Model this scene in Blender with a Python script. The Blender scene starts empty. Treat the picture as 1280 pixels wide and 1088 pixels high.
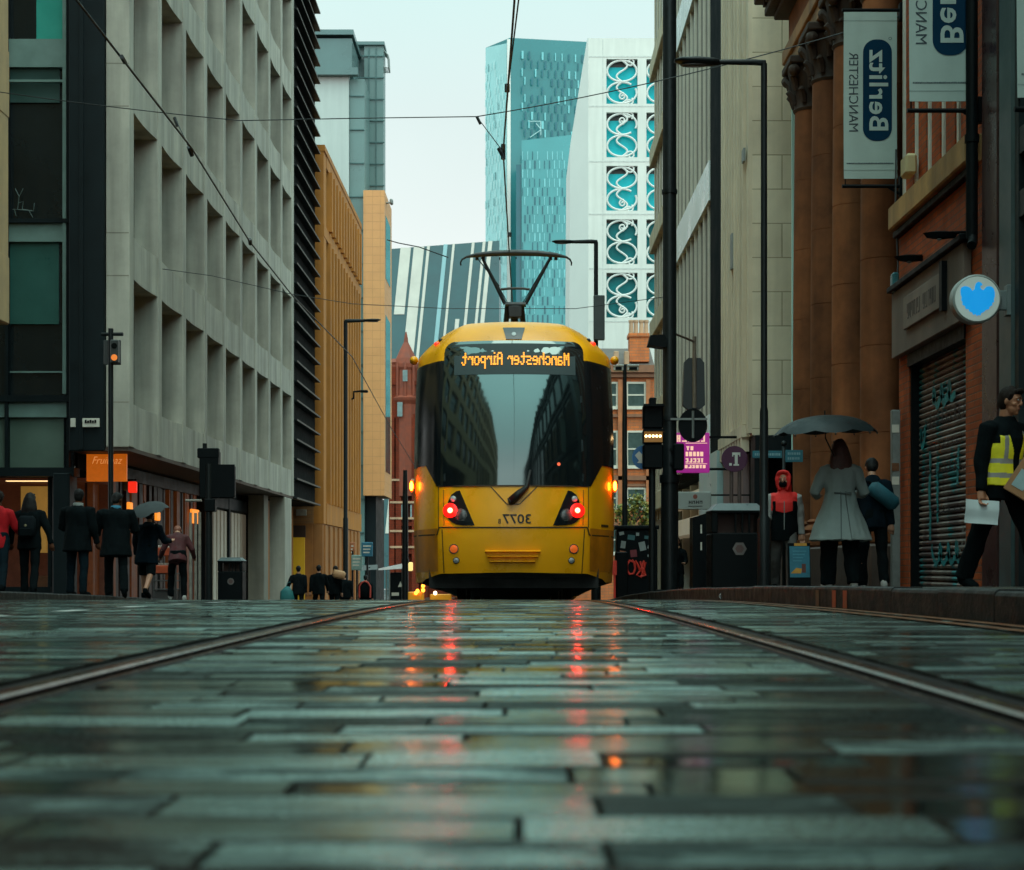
import bpy, bmesh, math, random
from mathutils import Vector, Matrix, noise
R = math.radians
sin, cos, pi = math.sin, math.cos, math.pi
sc = bpy.context.scene
COL = sc.collection
rng = random.Random(7)

# ------------------------------------------------------------------ terrain
# eye of the camera is z = 0; the street falls away from the camera more and more steeply
def g(Y):
    if Y < 0: return -0.19
    if Y <= 50: return -0.19 - 6.1e-4 * Y * Y
    return -1.715 - 1.22 * (1 - math.exp(-(Y - 50) / 20.0))
def P(px, py, Y):            # surveyed point: photo position at distance Y
    return ((px - 650) * Y / 2000.0, Y, (707 - py) * Y / 2000.0)
def PX(px, Y): return (px - 650) * Y / 2000.0
def PZ(py, Y): return (707 - py) * Y / 2000.0
KH = 0.12                    # kerb height

# ------------------------------------------------------------------ materials
MAT = {}
def M(name, rgb, rough=.6, var=.22, scale=6.0, bump=.12, metal=0.0, spec=.5, emit=None, es=0.0,
      streak=0.0, brick=None, rvar=.1, tint=None, bscale=None):
    if name in MAT: return MAT[name]
    m = bpy.data.materials.new(name); m.use_nodes = True
    nt = m.node_tree; N = nt.nodes; L = nt.links
    b = N['Principled BSDF']
    b.inputs['Metallic'].default_value = metal
    b.inputs['Specular IOR Level'].default_value = spec
    geo = N.new('ShaderNodeNewGeometry')
    pos = geo.outputs['Position']
    nz = N.new('ShaderNodeTexNoise'); nz.inputs['Scale'].default_value = scale; nz.inputs['Detail'].default_value = 6
    nz.inputs['Roughness'].default_value = .62
    L.new(pos, nz.inputs['Vector'])
    ramp = N.new('ShaderNodeMapRange'); ramp.inputs[1].default_value = .28; ramp.inputs[2].default_value = .72
    ramp.inputs[3].default_value = 1 - var; ramp.inputs[4].default_value = 1 + var
    L.new(nz.outputs['Fac'], ramp.inputs[0])
    base = N.new('ShaderNodeMix'); base.data_type = 'RGBA'; base.blend_type = 'MULTIPLY'
    base.inputs['Factor'].default_value = 1
    fac_out = ramp.outputs[0]
    col_src = None
    if brick:
        bw, bh, mw, c2, mc = brick
        sx = N.new('ShaderNodeSeparateXYZ'); L.new(pos, sx.inputs[0])
        ad = N.new('ShaderNodeMath'); ad.operation = 'ADD'; L.new(sx.outputs[0], ad.inputs[0]); L.new(sx.outputs[1], ad.inputs[1])
        cb = N.new('ShaderNodeCombineXYZ'); L.new(ad.outputs[0], cb.inputs[0]); L.new(sx.outputs[2], cb.inputs[1])
        bt = N.new('ShaderNodeTexBrick'); L.new(cb.outputs[0], bt.inputs['Vector'])
        bt.inputs['Scale'].default_value = 1.0
        if name == 'tan_tile': bt.offset = 0.0
        bt.inputs['Brick Width'].default_value = bw; bt.inputs['Row Height'].default_value = bh
        bt.inputs['Mortar Size'].default_value = mw; bt.inputs['Mortar Smooth'].default_value = .2
        bt.inputs['Color1'].default_value = (*rgb, 1); bt.inputs['Color2'].default_value = (*c2, 1)
        bt.inputs['Mortar'].default_value = (*mc, 1)
        col_src = bt.outputs['Color']
        brick_fac = bt.outputs['Fac']
    if col_src is None:
        base.inputs['A'].default_value = (*rgb, 1)
    else:
        L.new(col_src, base.inputs['A'])
    if streak > 0:
        mp = N.new('ShaderNodeMapping'); mp.inputs['Scale'].default_value = (1.6, 1.6, .12); L.new(pos, mp.inputs['Vector'])
        n2 = N.new('ShaderNodeTexNoise'); n2.inputs['Scale'].default_value = 1.5; n2.inputs['Detail'].default_value = 8
        L.new(mp.outputs[0], n2.inputs['Vector'])
        r2 = N.new('ShaderNodeMapRange'); r2.inputs[1].default_value = .3; r2.inputs[2].default_value = .65
        r2.inputs[3].default_value = 1 - streak; r2.inputs[4].default_value = 1.05
        L.new(n2.outputs['Fac'], r2.inputs[0])
        mu = N.new('ShaderNodeMath'); mu.operation = 'MULTIPLY'; L.new(fac_out, mu.inputs[0]); L.new(r2.outputs[0], mu.inputs[1])
        fac_out = mu.outputs[0]
    cb2 = N.new('ShaderNodeCombineColor')
    for k in range(3): L.new(fac_out, cb2.inputs[k])
    L.new(cb2.outputs[0], base.inputs['B'])
    L.new(base.outputs['Result'], b.inputs['Base Color'])
    rr = N.new('ShaderNodeMapRange'); rr.inputs[1].default_value = .3; rr.inputs[2].default_value = .7
    rr.inputs[3].default_value = max(.02, rough - rvar); rr.inputs[4].default_value = min(1, rough + rvar)
    L.new(nz.outputs['Fac'], rr.inputs[0]); L.new(rr.outputs[0], b.inputs['Roughness'])
    if bump > 0:
        bp = N.new('ShaderNodeBump'); bp.inputs['Strength'].default_value = bump; bp.inputs['Distance'].default_value = .02
        n3 = N.new('ShaderNodeTexNoise'); n3.inputs['Scale'].default_value = (bscale or scale * 6); n3.inputs['Detail'].default_value = 4
        L.new(pos, n3.inputs['Vector'])
        L.new(n3.outputs['Fac'], bp.inputs['Height'])
        if brick:
            bp2 = N.new('ShaderNodeBump'); bp2.inputs['Strength'].default_value = .6; bp2.inputs['Distance'].default_value = .01; bp2.invert = True
            L.new(brick_fac, bp2.inputs['Height']); L.new(bp.outputs[0], bp2.inputs['Normal']); L.new(bp2.outputs[0], b.inputs['Normal'])
        else:
            L.new(bp.outputs[0], b.inputs['Normal'])
    if emit:
        b.inputs['Emission Color'].default_value = (*emit, 1); b.inputs['Emission Strength'].default_value = es
    MAT[name] = m
    return m
def glassy(name, rgb, rough=.05, spec=.6, var=.3, scale=.6, wav=.02):
    return M(name, rgb, rough=rough, var=var, scale=scale, bump=wav, spec=spec, rvar=.02, bscale=1.5)
def glow(name, rgb, s, var=.15, scale=9): return M(name, tuple(c * .5 for c in rgb), rough=.5, emit=rgb, es=s, var=var, scale=scale, bump=0)

# ------------------------------------------------------------------ mesh builder
class MB:
    def __init__(self): self.v = []; self.f = []; self.m = []; self.T = None
    def add(self, vs, fs, mi=0):
        o = len(self.v)
        if self.T is not None: vs = [tuple(self.T @ Vector(p)) for p in vs]
        self.v += [tuple(p) for p in vs]
        for f in fs: self.f.append(tuple(i + o for i in f)); self.m.append(mi)
        return self
    def box(self, x0, x1, y0, y1, z0, z1, mi=0):
        if x0 > x1: x0, x1 = x1, x0
        if y0 > y1: y0, y1 = y1, y0
        if z0 > z1: z0, z1 = z1, z0
        v = [(x0,y0,z0),(x1,y0,z0),(x1,y1,z0),(x0,y1,z0),(x0,y0,z1),(x1,y0,z1),(x1,y1,z1),(x0,y1,z1)]
        return self.add(v, [(0,3,2,1),(4,5,6,7),(0,1,5,4),(1,2,6,5),(2,3,7,6),(3,0,4,7)], mi)
    def cbox(self, x0, x1, y0, y1, z0, z1, b=.01, mi=0):      # chamfered box
        if x0 > x1: x0, x1 = x1, x0
        if y0 > y1: y0, y1 = y1, y0
        if z0 > z1: z0, z1 = z1, z0
        b = min(b, (x1-x0)*.45, (y1-y0)*.45, (z1-z0)*.45)
        bm = bmesh.new()
        pts = []
        for X, sx in ((x0,1),(x1,-1)):
            for Y, sy in ((y0,1),(y1,-1)):
                for Z, sz in ((z0,1),(z1,-1)):
                    pts += [(X, Y+sy*b, Z+sz*b), (X+sx*b, Y, Z+sz*b), (X+sx*b, Y+sy*b, Z)]
        vs = [bm.verts.new(p) for p in pts]
        r = bmesh.ops.convex_hull(bm, input=vs)
        bmesh.ops.recalc_face_normals(bm, faces=bm.faces)
        bm.verts.index_update()
        V = [tuple(v.co) for v in bm.verts]; F = [tuple(v.index for v in f.verts) for f in bm.faces]
        bm.free()
        return self.add(V, F, mi)
    def quad(self, a, b, c, d, mi=0): return self.add([a,b,c,d], [(0,1,2,3)], mi)
    def tube(self, pts, r, n=8, mi=0, cap=True):
        pts = [Vector(p) for p in pts]
        rs = r if isinstance(r, (list, tuple)) else [r] * len(pts)
        vs = []; fs = []
        up0 = None
        for i, p in enumerate(pts):
            a = pts[max(0, i-1)]; c = pts[min(len(pts)-1, i+1)]
            t = (c - a).normalized()
            if up0 is None:
                up = Vector((0,0,1)) if abs(t.z) < .9 else Vector((0,1,0))
            else: up = up0
            s = t.cross(up); 
            if s.length < 1e-5: s = t.cross(Vector((1,0,0)))
            s.normalize(); u = s.cross(t).normalized(); up0 = u
            for k in range(n):
                q = 2*pi*k/n
                vs.append(p + (s*cos(q) + u*sin(q)) * rs[i])
        for i in range(len(pts)-1):
            for k in range(n):
                k2 = (k+1) % n
                fs.append((i*n+k, i*n+k2, (i+1)*n+k2, (i+1)*n+k))
        if cap:
            fs.append(tuple(range(n-1, -1, -1))); fs.append(tuple((len(pts)-1)*n+k for k in range(n)))
        return self.add(vs, fs, mi)
    def loft(self, rings, n=20, mi=0, cap=True, pw=1.0):      # rings: (cx,cy,cz,rx,ry)  horizontal ellipses
        vs = []; fs = []
        for (cx, cy, cz, rx, ry) in rings:
            for k in range(n):
                q = 2*pi*k/n; c, s = cos(q), sin(q)
                c = math.copysign(abs(c)**pw, c); s = math.copysign(abs(s)**pw, s)
                vs.append((cx + rx*c, cy + ry*s, cz))
        for i in range(len(rings)-1):
            for k in range(n):
                k2 = (k+1) % n
                fs.append((i*n+k, i*n+k2, (i+1)*n+k2, (i+1)*n+k))
        if cap:
            fs.append(tuple(range(n-1,-1,-1))); fs.append(tuple((len(rings)-1)*n+k for k in range(n)))
        return self.add(vs, fs, mi)
    def lathe(self, cx, cy, prof, n=20, mi=0):                # prof: (r,z)
        return self.loft([(cx, cy, z, max(r,1e-4), max(r,1e-4)) for r, z in prof], n, mi)
    def ell(self, c, r, nu=14, nv=9, mi=0, rot=None):
        vs = []; fs = []
        for j in range(nv+1):
            th = pi*j/nv
            for k in range(nu):
                q = 2*pi*k/nu
                p = Vector((r[0]*sin(th)*cos(q), r[1]*sin(th)*sin(q), r[2]*cos(th)))
                if rot is not None: p = rot @ p
                vs.append((c[0]+p.x, c[1]+p.y, c[2]+p.z))
        for j in range(nv):
            for k in range(nu):
                k2 = (k+1) % nu
                fs.append((j*nu+k, (j+1)*nu+k, (j+1)*nu+k2, j*nu+k2))
        return self.add(vs, fs, mi)
    def prism(self, poly, fn, d0, d1, mi=0):                  # poly of (a,b); fn(a,b,d)->xyz
        n = len(poly)
        A = sum(poly[i][0]*poly[(i+1)%n][1]-poly[(i+1)%n][0]*poly[i][1] for i in range(n))
        vs = [fn(a,b,d0) for a,b in poly] + [fn(a,b,d1) for a,b in poly]
        fs = [tuple(range(n)), tuple(range(2*n-1, n-1, -1))]
        for i in range(n):
            j = (i+1) % n
            fs.append((j, i, n+i, n+j))
        return self.add(vs, fs, mi)
    def disc(self, c, r, d=.01, n=24, mi=0, rz=None):         # disc facing -Y
        rz = rz or r
        return self.prism([(r*cos(2*pi*k/n), rz*sin(2*pi*k/n)) for k in range(n)], lambda a,b,dd: (c[0]+a, c[1]+dd, c[2]+b), -d/2, d/2, mi)
    def build(self, name, mats, parent=None, smooth=False, origin=None, fix=True, auto=None, local=False):
        if not isinstance(mats, (list, tuple)): mats = [mats]
        me = bpy.data.meshes.new(name)
        o = Vector(origin) if origin is not None else Vector((0,0,0))
        if parent is not None:
            rt = parent
            while rt.parent: rt = rt.parent
            o = Vector((0,0,0)) if local else Vector(rt.location)
        me.from_pydata([tuple(Vector(p)-o) for p in self.v], [], self.f)
        for m in mats: me.materials.append(m)
        me.polygons.foreach_set('material_index', self.m)
        if fix:
            bm = bmesh.new(); bm.from_mesh(me)
            bmesh.ops.recalc_face_normals(bm, faces=bm.faces); bm.to_mesh(me); bm.free()
        if smooth: me.polygons.foreach_set('use_smooth', [True]*len(me.polygons))
        if auto and smooth:
            try: me.set_sharp_from_angle(angle=R(auto))
            except Exception: pass
        me.update()
        ob = bpy.data.objects.new(name, me); COL.objects.link(ob)
        if parent is not None: ob.parent = parent
        elif origin is not None: ob.location = o
        return ob

def tag(o, label=None, cat=None, group=None, kind=None):
    if label: o['label'] = label
    if cat: o['category'] = cat
    if group: o['group'] = group
    if kind: o['kind'] = kind
    return o
def thing(name, label, cat, loc=(0,0,0), group=None):
    o = bpy.data.objects.new(name, None); COL.objects.link(o); o.location = loc; o.empty_display_size = .2
    return tag(o, label, cat, group)
def copy_tree(o, parent=None):
    c = o.copy(); COL.objects.link(c)
    if parent is not None: c.parent = parent
    for ch in list(o.children): copy_tree(ch, c)
    return c

# ------------------------------------------------------------------ text as flat meshes
_tc = {}
def text2d(s, bold=0.0, spacing=1.0):
    key = (s, bold, spacing)
    if key in _tc: return _tc[key]
    cu = bpy.data.curves.new('t', 'FONT'); cu.body = s; cu.offset = bold; cu.resolution_u = 3; cu.space_character = spacing
    ob = bpy.data.objects.new('t', cu); COL.objects.link(ob)
    dg = bpy.context.evaluated_depsgraph_get()
    me = bpy.data.meshes.new_from_object(ob.evaluated_get(dg))
    vs = [(v.co.x, v.co.y) for v in me.vertices]; fs = [tuple(p.vertices) for p in me.polygons]
    bpy.data.objects.remove(ob); bpy.data.curves.remove(cu); bpy.data.meshes.remove(me)
    x0 = min(p[0] for p in vs); x1 = max(p[0] for p in vs); y0 = min(p[1] for p in vs); y1 = max(p[1] for p in vs)
    vs = [((x-x0)/(x1-x0), (y-y0)/(y1-y0)) for x, y in vs]
    _tc[key] = (vs, fs)
    return vs, fs
def put_text(mb, s, fn, bold=0.0, mi=0, spacing=1.0):          # fn maps unit box (u along reading, v up the letters) to xyz
    vs, fs = text2d(s, bold, spacing)
    mb.add([fn(u, v) for u, v in vs], fs, mi)

def remesh(mb, name, mats, parent, voxel=.012, smooth_it=3, disp=0.0, dscale=9.0, dz=1.0, T=None, only_T_origin=True):
    """weld the closed pieces of mb into one continuous surface"""
    me = bpy.data.meshes.new('tmp'); me.from_pydata(mb.v, [], mb.f)
    bm = bmesh.new(); bm.from_mesh(me); bmesh.ops.recalc_face_normals(bm, faces=bm.faces); bm.to_mesh(me); bm.free()
    ob = bpy.data.objects.new('tmp', me); COL.objects.link(ob)
    md = ob.modifiers.new('r', 'REMESH'); md.mode = 'VOXEL'; md.voxel_size = voxel
    if smooth_it:
        s = ob.modifiers.new('s', 'SMOOTH'); s.factor = .5; s.iterations = smooth_it
    dg = bpy.context.evaluated_depsgraph_get()
    m2 = bpy.data.meshes.new_from_object(ob.evaluated_get(dg))
    bpy.data.objects.remove(ob); bpy.data.meshes.remove(me)
    m2.name = name
    if disp:
        nrm = [v.normal.copy() for v in m2.vertices]
        for v, n in zip(m2.vertices, nrm):
            q = Vector((v.co.x, v.co.y, v.co.z*dz)) * dscale + Vector((parent.location.x*3.1, 0, parent.location.y*1.7))
            v.co += n * disp * (noise.noise(q) + .5*noise.noise(q*2.3))
    m2.materials.clear()
    for m in (mats if isinstance(mats, (list, tuple)) else [mats]): m2.materials.append(m)
    m2.polygons.foreach_set('use_smooth', [True]*len(m2.polygons)); m2.update()
    o = bpy.data.objects.new(name, m2); COL.objects.link(o); o.parent = parent
    return o
# ------------------------------------------------------------------ palette
concrete = M('pale_concrete', (.44,.415,.35), .75, .18, 1.3, .12, streak=.42)
concrete_dk = M('stained_concrete', (.27,.245,.20), .8, .2, 1.5, .15, streak=.4)
black_clad = M('black_cladding', (.005,.010,.012), .55, .2, 2, .03, spec=.18)
black_paint = M('black_paint', (.003,.005,.006), .5, .2, 8, .04, spec=.10)
black_deep = M('deep_shadow_black', (.004,.005,.005), .9, .1, 4, 0, spec=.1)
dark_frame = M('dark_metal_frame', (.012,.020,.022), .5, .2, 4, .03, spec=.25)
teal_frame = M('grey_green_metal', (.16,.25,.23), .45, .12, 3, .03)
dark_glass = glassy('dark_glass', (.012,.018,.020))
teal_glass = glassy('teal_glass', (.03,.12,.12), spec=.7)
blind_teal = M('teal_blind', (.03,.115,.10), .35, .12, 2, .02)
blind_green = M('grey_green_blind', (.10,.155,.125), .5, .12, 2, .02)
tan_stone = M('tan_stone', (.42,.28,.14), .75, .15, 2, .15, streak=.2)
tan_brick = M('ochre_brick', (.48,.27,.10), .75, .12, 1.5, .15, brick=(.45,.15,.012,(.42,.23,.085),(.30,.18,.08)), streak=.15)
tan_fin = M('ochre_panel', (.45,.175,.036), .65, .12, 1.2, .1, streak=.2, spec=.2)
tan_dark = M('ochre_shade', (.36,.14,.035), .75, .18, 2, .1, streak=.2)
tan_tile = M('tan_tile', (.62,.29,.105), .55, .08, 1, .06, brick=(.44,.48,.014,(.60,.275,.10),(.48,.225,.083)))
grey_panel = M('pale_grey_panel', (.42,.47,.45), .5, .06, .5, .03, streak=.08)
teal_panel = M('teal_grey_panel', (.115,.20,.195), .35, .1, .6, .03)
teal_panel2 = M('mid_teal_panel', (.085,.155,.155), .3, .12, .6, .03)
red_brick = M('red_terracotta', (.20,.030,.012), .8, .3, 1.2, .2, brick=(.6,.2,.02,(.17,.028,.012),(.12,.03,.017)), streak=.35, spec=.15)
orange_brick = M('orange_brick', (.60,.15,.03), .75, .2, 1.2, .2, brick=(.6,.2,.02,(.46,.13,.04),(.30,.13,.06)), streak=.2)
red_stone = M('pale_dressing', (.50,.30,.18), .7, .2, 1.5, .1, streak=.25)
slate = M('slate_roof', (.10,.075,.065), .6, .25, 2, .15)
white_render = M('white_cladding', (.60,.61,.565), .5, .05, .4, .03, streak=.06)
white_render2 = M('lighter_white_cladding', (.64,.655,.62), .5, .04, .4, .03)  # slightly lighter tone than the main white cladding
cyan_glass = glassy('cyan_glass', (.0,.40,.45), rough=.3, var=.15, spec=.2)  # brighter copy for the upper rows, reflection put into its colour
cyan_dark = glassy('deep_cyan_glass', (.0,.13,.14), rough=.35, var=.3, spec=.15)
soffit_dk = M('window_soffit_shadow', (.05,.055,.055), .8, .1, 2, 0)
beige_stone = M('beige_stone', (.74,.64,.48), .7, .14, 1.2, .1, brick=(1.35,.62,.010,(.68,.58,.43),(.40,.33,.22)), streak=.2, spec=.2)
beige_rib = M('beige_ribbed_stone', (.64,.54,.40), .7, .12, 1.2, .1, streak=.2)
cream_band = M('cream_band', (.70,.56,.38), .7, .12, 1.2, .1, streak=.2)
brown_stone = M('brown_sandstone', (.25,.088,.035), .75, .45, 1.6, .2, streak=.45, spec=.2)
brown_dark = M('shaded_sooty_sandstone', (.055,.03,.02), .75, .35, 2.5, .3, streak=.4)  # shade of this street side put into a darker base; streaks are soot
brick_red = M('orange_red_brick', (.48,.095,.025), .7, .3, 3, .25, brick=(.225,.075,.008,(.34,.066,.02),(.20,.085,.05)), streak=.25, spec=.2)
ledge_stone = M('weathered_ledge_stone', (.48,.27,.10), .7, .25, 2.5, .2, streak=.5)
fascia_stone = M('grey_fascia_stone', (.17,.125,.10), .7, .2, 2.5, .15, streak=.35)
maroon_stone = M('polished_maroon_stone', (.045,.018,.018), .3, .25, 3, .05)
white_trim = M('white_trim', (.62,.58,.50), .6, .12, 3, .05)
pole_black = M('black_pole_paint', (.006,.009,.010), .42, .3, 14, .06, spec=.25)
pole_grey = M('galvanised_steel', (.20,.22,.21), .45, .2, 10, .05, metal=.4)
wire_m = M('wire_dark', (.015,.018,.02), .5, .1, 5, 0)
rail_m = M('wet_rail_steel', (.13,.085,.06), .22, .35, 9, .06, metal=.85)
rail_bed = M('dark_rail_bitumen', (.008,.006,.006), .6, .35, 14, .3, spec=.15)
kerb_m = M('wet_granite_kerb', (.009,.010,.010), .5, .35, 9, .25, rvar=.15, spec=.22)
yellow_line = M('worn_yellow_paint', (.13,.045,.012), .4, .45, 10, .2)
white_line = M('worn_white_paint', (.42,.45,.43), .4, .35, 8, .2)
red_line = M('worn_orange_paint', (.55,.07,.015), .45, .3, 12, .1)

# ------------------------------------------------------------------ ground
def wet_paving(name, attr=True, bw=.6, bh=.6, base=(.006,.007,.007), dark=(.016,.008,.007), rlo=.07, rhi=.25, film=.5):
    m = bpy.data.materials.new(name); m.use_nodes = True
    nt = m.node_tree; N = nt.nodes; L = nt.links; b = N['Principled BSDF']
    geo = N.new('ShaderNodeNewGeometry'); pos = geo.outputs['Position']
    mp = N.new('ShaderNodeMapping'); mp.inputs['Scale'].default_value = (.55, 1.6, 1); L.new(pos, mp.inputs['Vector'])
    big = N.new('ShaderNodeTexNoise'); big.inputs['Scale'].default_value = 1.5; big.inputs['Detail'].default_value = 5; L.new(mp.outputs[0], big.inputs['Vector'])
    mp2 = N.new('ShaderNodeMapping'); mp2.inputs['Scale'].default_value = (.45, 1.5, 1); L.new(pos, mp2.inputs['Vector'])
    mid = N.new('ShaderNodeTexNoise'); mid.inputs['Scale'].default_value = 13; mid.inputs['Detail'].default_value = 8; mid.inputs['Roughness'].default_value = .72; L.new(mp2.outputs[0], mid.inputs['Vector'])
    fin = N.new('ShaderNodeTexNoise'); fin.inputs['Scale'].default_value = 190; fin.inputs['Detail'].default_value = 3; L.new(pos, fin.inputs['Vector'])
    def math_(op, a, c, clamp=False):
        n = N.new('ShaderNodeMath'); n.operation = op; n.use_clamp = clamp
        for k, q in enumerate((a, c)):
            if isinstance(q, (int, float)): n.inputs[k].default_value = q
            else: L.new(q, n.inputs[k])
        return n.outputs[0]
    if attr:
        at = N.new('ShaderNodeAttribute'); at.attribute_name = 'rnd'
        sp = N.new('ShaderNodeSeparateColor'); L.new(at.outputs['Color'], sp.inputs[0])
        r1, r2 = sp.outputs[0], sp.outputs[1]
        r3 = sp.outputs[2]
    else:
        bt = N.new('ShaderNodeTexBrick'); L.new(pos, bt.inputs['Vector']); bt.inputs['Scale'].default_value = 1
        bt.inputs['Brick Width'].default_value = bw; bt.inputs['Row Height'].default_value = bh; bt.inputs['Mortar Size'].default_value = .008
        bt.inputs['Color1'].default_value = (0,0,0,1); bt.inputs['Color2'].default_value = (1,1,1,1); bt.inputs['Mortar'].default_value = (.3,.3,.3,1)
        sp = N.new('ShaderNodeSeparateColor'); L.new(bt.outputs['Color'], sp.inputs[0])
        r1 = r2 = sp.outputs[0]; r3 = None
    # wetness: 0 = rough damp stone, 1 = mirror film of water
    a = math_('MULTIPLY', r1, .6)
    a = math_('ADD', a, math_('MULTIPLY', big.outputs['Fac'], .7))
    a = math_('ADD', a, math_('MULTIPLY', mid.outputs['Fac'], 1.1))
    wet = N.new('ShaderNodeMapRange'); wet.interpolation_type = 'SMOOTHSTEP'
    wet.inputs[1].default_value = .98 - film*.2; wet.inputs[2].default_value = 1.50 - film*.2
    wet.inputs[3].default_value = 0; wet.inputs[4].default_value = 1
    L.new(a, wet.inputs[0])
    mx = N.new('ShaderNodeMix'); mx.data_type = 'RGBA'; mx.inputs['A'].default_value = (*base,1); mx.inputs['B'].default_value = (*dark,1)
    tint = math_('ADD', math_('MULTIPLY', r2, .7), math_('MULTIPLY', mid.outputs['Fac'], .4), True)
    L.new(tint, mx.inputs['Factor'])
    L.new(mx.outputs['Result'], b.inputs['Base Color'])
    ro = N.new('ShaderNodeMapRange'); ro.inputs[3].default_value = rhi; ro.inputs[4].default_value = rlo; L.new(wet.outputs[0], ro.inputs[0])
    if r3 is not None:      # some stones and all arrises are duller
        dl = N.new('ShaderNodeMapRange'); dl.interpolation_type = 'SMOOTHSTEP'
        dl.inputs[1].default_value = .38; dl.inputs[2].default_value = .84; dl.inputs[3].default_value = 1.0; dl.inputs[4].default_value = .06
        L.new(math_('ADD', r3, math_('MULTIPLY', math_('SUBTRACT', mid.outputs['Fac'], .5), 2.1)), dl.inputs[0])
        L.new(dl.outputs[0], b.inputs['Specular IOR Level'])
    rgh = math_('ADD', ro.outputs[0], math_('MULTIPLY', math_('SUBTRACT', fin.outputs['Fac'], .5), .30), True)
    if r3 is not None:
        inv_ = math_('MULTIPLY', math_('SUBTRACT', 1.0, dl.outputs[0]), .20); rgh_ = math_('ADD', rgh, inv_, True)
    else: rgh_ = rgh
    L.new(rgh_, b.inputs['Roughness'])
    b.inputs['Specular IOR Level'].default_value = .9
    b.inputs['Specular Tint'].default_value = (.60,1.0,.93,1)
    (L.new(math_('MULTIPLY', dl.outputs[0], .45), b.inputs['Coat Weight']) if attr else None); L.new(rgh, b.inputs['Coat Roughness']); b.inputs['Coat IOR'].default_value = 1.5
    bp = N.new('ShaderNodeBump'); bp.inputs['Distance'].default_value = .006
    st = N.new('ShaderNodeMapRange'); st.inputs[3].default_value = .45; st.inputs[4].default_value = .05; L.new(wet.outputs[0], st.inputs[0])
    L.new(st.outputs[0], bp.inputs['Strength'])
    h = math_('ADD', math_('MULTIPLY', fin.outputs['Fac'], .35), mid.outputs['Fac'])
    L.new(h, bp.inputs['Height']); L.new(bp.outputs[0], b.inputs['Normal'])
    if r3 is not None:      # the film of water: tinted mirror over the stone, by Fresnel
        b.inputs['Specular IOR Level'].default_value = 0.0
        for l in list(b.inputs['Specular IOR Level'].links) + list(b.inputs['Coat Weight'].links): L.remove(l)
        b.inputs['Coat Weight'].default_value = 0.0
        gl = N.new('ShaderNodeBsdfAnisotropic') if False else N.new('ShaderNodeBsdfGlossy')
        gl.inputs['Color'].default_value = (.74,1.0,.95,1); L.new(rgh_, gl.inputs['Roughness']); L.new(bp.outputs[0], gl.inputs['Normal'])
        fr = N.new('ShaderNodeFresnel'); fr.inputs['IOR'].default_value = 1.5; L.new(bp.outputs[0], fr.inputs['Normal'])
        fm = N.new('ShaderNodeMapRange'); fm.inputs[3].default_value = .11; fm.inputs[4].default_value = 1.5; L.new(dl.outputs[0], fm.inputs[0])
        ms = N.new('ShaderNodeMixShader'); L.new(math_('MULTIPLY', fr.outputs[0], fm.outputs[0], True), ms.inputs[0])
        L.new(b.outputs[0], ms.inputs[1]); L.new(gl.outputs[0], ms.inputs[2])
        L.new(ms.outputs[0], N['Material Output'].inputs['Surface'])
    return m
road_mat = wet_paving('wet_stone_setts')
asph_mat = wet_paving('wet_asphalt', attr=False, bw=.6, bh=.24, film=.4)
pave_mat = wet_paving('wet_pavement', attr=False, bw=.62, bh=.45, base=(.06,.048,.042), dark=(.025,.018,.017), rlo=.10, rhi=.5, film=.3)
ground_mat = wet_paving('far_ground', attr=False, bw=.9, bh=.6, film=.3)
joint_mat = M('wet_joint', (.010,.008,.008), .35, .3, 20, .2)

def sheet(name, x0, x1, ys, dz, mat, kind='structure', nx=1):
    mb = MB()
    xs = [x0 + (x1-x0)*i/nx for i in range(nx+1)]
    vs = [(x, y, g(y)+dz) for y in ys for x in xs]
    w = nx+1
    fs = [(j*w+i, j*w+i+1, (j+1)*w+i+1, (j+1)*w+i) for j in range(len(ys)-1) for i in range(nx)]
    mb.add(vs, fs)
    o = mb.build(name, mat, smooth=True)
    return tag(o, kind=kind)
def yrange(a, b, s):
    n = max(1, int(round((b-a)/s))); return [a+(b-a)*i/n for i in range(n+1)]
KR, KL = 1.75, -6.9
sheet('ground', -700, 700, yrange(-60, 0, 20)+yrange(2,60,2)+yrange(65,150,5)+[200,300,500,900,1500], -.06, ground_mat, nx=8)
sheet('road_bed', KL, KR, yrange(-3, 34, 1), -.014, joint_mat)
sheet('road', KL, KR, yrange(34.02, 60, 1)+yrange(62,150,4), .0, asph_mat)
sheet('road', KL, KR, [-60,-30,-10,-3.02], .0, asph_mat)

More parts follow.
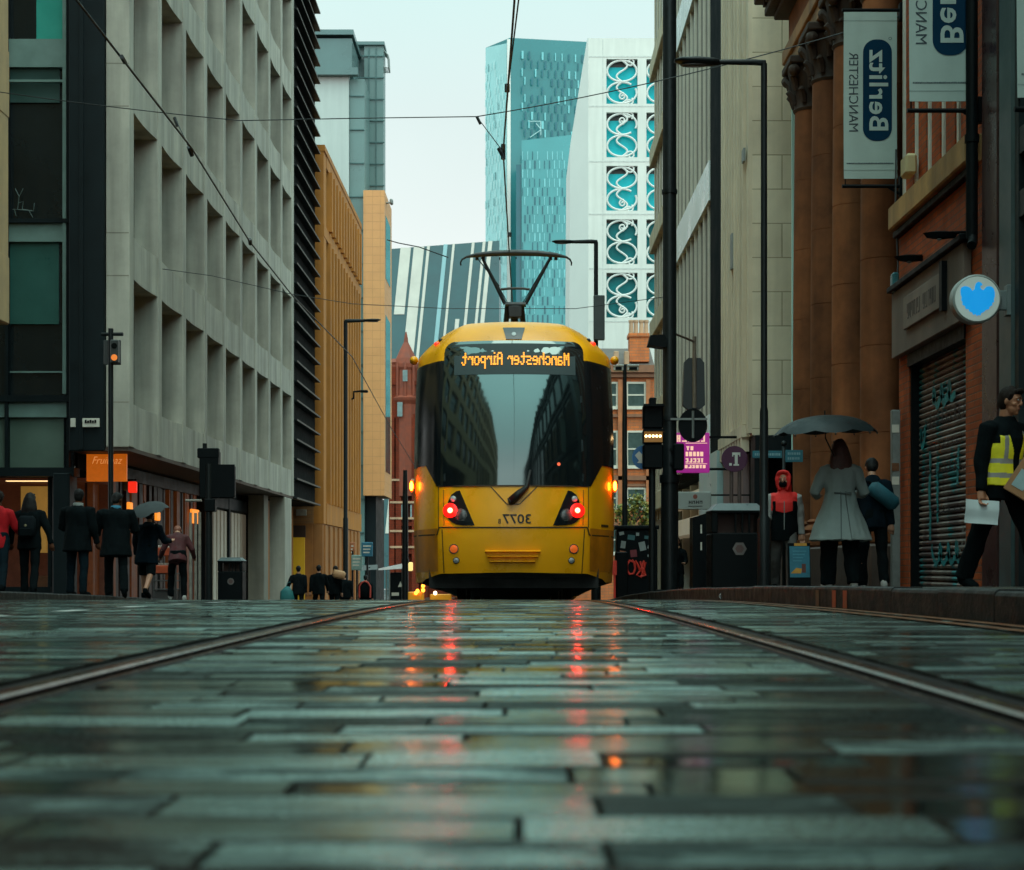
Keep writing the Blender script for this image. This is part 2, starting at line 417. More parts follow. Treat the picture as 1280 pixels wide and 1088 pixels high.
RAILS = [-.7775, .6575, -4.82, -3.385]
HW = .088
def slabs():
    ex = sorted((r-HW, r+HW) for r in RAILS)
    segs = []; x = KL+.01
    for a, b in ex: segs.append((x, a)); x = b
    segs.append((x, KR-.005))
    V = []; F = []; C = []
    y = -3.0; row = 0
    r = random.Random(21)
    while y < 34:
        d = .102 + r.uniform(-.018, .022)
        y1 = y + d
        for (a, b) in segs:
            x = a - r.uniform(0, .35) if b-a > .9 else a
            first = True
            while x < b - 1e-4:
                L = r.choice([.2,.24,.28,.34,.4,.5]) + r.uniform(-.03,.03)
                x1 = x + L
                if b - x1 < .12: x1 = b
                xa = max(x, a); xb = min(x1, b)
                x = x1
                if xb-xa < .05: continue
                gap = .0014
                tx = r.gauss(0, R(.42)); ty = r.gauss(0, R(.14)); h = r.uniform(-.0018, .0010)
                cx, cy = (xa+xb)/2, (y+y1)/2
                o = len(V); bv = .0025
                def zt(px, py): return g(py) + h + tx*(py-cy) + ty*(px-cx)
                A = [(xa+gap,y+gap),(xb-gap,y+gap),(xb-gap,y1-gap),(xa+gap,y1-gap)]
                B = [(xa+gap+bv,y+gap+bv),(xb-gap-bv,y+gap+bv),(xb-gap-bv,y1-gap-bv),(xa+gap+bv,y1-gap-bv)]
                for p in B: V.append((p[0],p[1],zt(*p)))
                for p in A: V.append((p[0],p[1],zt(*p)-.003))
                for p in A: V.append((p[0],p[1],g(p[1])-.02))
                F.append((o,o+1,o+2,o+3))
                for k in range(4):
                    k2 = (k+1) % 4
                    F.append((o+4+k,o+4+k2,o+k2,o+k)); F.append((o+8+k,o+8+k2,o+4+k2,o+4+k))
                c = (r.random(), r.random(), r.random()*.94)
                C += [c] + [(0.0, .9, 1.0)]*8
        y = y1
    me = bpy.data.meshes.new('road'); me.from_pydata(V, [], F)
    at = me.color_attributes.new('rnd', 'FLOAT_COLOR', 'CORNER')
    buf = []
    for p in me.polygons:
        for _ in range(p.loop_total): buf += [*C[p.index], 1]
    at.data.foreach_set('color', buf)
    me.materials.append(road_mat); me.update()
    o = bpy.data.objects.new('road', me); COL.objects.link(o); tag(o, kind='structure')
slabs()
def rail(xc, s):
    mb = MB()
    ys = yrange(-3, 60, 1.0) + yrange(62, 150, 4)
    prof = [(-.088,-.008,0),(-.044,-.006,0),(-.040,-.003,1),(-.002,-.001,1),(.004,-.005,1),(.008,-.035,0),(.038,-.035,0),(.041,-.005,1),(.054,-.004,1),(.058,-.007,0),(.088,-.008,0)]
    prof = [(s*a, z, m) for a, z, m in prof]
    n = len(prof)
    vs = [(xc+a, y, g(y)+z) for y in ys for a, z, m in prof]
    for j in range(len(ys)-1):
        for i in range(n-1):
            mi = 1 if prof[i][2] and prof[i+1][2] else 0
            mb.f.append((j*n+i, j*n+i+1, (j+1)*n+i+1, (j+1)*n+i)); mb.m.append(mi)
    mb.v = vs
    tag(mb.build('tram_rail', [rail_bed, rail_m]), kind='structure')
for i, x in enumerate(RAILS): rail(x, 1 if i % 2 == 0 else -1)

def markings():
    mb = MB()
    for k in range(10):
        y = 5.2 + k*1.25
        x = -2.22
        mb.quad((x-.05,y,g(y)+.005),(x+.05,y,g(y)+.005),(x+.05,y+.42,g(y+.42)+.005),(x-.05,y+.42,g(y+.42)+.005))
    tag(mb.build('road_marking', white_line), kind='structure')
    mb = MB()
    for x in (KR-.09, KR-.22):
        ys = yrange(-3, 30, .5)
        for a, b in zip(ys, ys[1:]):
            mb.quad((x-.028,a,g(a)+.006),(x+.028,a,g(a)+.006),(x+.028,b,g(b)+.006),(x-.028,b,g(b)+.006))
    tag(mb.build('road_marking', yellow_line), kind='structure')
markings()

def kerb(x0, x1, ya, yb):
    mb = MB(); y = ya
    r = random.Random(5)
    while y < yb:
        d = .9 + r.uniform(-.1,.1); y1 = min(y+d, yb)
        zs = r.uniform(-.004,.004)
        b = .018
        # slab following the slope, chamfered on the road side
        for (pa, pb) in ((y+.004, y1-.004),):
            s = 1 if x1 > x0 else -1
            prof = [(x0, -.05), (x0, KH-b+zs), (x0+s*b*.4, KH-b*.3+zs), (x0+s*b, KH+zs), (x1, KH+zs), (x1, -.05)]
            n = len(prof)
            vs = [(a, pa, g(pa)+z) for a, z in prof] + [(a, pb, g(pb)+z) for a, z in prof]
            fs = [(i, (i+1) % n, n+(i+1) % n, n+i) for i in range(n)] + [tuple(range(n)), tuple(range(2*n-1, n-1, -1))]
            mb.add(vs, fs)
        y = y1
    tag(mb.build('kerb', kerb_m), kind='structure')
kerb(KR, KR+.15, -6, 60)
kerb(KL, KL-.15, -6, 42)
sheet('pavement', KR+.152, 14, yrange(-60,0,10)+yrange(1,60,1)+yrange(62,150,4), KH-.003, pave_mat)
sheet('pavement', KL-.152, -30, yrange(-60,0,10)+yrange(1,60,1)+yrange(62,150,4), KH-.003, pave_mat)
mbp = MB()
for y, x0, mi in ((8.55,0,0),(8.85,0,0),(9.35,0,1)):
    mbp.quad((KR-.003,y,g(y)+.004),(KR-.003,y+.11,g(y+.11)+.004),(KR-.003,y+.11,g(y+.11)+KH-.02),(KR-.003,y,g(y)+KH-.02), mi)
tag(mbp.build('kerb_marking', [red_line, yellow_line]), kind='structure')
sheet('pavement', KL-.16, -5.6, yrange(42,60,1)+yrange(62,150,4), KH-.004, pave_mat)
# ================================================================== LEFT BUILDINGS
def base_z(y): return g(y) - .3
# ---- tan stone block on the left edge (upper floors overhang the pavement), runs back past the camera
t = thing('office_building', 'tan stone office block overhanging the pavement at the extreme left edge', 'building', (-9, 28, g(28)))
mb = MB()
X0 = -8.93
mb.box(-24, X0-.4, -45, 27.6, 4.35, 23)
for k in range(5):
    z = 4.2 + k*3.6
    mb.cbox(X0-.42, X0, -45, 28, z, z+1.2, .03)
y = 27.97
while y > -44:
    mb.cbox(X0-.4, X0-.01, y-.75, y, 4.3, 22.9, .02); y -= 2.7
mb.box(-24, X0-.02, 27.3, 27.98, 4.25, 22.95)
mb.build('wall', tan_stone, t)
for k in range(5):
    mb = MB(); z = 4.2+k*3.6+1.2
    mb.box(X0-.38, X0-.3, -44, 27, z, z+2.4)
    mb.build('window', dark_glass, t)
mb = MB(); mb.box(-24, -10.6, -45, 27.5, g(0)-.2, 4.3); mb.build('shopfront', black_clad, t)
for y in (26.8, 20, 13, 6, -2):
    mb = MB(); mb.cbox(-10.5, -9.6, y-.5, y, base_z(y), 4.3, .03); mb.build('column', tan_stone, t)

# ---- dark glazed block
t = thing('office_building', 'black framed glass office block with teal blinds and a lit shop below', 'building', (-10.5, 34.6, g(34.6)))
Yg = 34.6
def zz(py, Y=Yg): return PZ(py, Y)
xr = PX(85, 34.0); xl = -14.0
mb = MB(); mb.cbox(PX(86,33.9), PX(130,33.9), 33.9, 34.9, PZ(564,33.9), 24, .02); mb.cbox(PX(66,34.3), PX(87,34.3), 34.3, 34.9, base_z(34), PZ(590,33.9), .02)
mb.cbox(PX(99,33.86), PX(104,33.86), 33.86, 33.9, PZ(562,33.86), 24, .005)
mb.build('column', black_clad, t)
mb = MB(); mb.box(-18, xr-.1, Yg+.5, 41, PZ(585,Yg), 24); mb.build('wall', black_deep, t)
# window bays: (top py, bottom py, kind)
bays = [(-160,-30,'glass'),(-30,50,'glass'),(85,275,'glass'),(303,495,'blind'),(522,585,'green')]
fr = MB()
for a, b in ((50,85),(280,303),(503,522),(-60,-30)):
    fr.box(xl, xr-.02, Yg-.06, Yg+.3, zz(b), zz(a), 0)
for a, b in ((275,280),(495,503),(585,596)):
    fr.box(xl, xr, Yg-.14, Yg+.3, zz(b), zz(a), 1)
fr.box(PX(80,Yg), PX(84.5,Yg), Yg-.12, Yg+.3, zz(493), 24, 0)
fr.box(PX(8,Yg), PX(12,Yg), Yg-.12, Yg+.3, zz(585), 24, 1)
fr.box(PX(84.6,Yg), PX(88,Yg), Yg-.10, Yg+.35, zz(596), 24, 1)
fr.box(xl, PX(80,Yg), Yg-.08, Yg-.02, zz(104), zz(101), 0)
fr.build('window_frame', [teal_frame, black_clad], t)
for a, b, kind in bays:
    mb = MB(); mb.box(xl, xr-.05, Yg+.08, Yg+.12, zz(b), zz(a)); w = mb.build('window', dark_glass, t)
    if kind == 'blind':
        mb = MB(); mb.box(PX(12,Yg), PX(73,Yg), Yg+.03, Yg+.06, zz(405), zz(303)); mb.build('blind', blind_teal, w)
        mb = MB(); mb.box(PX(12,Yg), PX(80,Yg), Yg+.02, Yg+.05, zz(466), zz(464)); mb.build('rail', teal_frame, w)
    if kind == 'green':
        mb = MB(); mb.box(xl, PX(79,Yg), Yg+.03, Yg+.06, zz(b), zz(a)); mb.build('blind', blind_green, w)
    if b == 50:
        mb = MB(); mb.box(PX(45,Yg), PX(80,Yg), Yg+.03, Yg+.06, zz(b), zz(a)); mb.build('blind', M('lit_teal_blind', (.03,.32,.26), .4, .1, 2, .02), w)
    if b == 275:
        mb = MB(); mb.box(PX(12,Yg), PX(74,Yg), Yg+.03, Yg+.06, zz(128), zz(85)); mb.build('blind', M('dark_teal_blind', (.03,.075,.07), .4, .1, 2, .02), w)
ch_ = thing('chair', 'white wire chair standing behind the dark window at upper left', 'chair', (PX(26,Yg), Yg, zz(272)))
mb = MB(); Yc = Yg-.02
for pts in (((16,262),(22,262),(24,246),(19,236)),((24,246),(29,236)),((23,254),(29,252),(28,262)),((18,262),(20,270)),((29,262),(42,264),(43,254)),((36,263),(41,272)),((22,262),(40,264))):
    mb.tube([(PX(a,Yc),Yc,PZ(b,Yc)) for a,b in pts], .008, 5)
mb.build('frame', M('chair_white', (.10,.14,.13), .5), ch_)
# lit ground floor shop
shop_y = M('lit_cream_wall', (.5,.33,.10), .7, emit=(1,.52,.10), es=.16, var=.3, scale=2, bump=0)
shop_d = M('dim_shop_interior', (.10,.045,.03), .8, emit=(.5,.13,.05), es=.035, var=.6, scale=3, bump=0)
tube_l = glow('strip_light', (1,.66,.30), 1.6)
mb = MB()
mb.box(-15, xr, 37.4, 37.5, base_z(37), zz(598), 0)
mb.box(PX(26,36.4), PX(60,36.4), 36.4, 37.3, zz(640), zz(603), 1)
mb.box(PX(40,36.4), PX(58,36.4), 36.4, 37.3, zz(690), zz(640), 1)
mb.box(-15, xr, 35.5, 37.4, zz(598)+.0, zz(597)+.04, 0)
mb.build('shop_interior', [shop_d, shop_y], t)
mb = MB(); mb.box(PX(8,35.6), PX(66,35.6), 35.55, 35.7, zz(599), zz(595)); mb.build('strip_light', tube_l, t)
mb = MB()
for px in (64, 85): mb.cbox(PX(px,35)-.05, PX(px,35)+.05, 34.9, 35.0, base_z(35), zz(596), .01)
mb.box(-15, PX(66,35), 34.85, 35.05, base_z(35), g(35)+KH+.35)
mb.build('shop_frame', black_clad, t)
mb = MB(); mb.box(PX(47,36), PX(67,36), 35.9, 36.3, g(36), g(36)+KH+.62); mb.build('counter', M('warm_wood_counter', (.22,.08,.03), .6, .3, 4), t)
for a, b in ((88,94),(103,124)):
    s = MB(); s.cbox(PX(a,33.8), PX(b,33.8), 33.8, 33.84, PZ(534,33.8), PZ(523,33.8), .004, 0)
    if a == 103:
        for k in range(5): s.box(PX(106+k*3,33.79), PX(108.2+k*3,33.79), 33.785, 33.802, PZ(529,33.8), PZ(525+k%2,33.8), 1)
    tag(s.build('street_name_sign', [white_trim, black_paint], origin=(PX((a+b)/2,33.8),33.84,PZ(534,33.8))),
        'small white street plate with dark lettering on the black column' if a == 103 else 'narrow pale plate on the black column, left of the street plate', 'sign')

# ---- pale concrete gridded office
t = thing('office_building', 'pale concrete office building with a grid of deep recessed windows', 'building', (-8.3, 34, g(34)))
XF = -8.3; Y0 = 34.0; BAY = 2.69; NB = 9; Y1 = Y0 + .42 + BAY*NB - .4
mb = MB()
rows = [(3.47+3.6*k, 6.16+3.6*k) for k in range(6)]
D = .56
ys = [Y0] ; 
piers = [(Y0, Y0+.40)] + [(Y0+.02+BAY*i, Y0+.02+BAY*i+.38) for i in range(1, NB)] + [(Y1, Y1+.5)]
for i, (a, b) in enumerate(piers):
    if i == 0: mb.cbox(-8.8, XF, a, b, 2.53, 25.5, .012)
    else: mb.cbox(XF-D, XF, a, b, 2.53, 25.5, .012)
zs = [2.53] + [z for rr in rows for z in rr] + [25.5]
for (za, zb) in zip(zs[0::2], zs[1::2]):
    for (p, q) in zip(piers, piers[1:]):
        a, b = p[1], q[0]
        # spandrel with softly dished face
        n = 6; pts = []
        for k in range(n+1):
            u = k/n; pts.append((XF-.018-.05*math.sin(pi*u), a+.003+(b-a-.006)*u))
        poly = pts + [(XF-D, b-.003), (XF-D, a+.003)]
        mb.prism(poly, lambda A,B,d: (A,B,d), za+.004, zb-.004)
# joint grooves on the corner face
wall = mb.build('facade', concrete, t)
mb = MB()
for za, zb in zip(zs[0::2], zs[1::2]):
    for z in (za, zb): mb.box(-8.79, XF-.013, Y0-.002, Y0+.002, z-.012, z+.012)
mb.build('joint', concrete_dk, t)
mb = MB()
for (za, zb) in rows:
    for (p, q) in zip(piers, piers[1:]):
        w = MB(); w.box(XF-D-.05, XF-D+.01, p[1]-.02, q[0]+.02, za-.02, zb+.02); w.build('window', dark_glass, t)
mb.box(-20, XF-D-.06, 40.9, Y1+.45, 2.5, 25.4); mb.box(-9.57, XF-D-.06, 36.5, 40.9, 2.5, 25.4)
mb.build('wall', black_clad, t)
mb = MB(); mb.box(-9.55, XF-.03, Y0+.03, Y1+.45, 2.44, 2.525); mb.build('soffit', M('brown_soffit', (.10,.06,.045), .8, .2, 2), t)
# far supporting columns
for (ya, yb, xa, mat) in ((56.6,58.2,-8.31,concrete),(54.7,55.6,-8.75,concrete_dk),):
    mb = MB(); mb.cbox(xa-.55, xa, ya, yb, base_z(58), 2.42, .015); mb.build('column', mat, t)
# shopfronts under the overhang
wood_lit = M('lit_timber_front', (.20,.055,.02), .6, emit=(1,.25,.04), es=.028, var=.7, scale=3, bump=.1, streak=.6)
wood_dk = M('dark_timber_front', (.06,.022,.013), .6, .4, 4, .1, streak=.5)
orange_l = glow('amber_shop_light', (1,.30,.03), 1.1, var=.6, scale=4)
sf = thing('shopfront', 'warm lit timber slatted cafe front under the concrete overhang', 'shopfront', (-9.7, 42, g(42)))
mb = MB(); y = 36.6; r = random.Random(3)
mb.box(-9.95, -9.9, 36.6, 48.6, base_z(48), 2.42, 1)
while y < 48.4:
    wd = r.uniform(.12,.4)
    mb.box(-9.9, -9.78+r.uniform(-.03,.05), y, y+wd, base_z(46), 2.1, 0 if r.random() < .55 else 1); y += wd + r.uniform(.06,.25)
mb.cbox(-9.9, -9.7, 36.6, 48.6, 2.1, 2.42, .01, 1)
mb.build('slats', [wood_lit, wood_dk], sf)
for y, w, z in ((37.6,.5,1.1),(39.6,.35,1.15),(42.6,.4,1.2),(47.2,1.0,1.25)):
    mb = MB(); mb.cbox(-9.74, -9.66, y, y+w, z, z+.42, .02); mb.build('lamp', orange_l, sf)
# white slatted front
sf = thing('shopfront', 'white slatted shutter front between dark columns under the concrete building', 'shopfront', (-9.3, 52, g(52)))
mb = MB(); mb.box(-9.9, -9.6, 48.7, 56, base_z(54), 2.42); mb.build('backing', black_clad, sf)
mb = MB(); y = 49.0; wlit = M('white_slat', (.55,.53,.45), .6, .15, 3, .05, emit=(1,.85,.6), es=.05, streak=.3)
while y < 55.4: mb.cbox(-9.58, -9.5, y, y+.42, base_z(54), 1.75, .02); y += .62
mb.build('slats', wlit, sf)
mb = MB()
for y in (48.9, 52.0, 55.6): mb.cbox(-9.58, -9.42, y-.16, y+.1, base_z(54), 2.42, .02)
mb.cbox(-9.58, -9.44, 48.9, 55.6, 1.8, 2.2, .02)
mb.build('frame', black_clad, sf)
# orange hanging fascia sign at the corner
s = thing('shop_sign', 'orange glowing shop sign with cursive script under the concrete corner', 'sign', (PX(133,35), 35, PZ(602,35)))
mb = MB(); mb.cbox(PX(108,35), PX(158,35), 35, 35.1, PZ(602,35), PZ(566,35), .01); mb.build('panel', glow('orange_sign_face', (1,.21,.010), .36, var=.35, scale=3), s)
mb = MB(); put_text(mb, 'Fruitbaz', lambda u,v: (PX(115+36*u+3*v,34.98), 34.99, PZ(580-9*v,34.98)), bold=-.01)
mb.build('lettering', glow('pale_script', (1,.42,.12), .6), s, fix=False)
mb = MB(); mb.box(PX(108,35), PX(158,35), 34.97, 35.1, PZ(566,35)+.002, PZ(563.5,35)); mb.build('strip_light', glow('warm_white_strip', (1,.6,.25), 1.6), s)
s = thing('shop_sign', 'small red glowing box sign by the cafe windows beside a pale plate', 'sign', (PX(164,38), 38, PZ(617,38)))
mb = MB(); mb.cbox(PX(160,38), PX(170,38), 38, 38.15, PZ(616,38), PZ(602,38), .02); mb.build('panel', glow('red_sign_face', (1,.03,.012), .9), s)
mb = MB(); mb.cbox(PX(154,38), PX(159.5,38), 38, 38.1, PZ(613,38), PZ(601,38), .01); mb.build('plate', blind_green, s)
mb = MB(); mb.box(-9.8, PX(170,38), 38.05, 38.1, PZ(601,38), PZ(599,38)); mb.build('bracket', black_paint, s)

# ---- black louvred block
t = thing('office_building', 'narrow black building clad in projecting horizontal louvre fins', 'building', (-8.7, 58.7, g(58)))
mb = MB(); mb.box(-20, -8.42, 58.75, 65.7, 2.42, 24.5); mb.build('wall', black_deep, t)
z = 2.45
lou = M('lit_louvre_edge', (.10,.085,.075), .6, .2, 3, .05, spec=.2)  # paler colour on the fin tips stands in for light catching them
mb = MB(); mb2 = MB()
while z < 24:
    mb.box(-8.42, -8.20, 58.8, 65.6, z, z+.04); mb2.box(-8.20, -8.18, 58.8, 65.6, z-.01, z+.055); z += .72
mb.build('louvre_fins', black_clad, t); mb2.build('lit_fin_edge', lou, t)
mb = MB(); mb.box(-20, -9.3, 58.8, 65.6, base_z(62), 2.4); mb.build('base_wall', tan_dark, t)

# ---- ochre brick block
t = thing('office_building', 'ochre brick block with tall vertical fins and narrow windows', 'building', (-8.1, 66, g(66)))
XF = -8.1; Y0 = 66; Y1 = 81.5
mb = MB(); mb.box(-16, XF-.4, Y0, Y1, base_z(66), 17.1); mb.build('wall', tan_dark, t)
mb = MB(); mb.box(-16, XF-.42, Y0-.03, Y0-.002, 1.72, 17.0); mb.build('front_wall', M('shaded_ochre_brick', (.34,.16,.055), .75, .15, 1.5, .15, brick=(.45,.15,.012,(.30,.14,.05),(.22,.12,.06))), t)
mb = MB()
mb.box(XF-.4, XF, Y0, Y0+.9, 1.72, 17.1)
for z0, z1 in ((1.72,2.6),(13.6,14.1),(16.6,17.25)): mb.box(XF-.4, XF+.02, Y0+.9, Y1, z0, z1)
mb.box(XF-.4, XF+.02, Y0-.01, Y0+.9, 13.6, 14.1); mb.box(XF-.4, XF+.05, Y0-.02, Y1, 17.1, 17.35)
mb.build('facade', tan_fin, t)
n = 12
for i in range(n):
    y = Y0 + 1.6 + i*(Y1-Y0-1.9)/n
    for z0, z1 in ((2.6,13.6),(14.1,16.6)):
        mb = MB(); mb.box(XF-.36, XF+(.10 if z0 < 10 else .16), y, y+.36, z0, z1); mb.build('fin', tan_fin, t)
for i in range(n):
    y = Y0 + .95 + i*(Y1-Y0-1.9)/n
    for z0, z1 in ((2.62,13.58),(14.12,16.58)):
        mb = MB(); mb.box(XF-.34, XF-.26, y, y+.55, z0, z1); mb.build('window', teal_glass if i % 2 == 0 else dark_glass, t)
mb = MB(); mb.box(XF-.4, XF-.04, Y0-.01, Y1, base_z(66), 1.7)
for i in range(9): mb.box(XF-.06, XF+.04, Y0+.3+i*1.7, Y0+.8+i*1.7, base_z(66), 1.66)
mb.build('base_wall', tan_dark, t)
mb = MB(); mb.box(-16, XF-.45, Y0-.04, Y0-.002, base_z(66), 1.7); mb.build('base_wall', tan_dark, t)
mb = MB(); mb.cbox(PX(366,65.9), PX(381,65.9), 65.88, 65.95, base_z(66), PZ(672,65.9), .01); mb.build('door', M('yellow_door', (.50,.30,.015), .5, .12, 2, emit=(1,.6,.03), es=.10, bump=.03), t)
mb = MB(); mb.box(PX(364,65.9), PX(382,65.9), 65.86, 65.95, PZ(672,65.9), PZ(657,65.9)); mb.build('door_recess_shade', M('recess_shade_brown', (.05,.025,.018), .7), t)  # flat brown block standing in for the shaded recess over the door
mb = MB(); mb.cbox(PX(370,65.9), PX(383,65.9), 65.9, 65.96, PZ(645,65.9), PZ(637,65.9), .01); mb.build('plaque', M('pale_plaque', (.35,.33,.28), .6), t)

# ---- teal and grey tower block with the tan tiled box
t = thing('tower_block', 'tall teal and pale grey block with a tan tiled box cantilevered from it', 'building', (-9.5, 92, g(92)))
mb = MB()
mb.box(-22, PX(436,92), 92, 104, base_z(92), PZ(93,92)); mb.build('wall', grey_panel, t)
mb = MB(); mb.box(-22, PX(440,91.8), 91.7, 104, PZ(92,91.8), PZ(49,91.8)); mb.box(-22, PX(442,91.6), 91.5, 104, PZ(52,91.8)+.3, PZ(49,91.8)+.45)
mb.box(PX(436,91.8)-3, PX(447,91.6), 91.55, 92, PZ(95,91.8), PZ(86,91.8))
mb.build('parapet', teal_panel2, t)
mb = MB(); mb.box(PX(436,92)+.01, PX(455,92), 92.3, 103, base_z(92), PZ(97,92)); mb.build('glazed_stair', teal_panel, t)
mb = MB(); mb.box(PX(437,96), PX(456,96), 96, 106, base_z(92), PZ(59,96), 0); mb.box(PX(456,96), PX(480,96), 95.6, 97, PZ(245,96), PZ(60,96), 1)
mb.box(PX(444,96), PX(481.5,96), 95.4, 97.2, PZ(60,96), PZ(56,96), 0)
mb.build('rear_block', [teal_panel2, teal_panel], t)
mb = MB()
for py in range(70, 250, 27): mb.box(PX(437,95.5), PX(480.3,95.5), 95.52, 95.58, PZ(py,95.5)-.03, PZ(py,95.5)+.03)
for px in (461,470): mb.box(PX(px,95.5)-.03, PX(px,95.5)+.03, 95.53, 95.58, PZ(244,95.5), PZ(60,95.5))
for py in range(120, 700, 42): mb.box(PX(436,92.2), PX(455.2,92.2), 92.22, 92.28, PZ(py,92.2)-.03, PZ(py,92.2)+.03)
mb.build('panel_joints', M('joint_dark_teal', (.05,.12,.12), .5), t)
XB0, XB1 = PX(455,92), PX(481.5,92)
mb = MB(); mb.box(XB0, XB1, 91.6, 96.6, PZ(620,92), PZ(240,92)); mb.build('tiled_box', tan_tile, t)
for z0, z1 in ((PZ(355,94),PZ(278,94)),(PZ(592,94),PZ(400,94))):
    mb = MB(); mb.box(XB1-.05, XB1+.02, 92.2, 95.4, z0, z1); mb.build('window', teal_glass, t)
mb = MB(); mb.box(XB0+.03, PX(470,92.5), 92.5, 98, base_z(92), PZ(620,92)); mb.build('undercroft', black_clad, t)
mb = MB()
XR = PX(480,95.6)
for k in range(5): mb.tube([(XR-.05,95.7+.25*k,PZ(58,95)),(XR+.22,95.7+.25*k,PZ(64,95)),(XR+.26,95.7+.25*k,PZ(80,95)),(XR-.05,95.7+.25*k,PZ(80,95))], .04, 5)
mb.tube([(XR+.22,95.7,PZ(64,95)),(XR+.22,96.7,PZ(64,95))], .04, 5); mb.tube([(XR+.26,95.7,PZ(80,95)),(XR+.26,96.7,PZ(80,95))], .04, 5)
mb.build('roof_railing', pole_grey, t)
mb = MB(); mb.cbox(PX(486,92), PX(490,92), 92.5, 93, PZ(252,92), PZ(246,92), .05); mb.tube([(XB1,92.7,PZ(251,92)),(PX(487,92),92.7,PZ(250,92))], .05, 5); mb.build('camera_housing', pole_grey, t)

# ---- red terracotta building with turret
t = thing('terracotta_building', 'ornate red terracotta building with a domed corner turret', 'building', (-9, 140, g(140)))
Y = 140
mb = MB()
mb.box(PX(486,Y), PX(620,Y), 141, 152, base_z(90), PZ(520,Y))
mb.box(PX(488,Y), PX(499,Y), 140.4, 150, base_z(90), PZ(458,Y))
for py in (690,655,628,560,545,520,478): mb.box(PX(487,Y), PX(560,Y), 140.3, 141.2, PZ(py,Y)-.18, PZ(py,Y)+.18)
for px in (490,497,519,530): mb.box(PX(px,Y)-.3, PX(px,Y)+.3, 140.2, 141.2, base_z(90), PZ(522,Y))
mb.build('wall', red_brick, t)
mb = MB()
for py in (684,664,648,628,600): mb.box(PX(487,Y), PX(560,Y), 140.15, 140.35, PZ(py,Y)-.09, PZ(py,Y)+.09)
mb.build('banding', red_stone, t)
cx = PX(506.5, Y)
mb = MB(); mb.lathe(cx, 141, [(1.0,PZ(620,Y)),(1.0,PZ(505,Y)),(1.2,PZ(500,Y)),(1.25,PZ(497,Y)),(.95,PZ(494,Y)),(.95,PZ(480,Y)),(.9,PZ(462,Y)),(1.0,PZ(459,Y))], 12)
mb.lathe(cx, 141, [(1.0,PZ(458.9,Y)),(1.02,PZ(454,Y)),(.9,PZ(447,Y)),(.62,PZ(438,Y)),(.34,PZ(430,Y)),(.2,PZ(426,Y)),(.16,PZ(421,Y)),(.05,PZ(413,Y))], 12)
for k in range(8):
    a = k*pi/4; mb.lathe(cx+.98*cos(a), 141+.98*sin(a), [(.14,PZ(500,Y)),(.14,PZ(458,Y)),(.05,PZ(452,Y))], 6)
mb.lathe(PX(492,Y), 141, [(.5,PZ(560,Y)),(.5,PZ(455,Y)),(.6,PZ(452,Y)),(.2,PZ(447,Y))], 10)
mb.build('turret', M('turret_terracotta', (.21,.042,.018), .7, .25, 2, .2), t)
wi = M('far_window', (.20,.26,.26), .2, .3, 1, 0)
for px, py, w, h in ((506.5,470,3,7),(500,512,3.2,9),(497,560,2.6,9),(503,535,3.4,8),(511,560,3,12),(497,590,2.6,9),(511,600,3,12),(503,640,2.4,9),(515,640,2.4,9),(524,560,3,12),(536,560,3,12)):
    yy = 139.9 if py < 520 and px > 499 else 140.28
    mb = MB(); mb.box(PX(px-w,Y), PX(px+w,Y), yy-.06, yy+.1, PZ(py+h,Y), PZ(py-h,Y)); w_ = mb.build('window', wi, t)

# ---- striped building
t = thing('striped_building', 'teal building striped with slanting pale vertical bars', 'building', (-10, 200, g(150)))
Y = 200
zt = 40.0
mb = MB(); mb.add([(PX(480,Y),Y,g(150)),(PX(624,Y),Y,g(150)),(PX(624,Y),Y+20,g(150)),(PX(480,Y),Y+20,g(150)),
                   (PX(480,Y),Y,zt-.5),(PX(624,Y),Y,zt+.6),(PX(624,Y),Y+20,zt+.6),(PX(480,Y),Y+20,zt-.5)],
                  [(0,3,2,1),(4,5,6,7),(0,1,5,4),(1,2,6,5),(2,3,7,6),(3,0,4,7)])
mb.build('wall', M('stripe_teal', (.035,.105,.115), .35, .2, .3, .02), t)
r = random.Random(11); mb = MB(); sl = .10
def top(x): return zt-.45 + 1.1*(x-PX(480,Y))/(PX(624,Y)-PX(480,Y))
x = PX(476,Y)
while x < PX(626,Y):
    w = r.choice([.3,.35,.5,.8,1.3]); gp = r.choice([.25,.35,.6,1.0,1.7]) 
    mi = 0 if r.random() < .72 else 1
    z = top(x)
    while z > 6:
        h = r.uniform(5, 16)
        if r.random() < .72:
            z0, z1 = max(4, z-h), z
            o0 = -sl*(zt-z0); o1 = -sl*(zt-z1)
            if x+o0 > PX(480,Y) and x+w+o1 < PX(624,Y):
                mb.add([(x+o0,Y-.08,z0),(x+w+o0,Y-.08,z0),(x+w+o1,Y-.08,z1),(x+o1,Y-.08,z1),(x+o0,Y,z0),(x+w+o0,Y,z0),(x+w+o1,Y,z1),(x+o1,Y,z1)],
                       [(0,1,2,3),(0,4,5,1),(1,5,6,2),(2,6,7,3),(3,7,4,0)], mi)
        z -= h
    x += w + gp
mb.build('pale_bars', [M('stripe_white', (.62,.60,.53), .5, .1, .5), M('stripe_pale_teal', (.26,.47,.50), .4, .1, .5)], t)

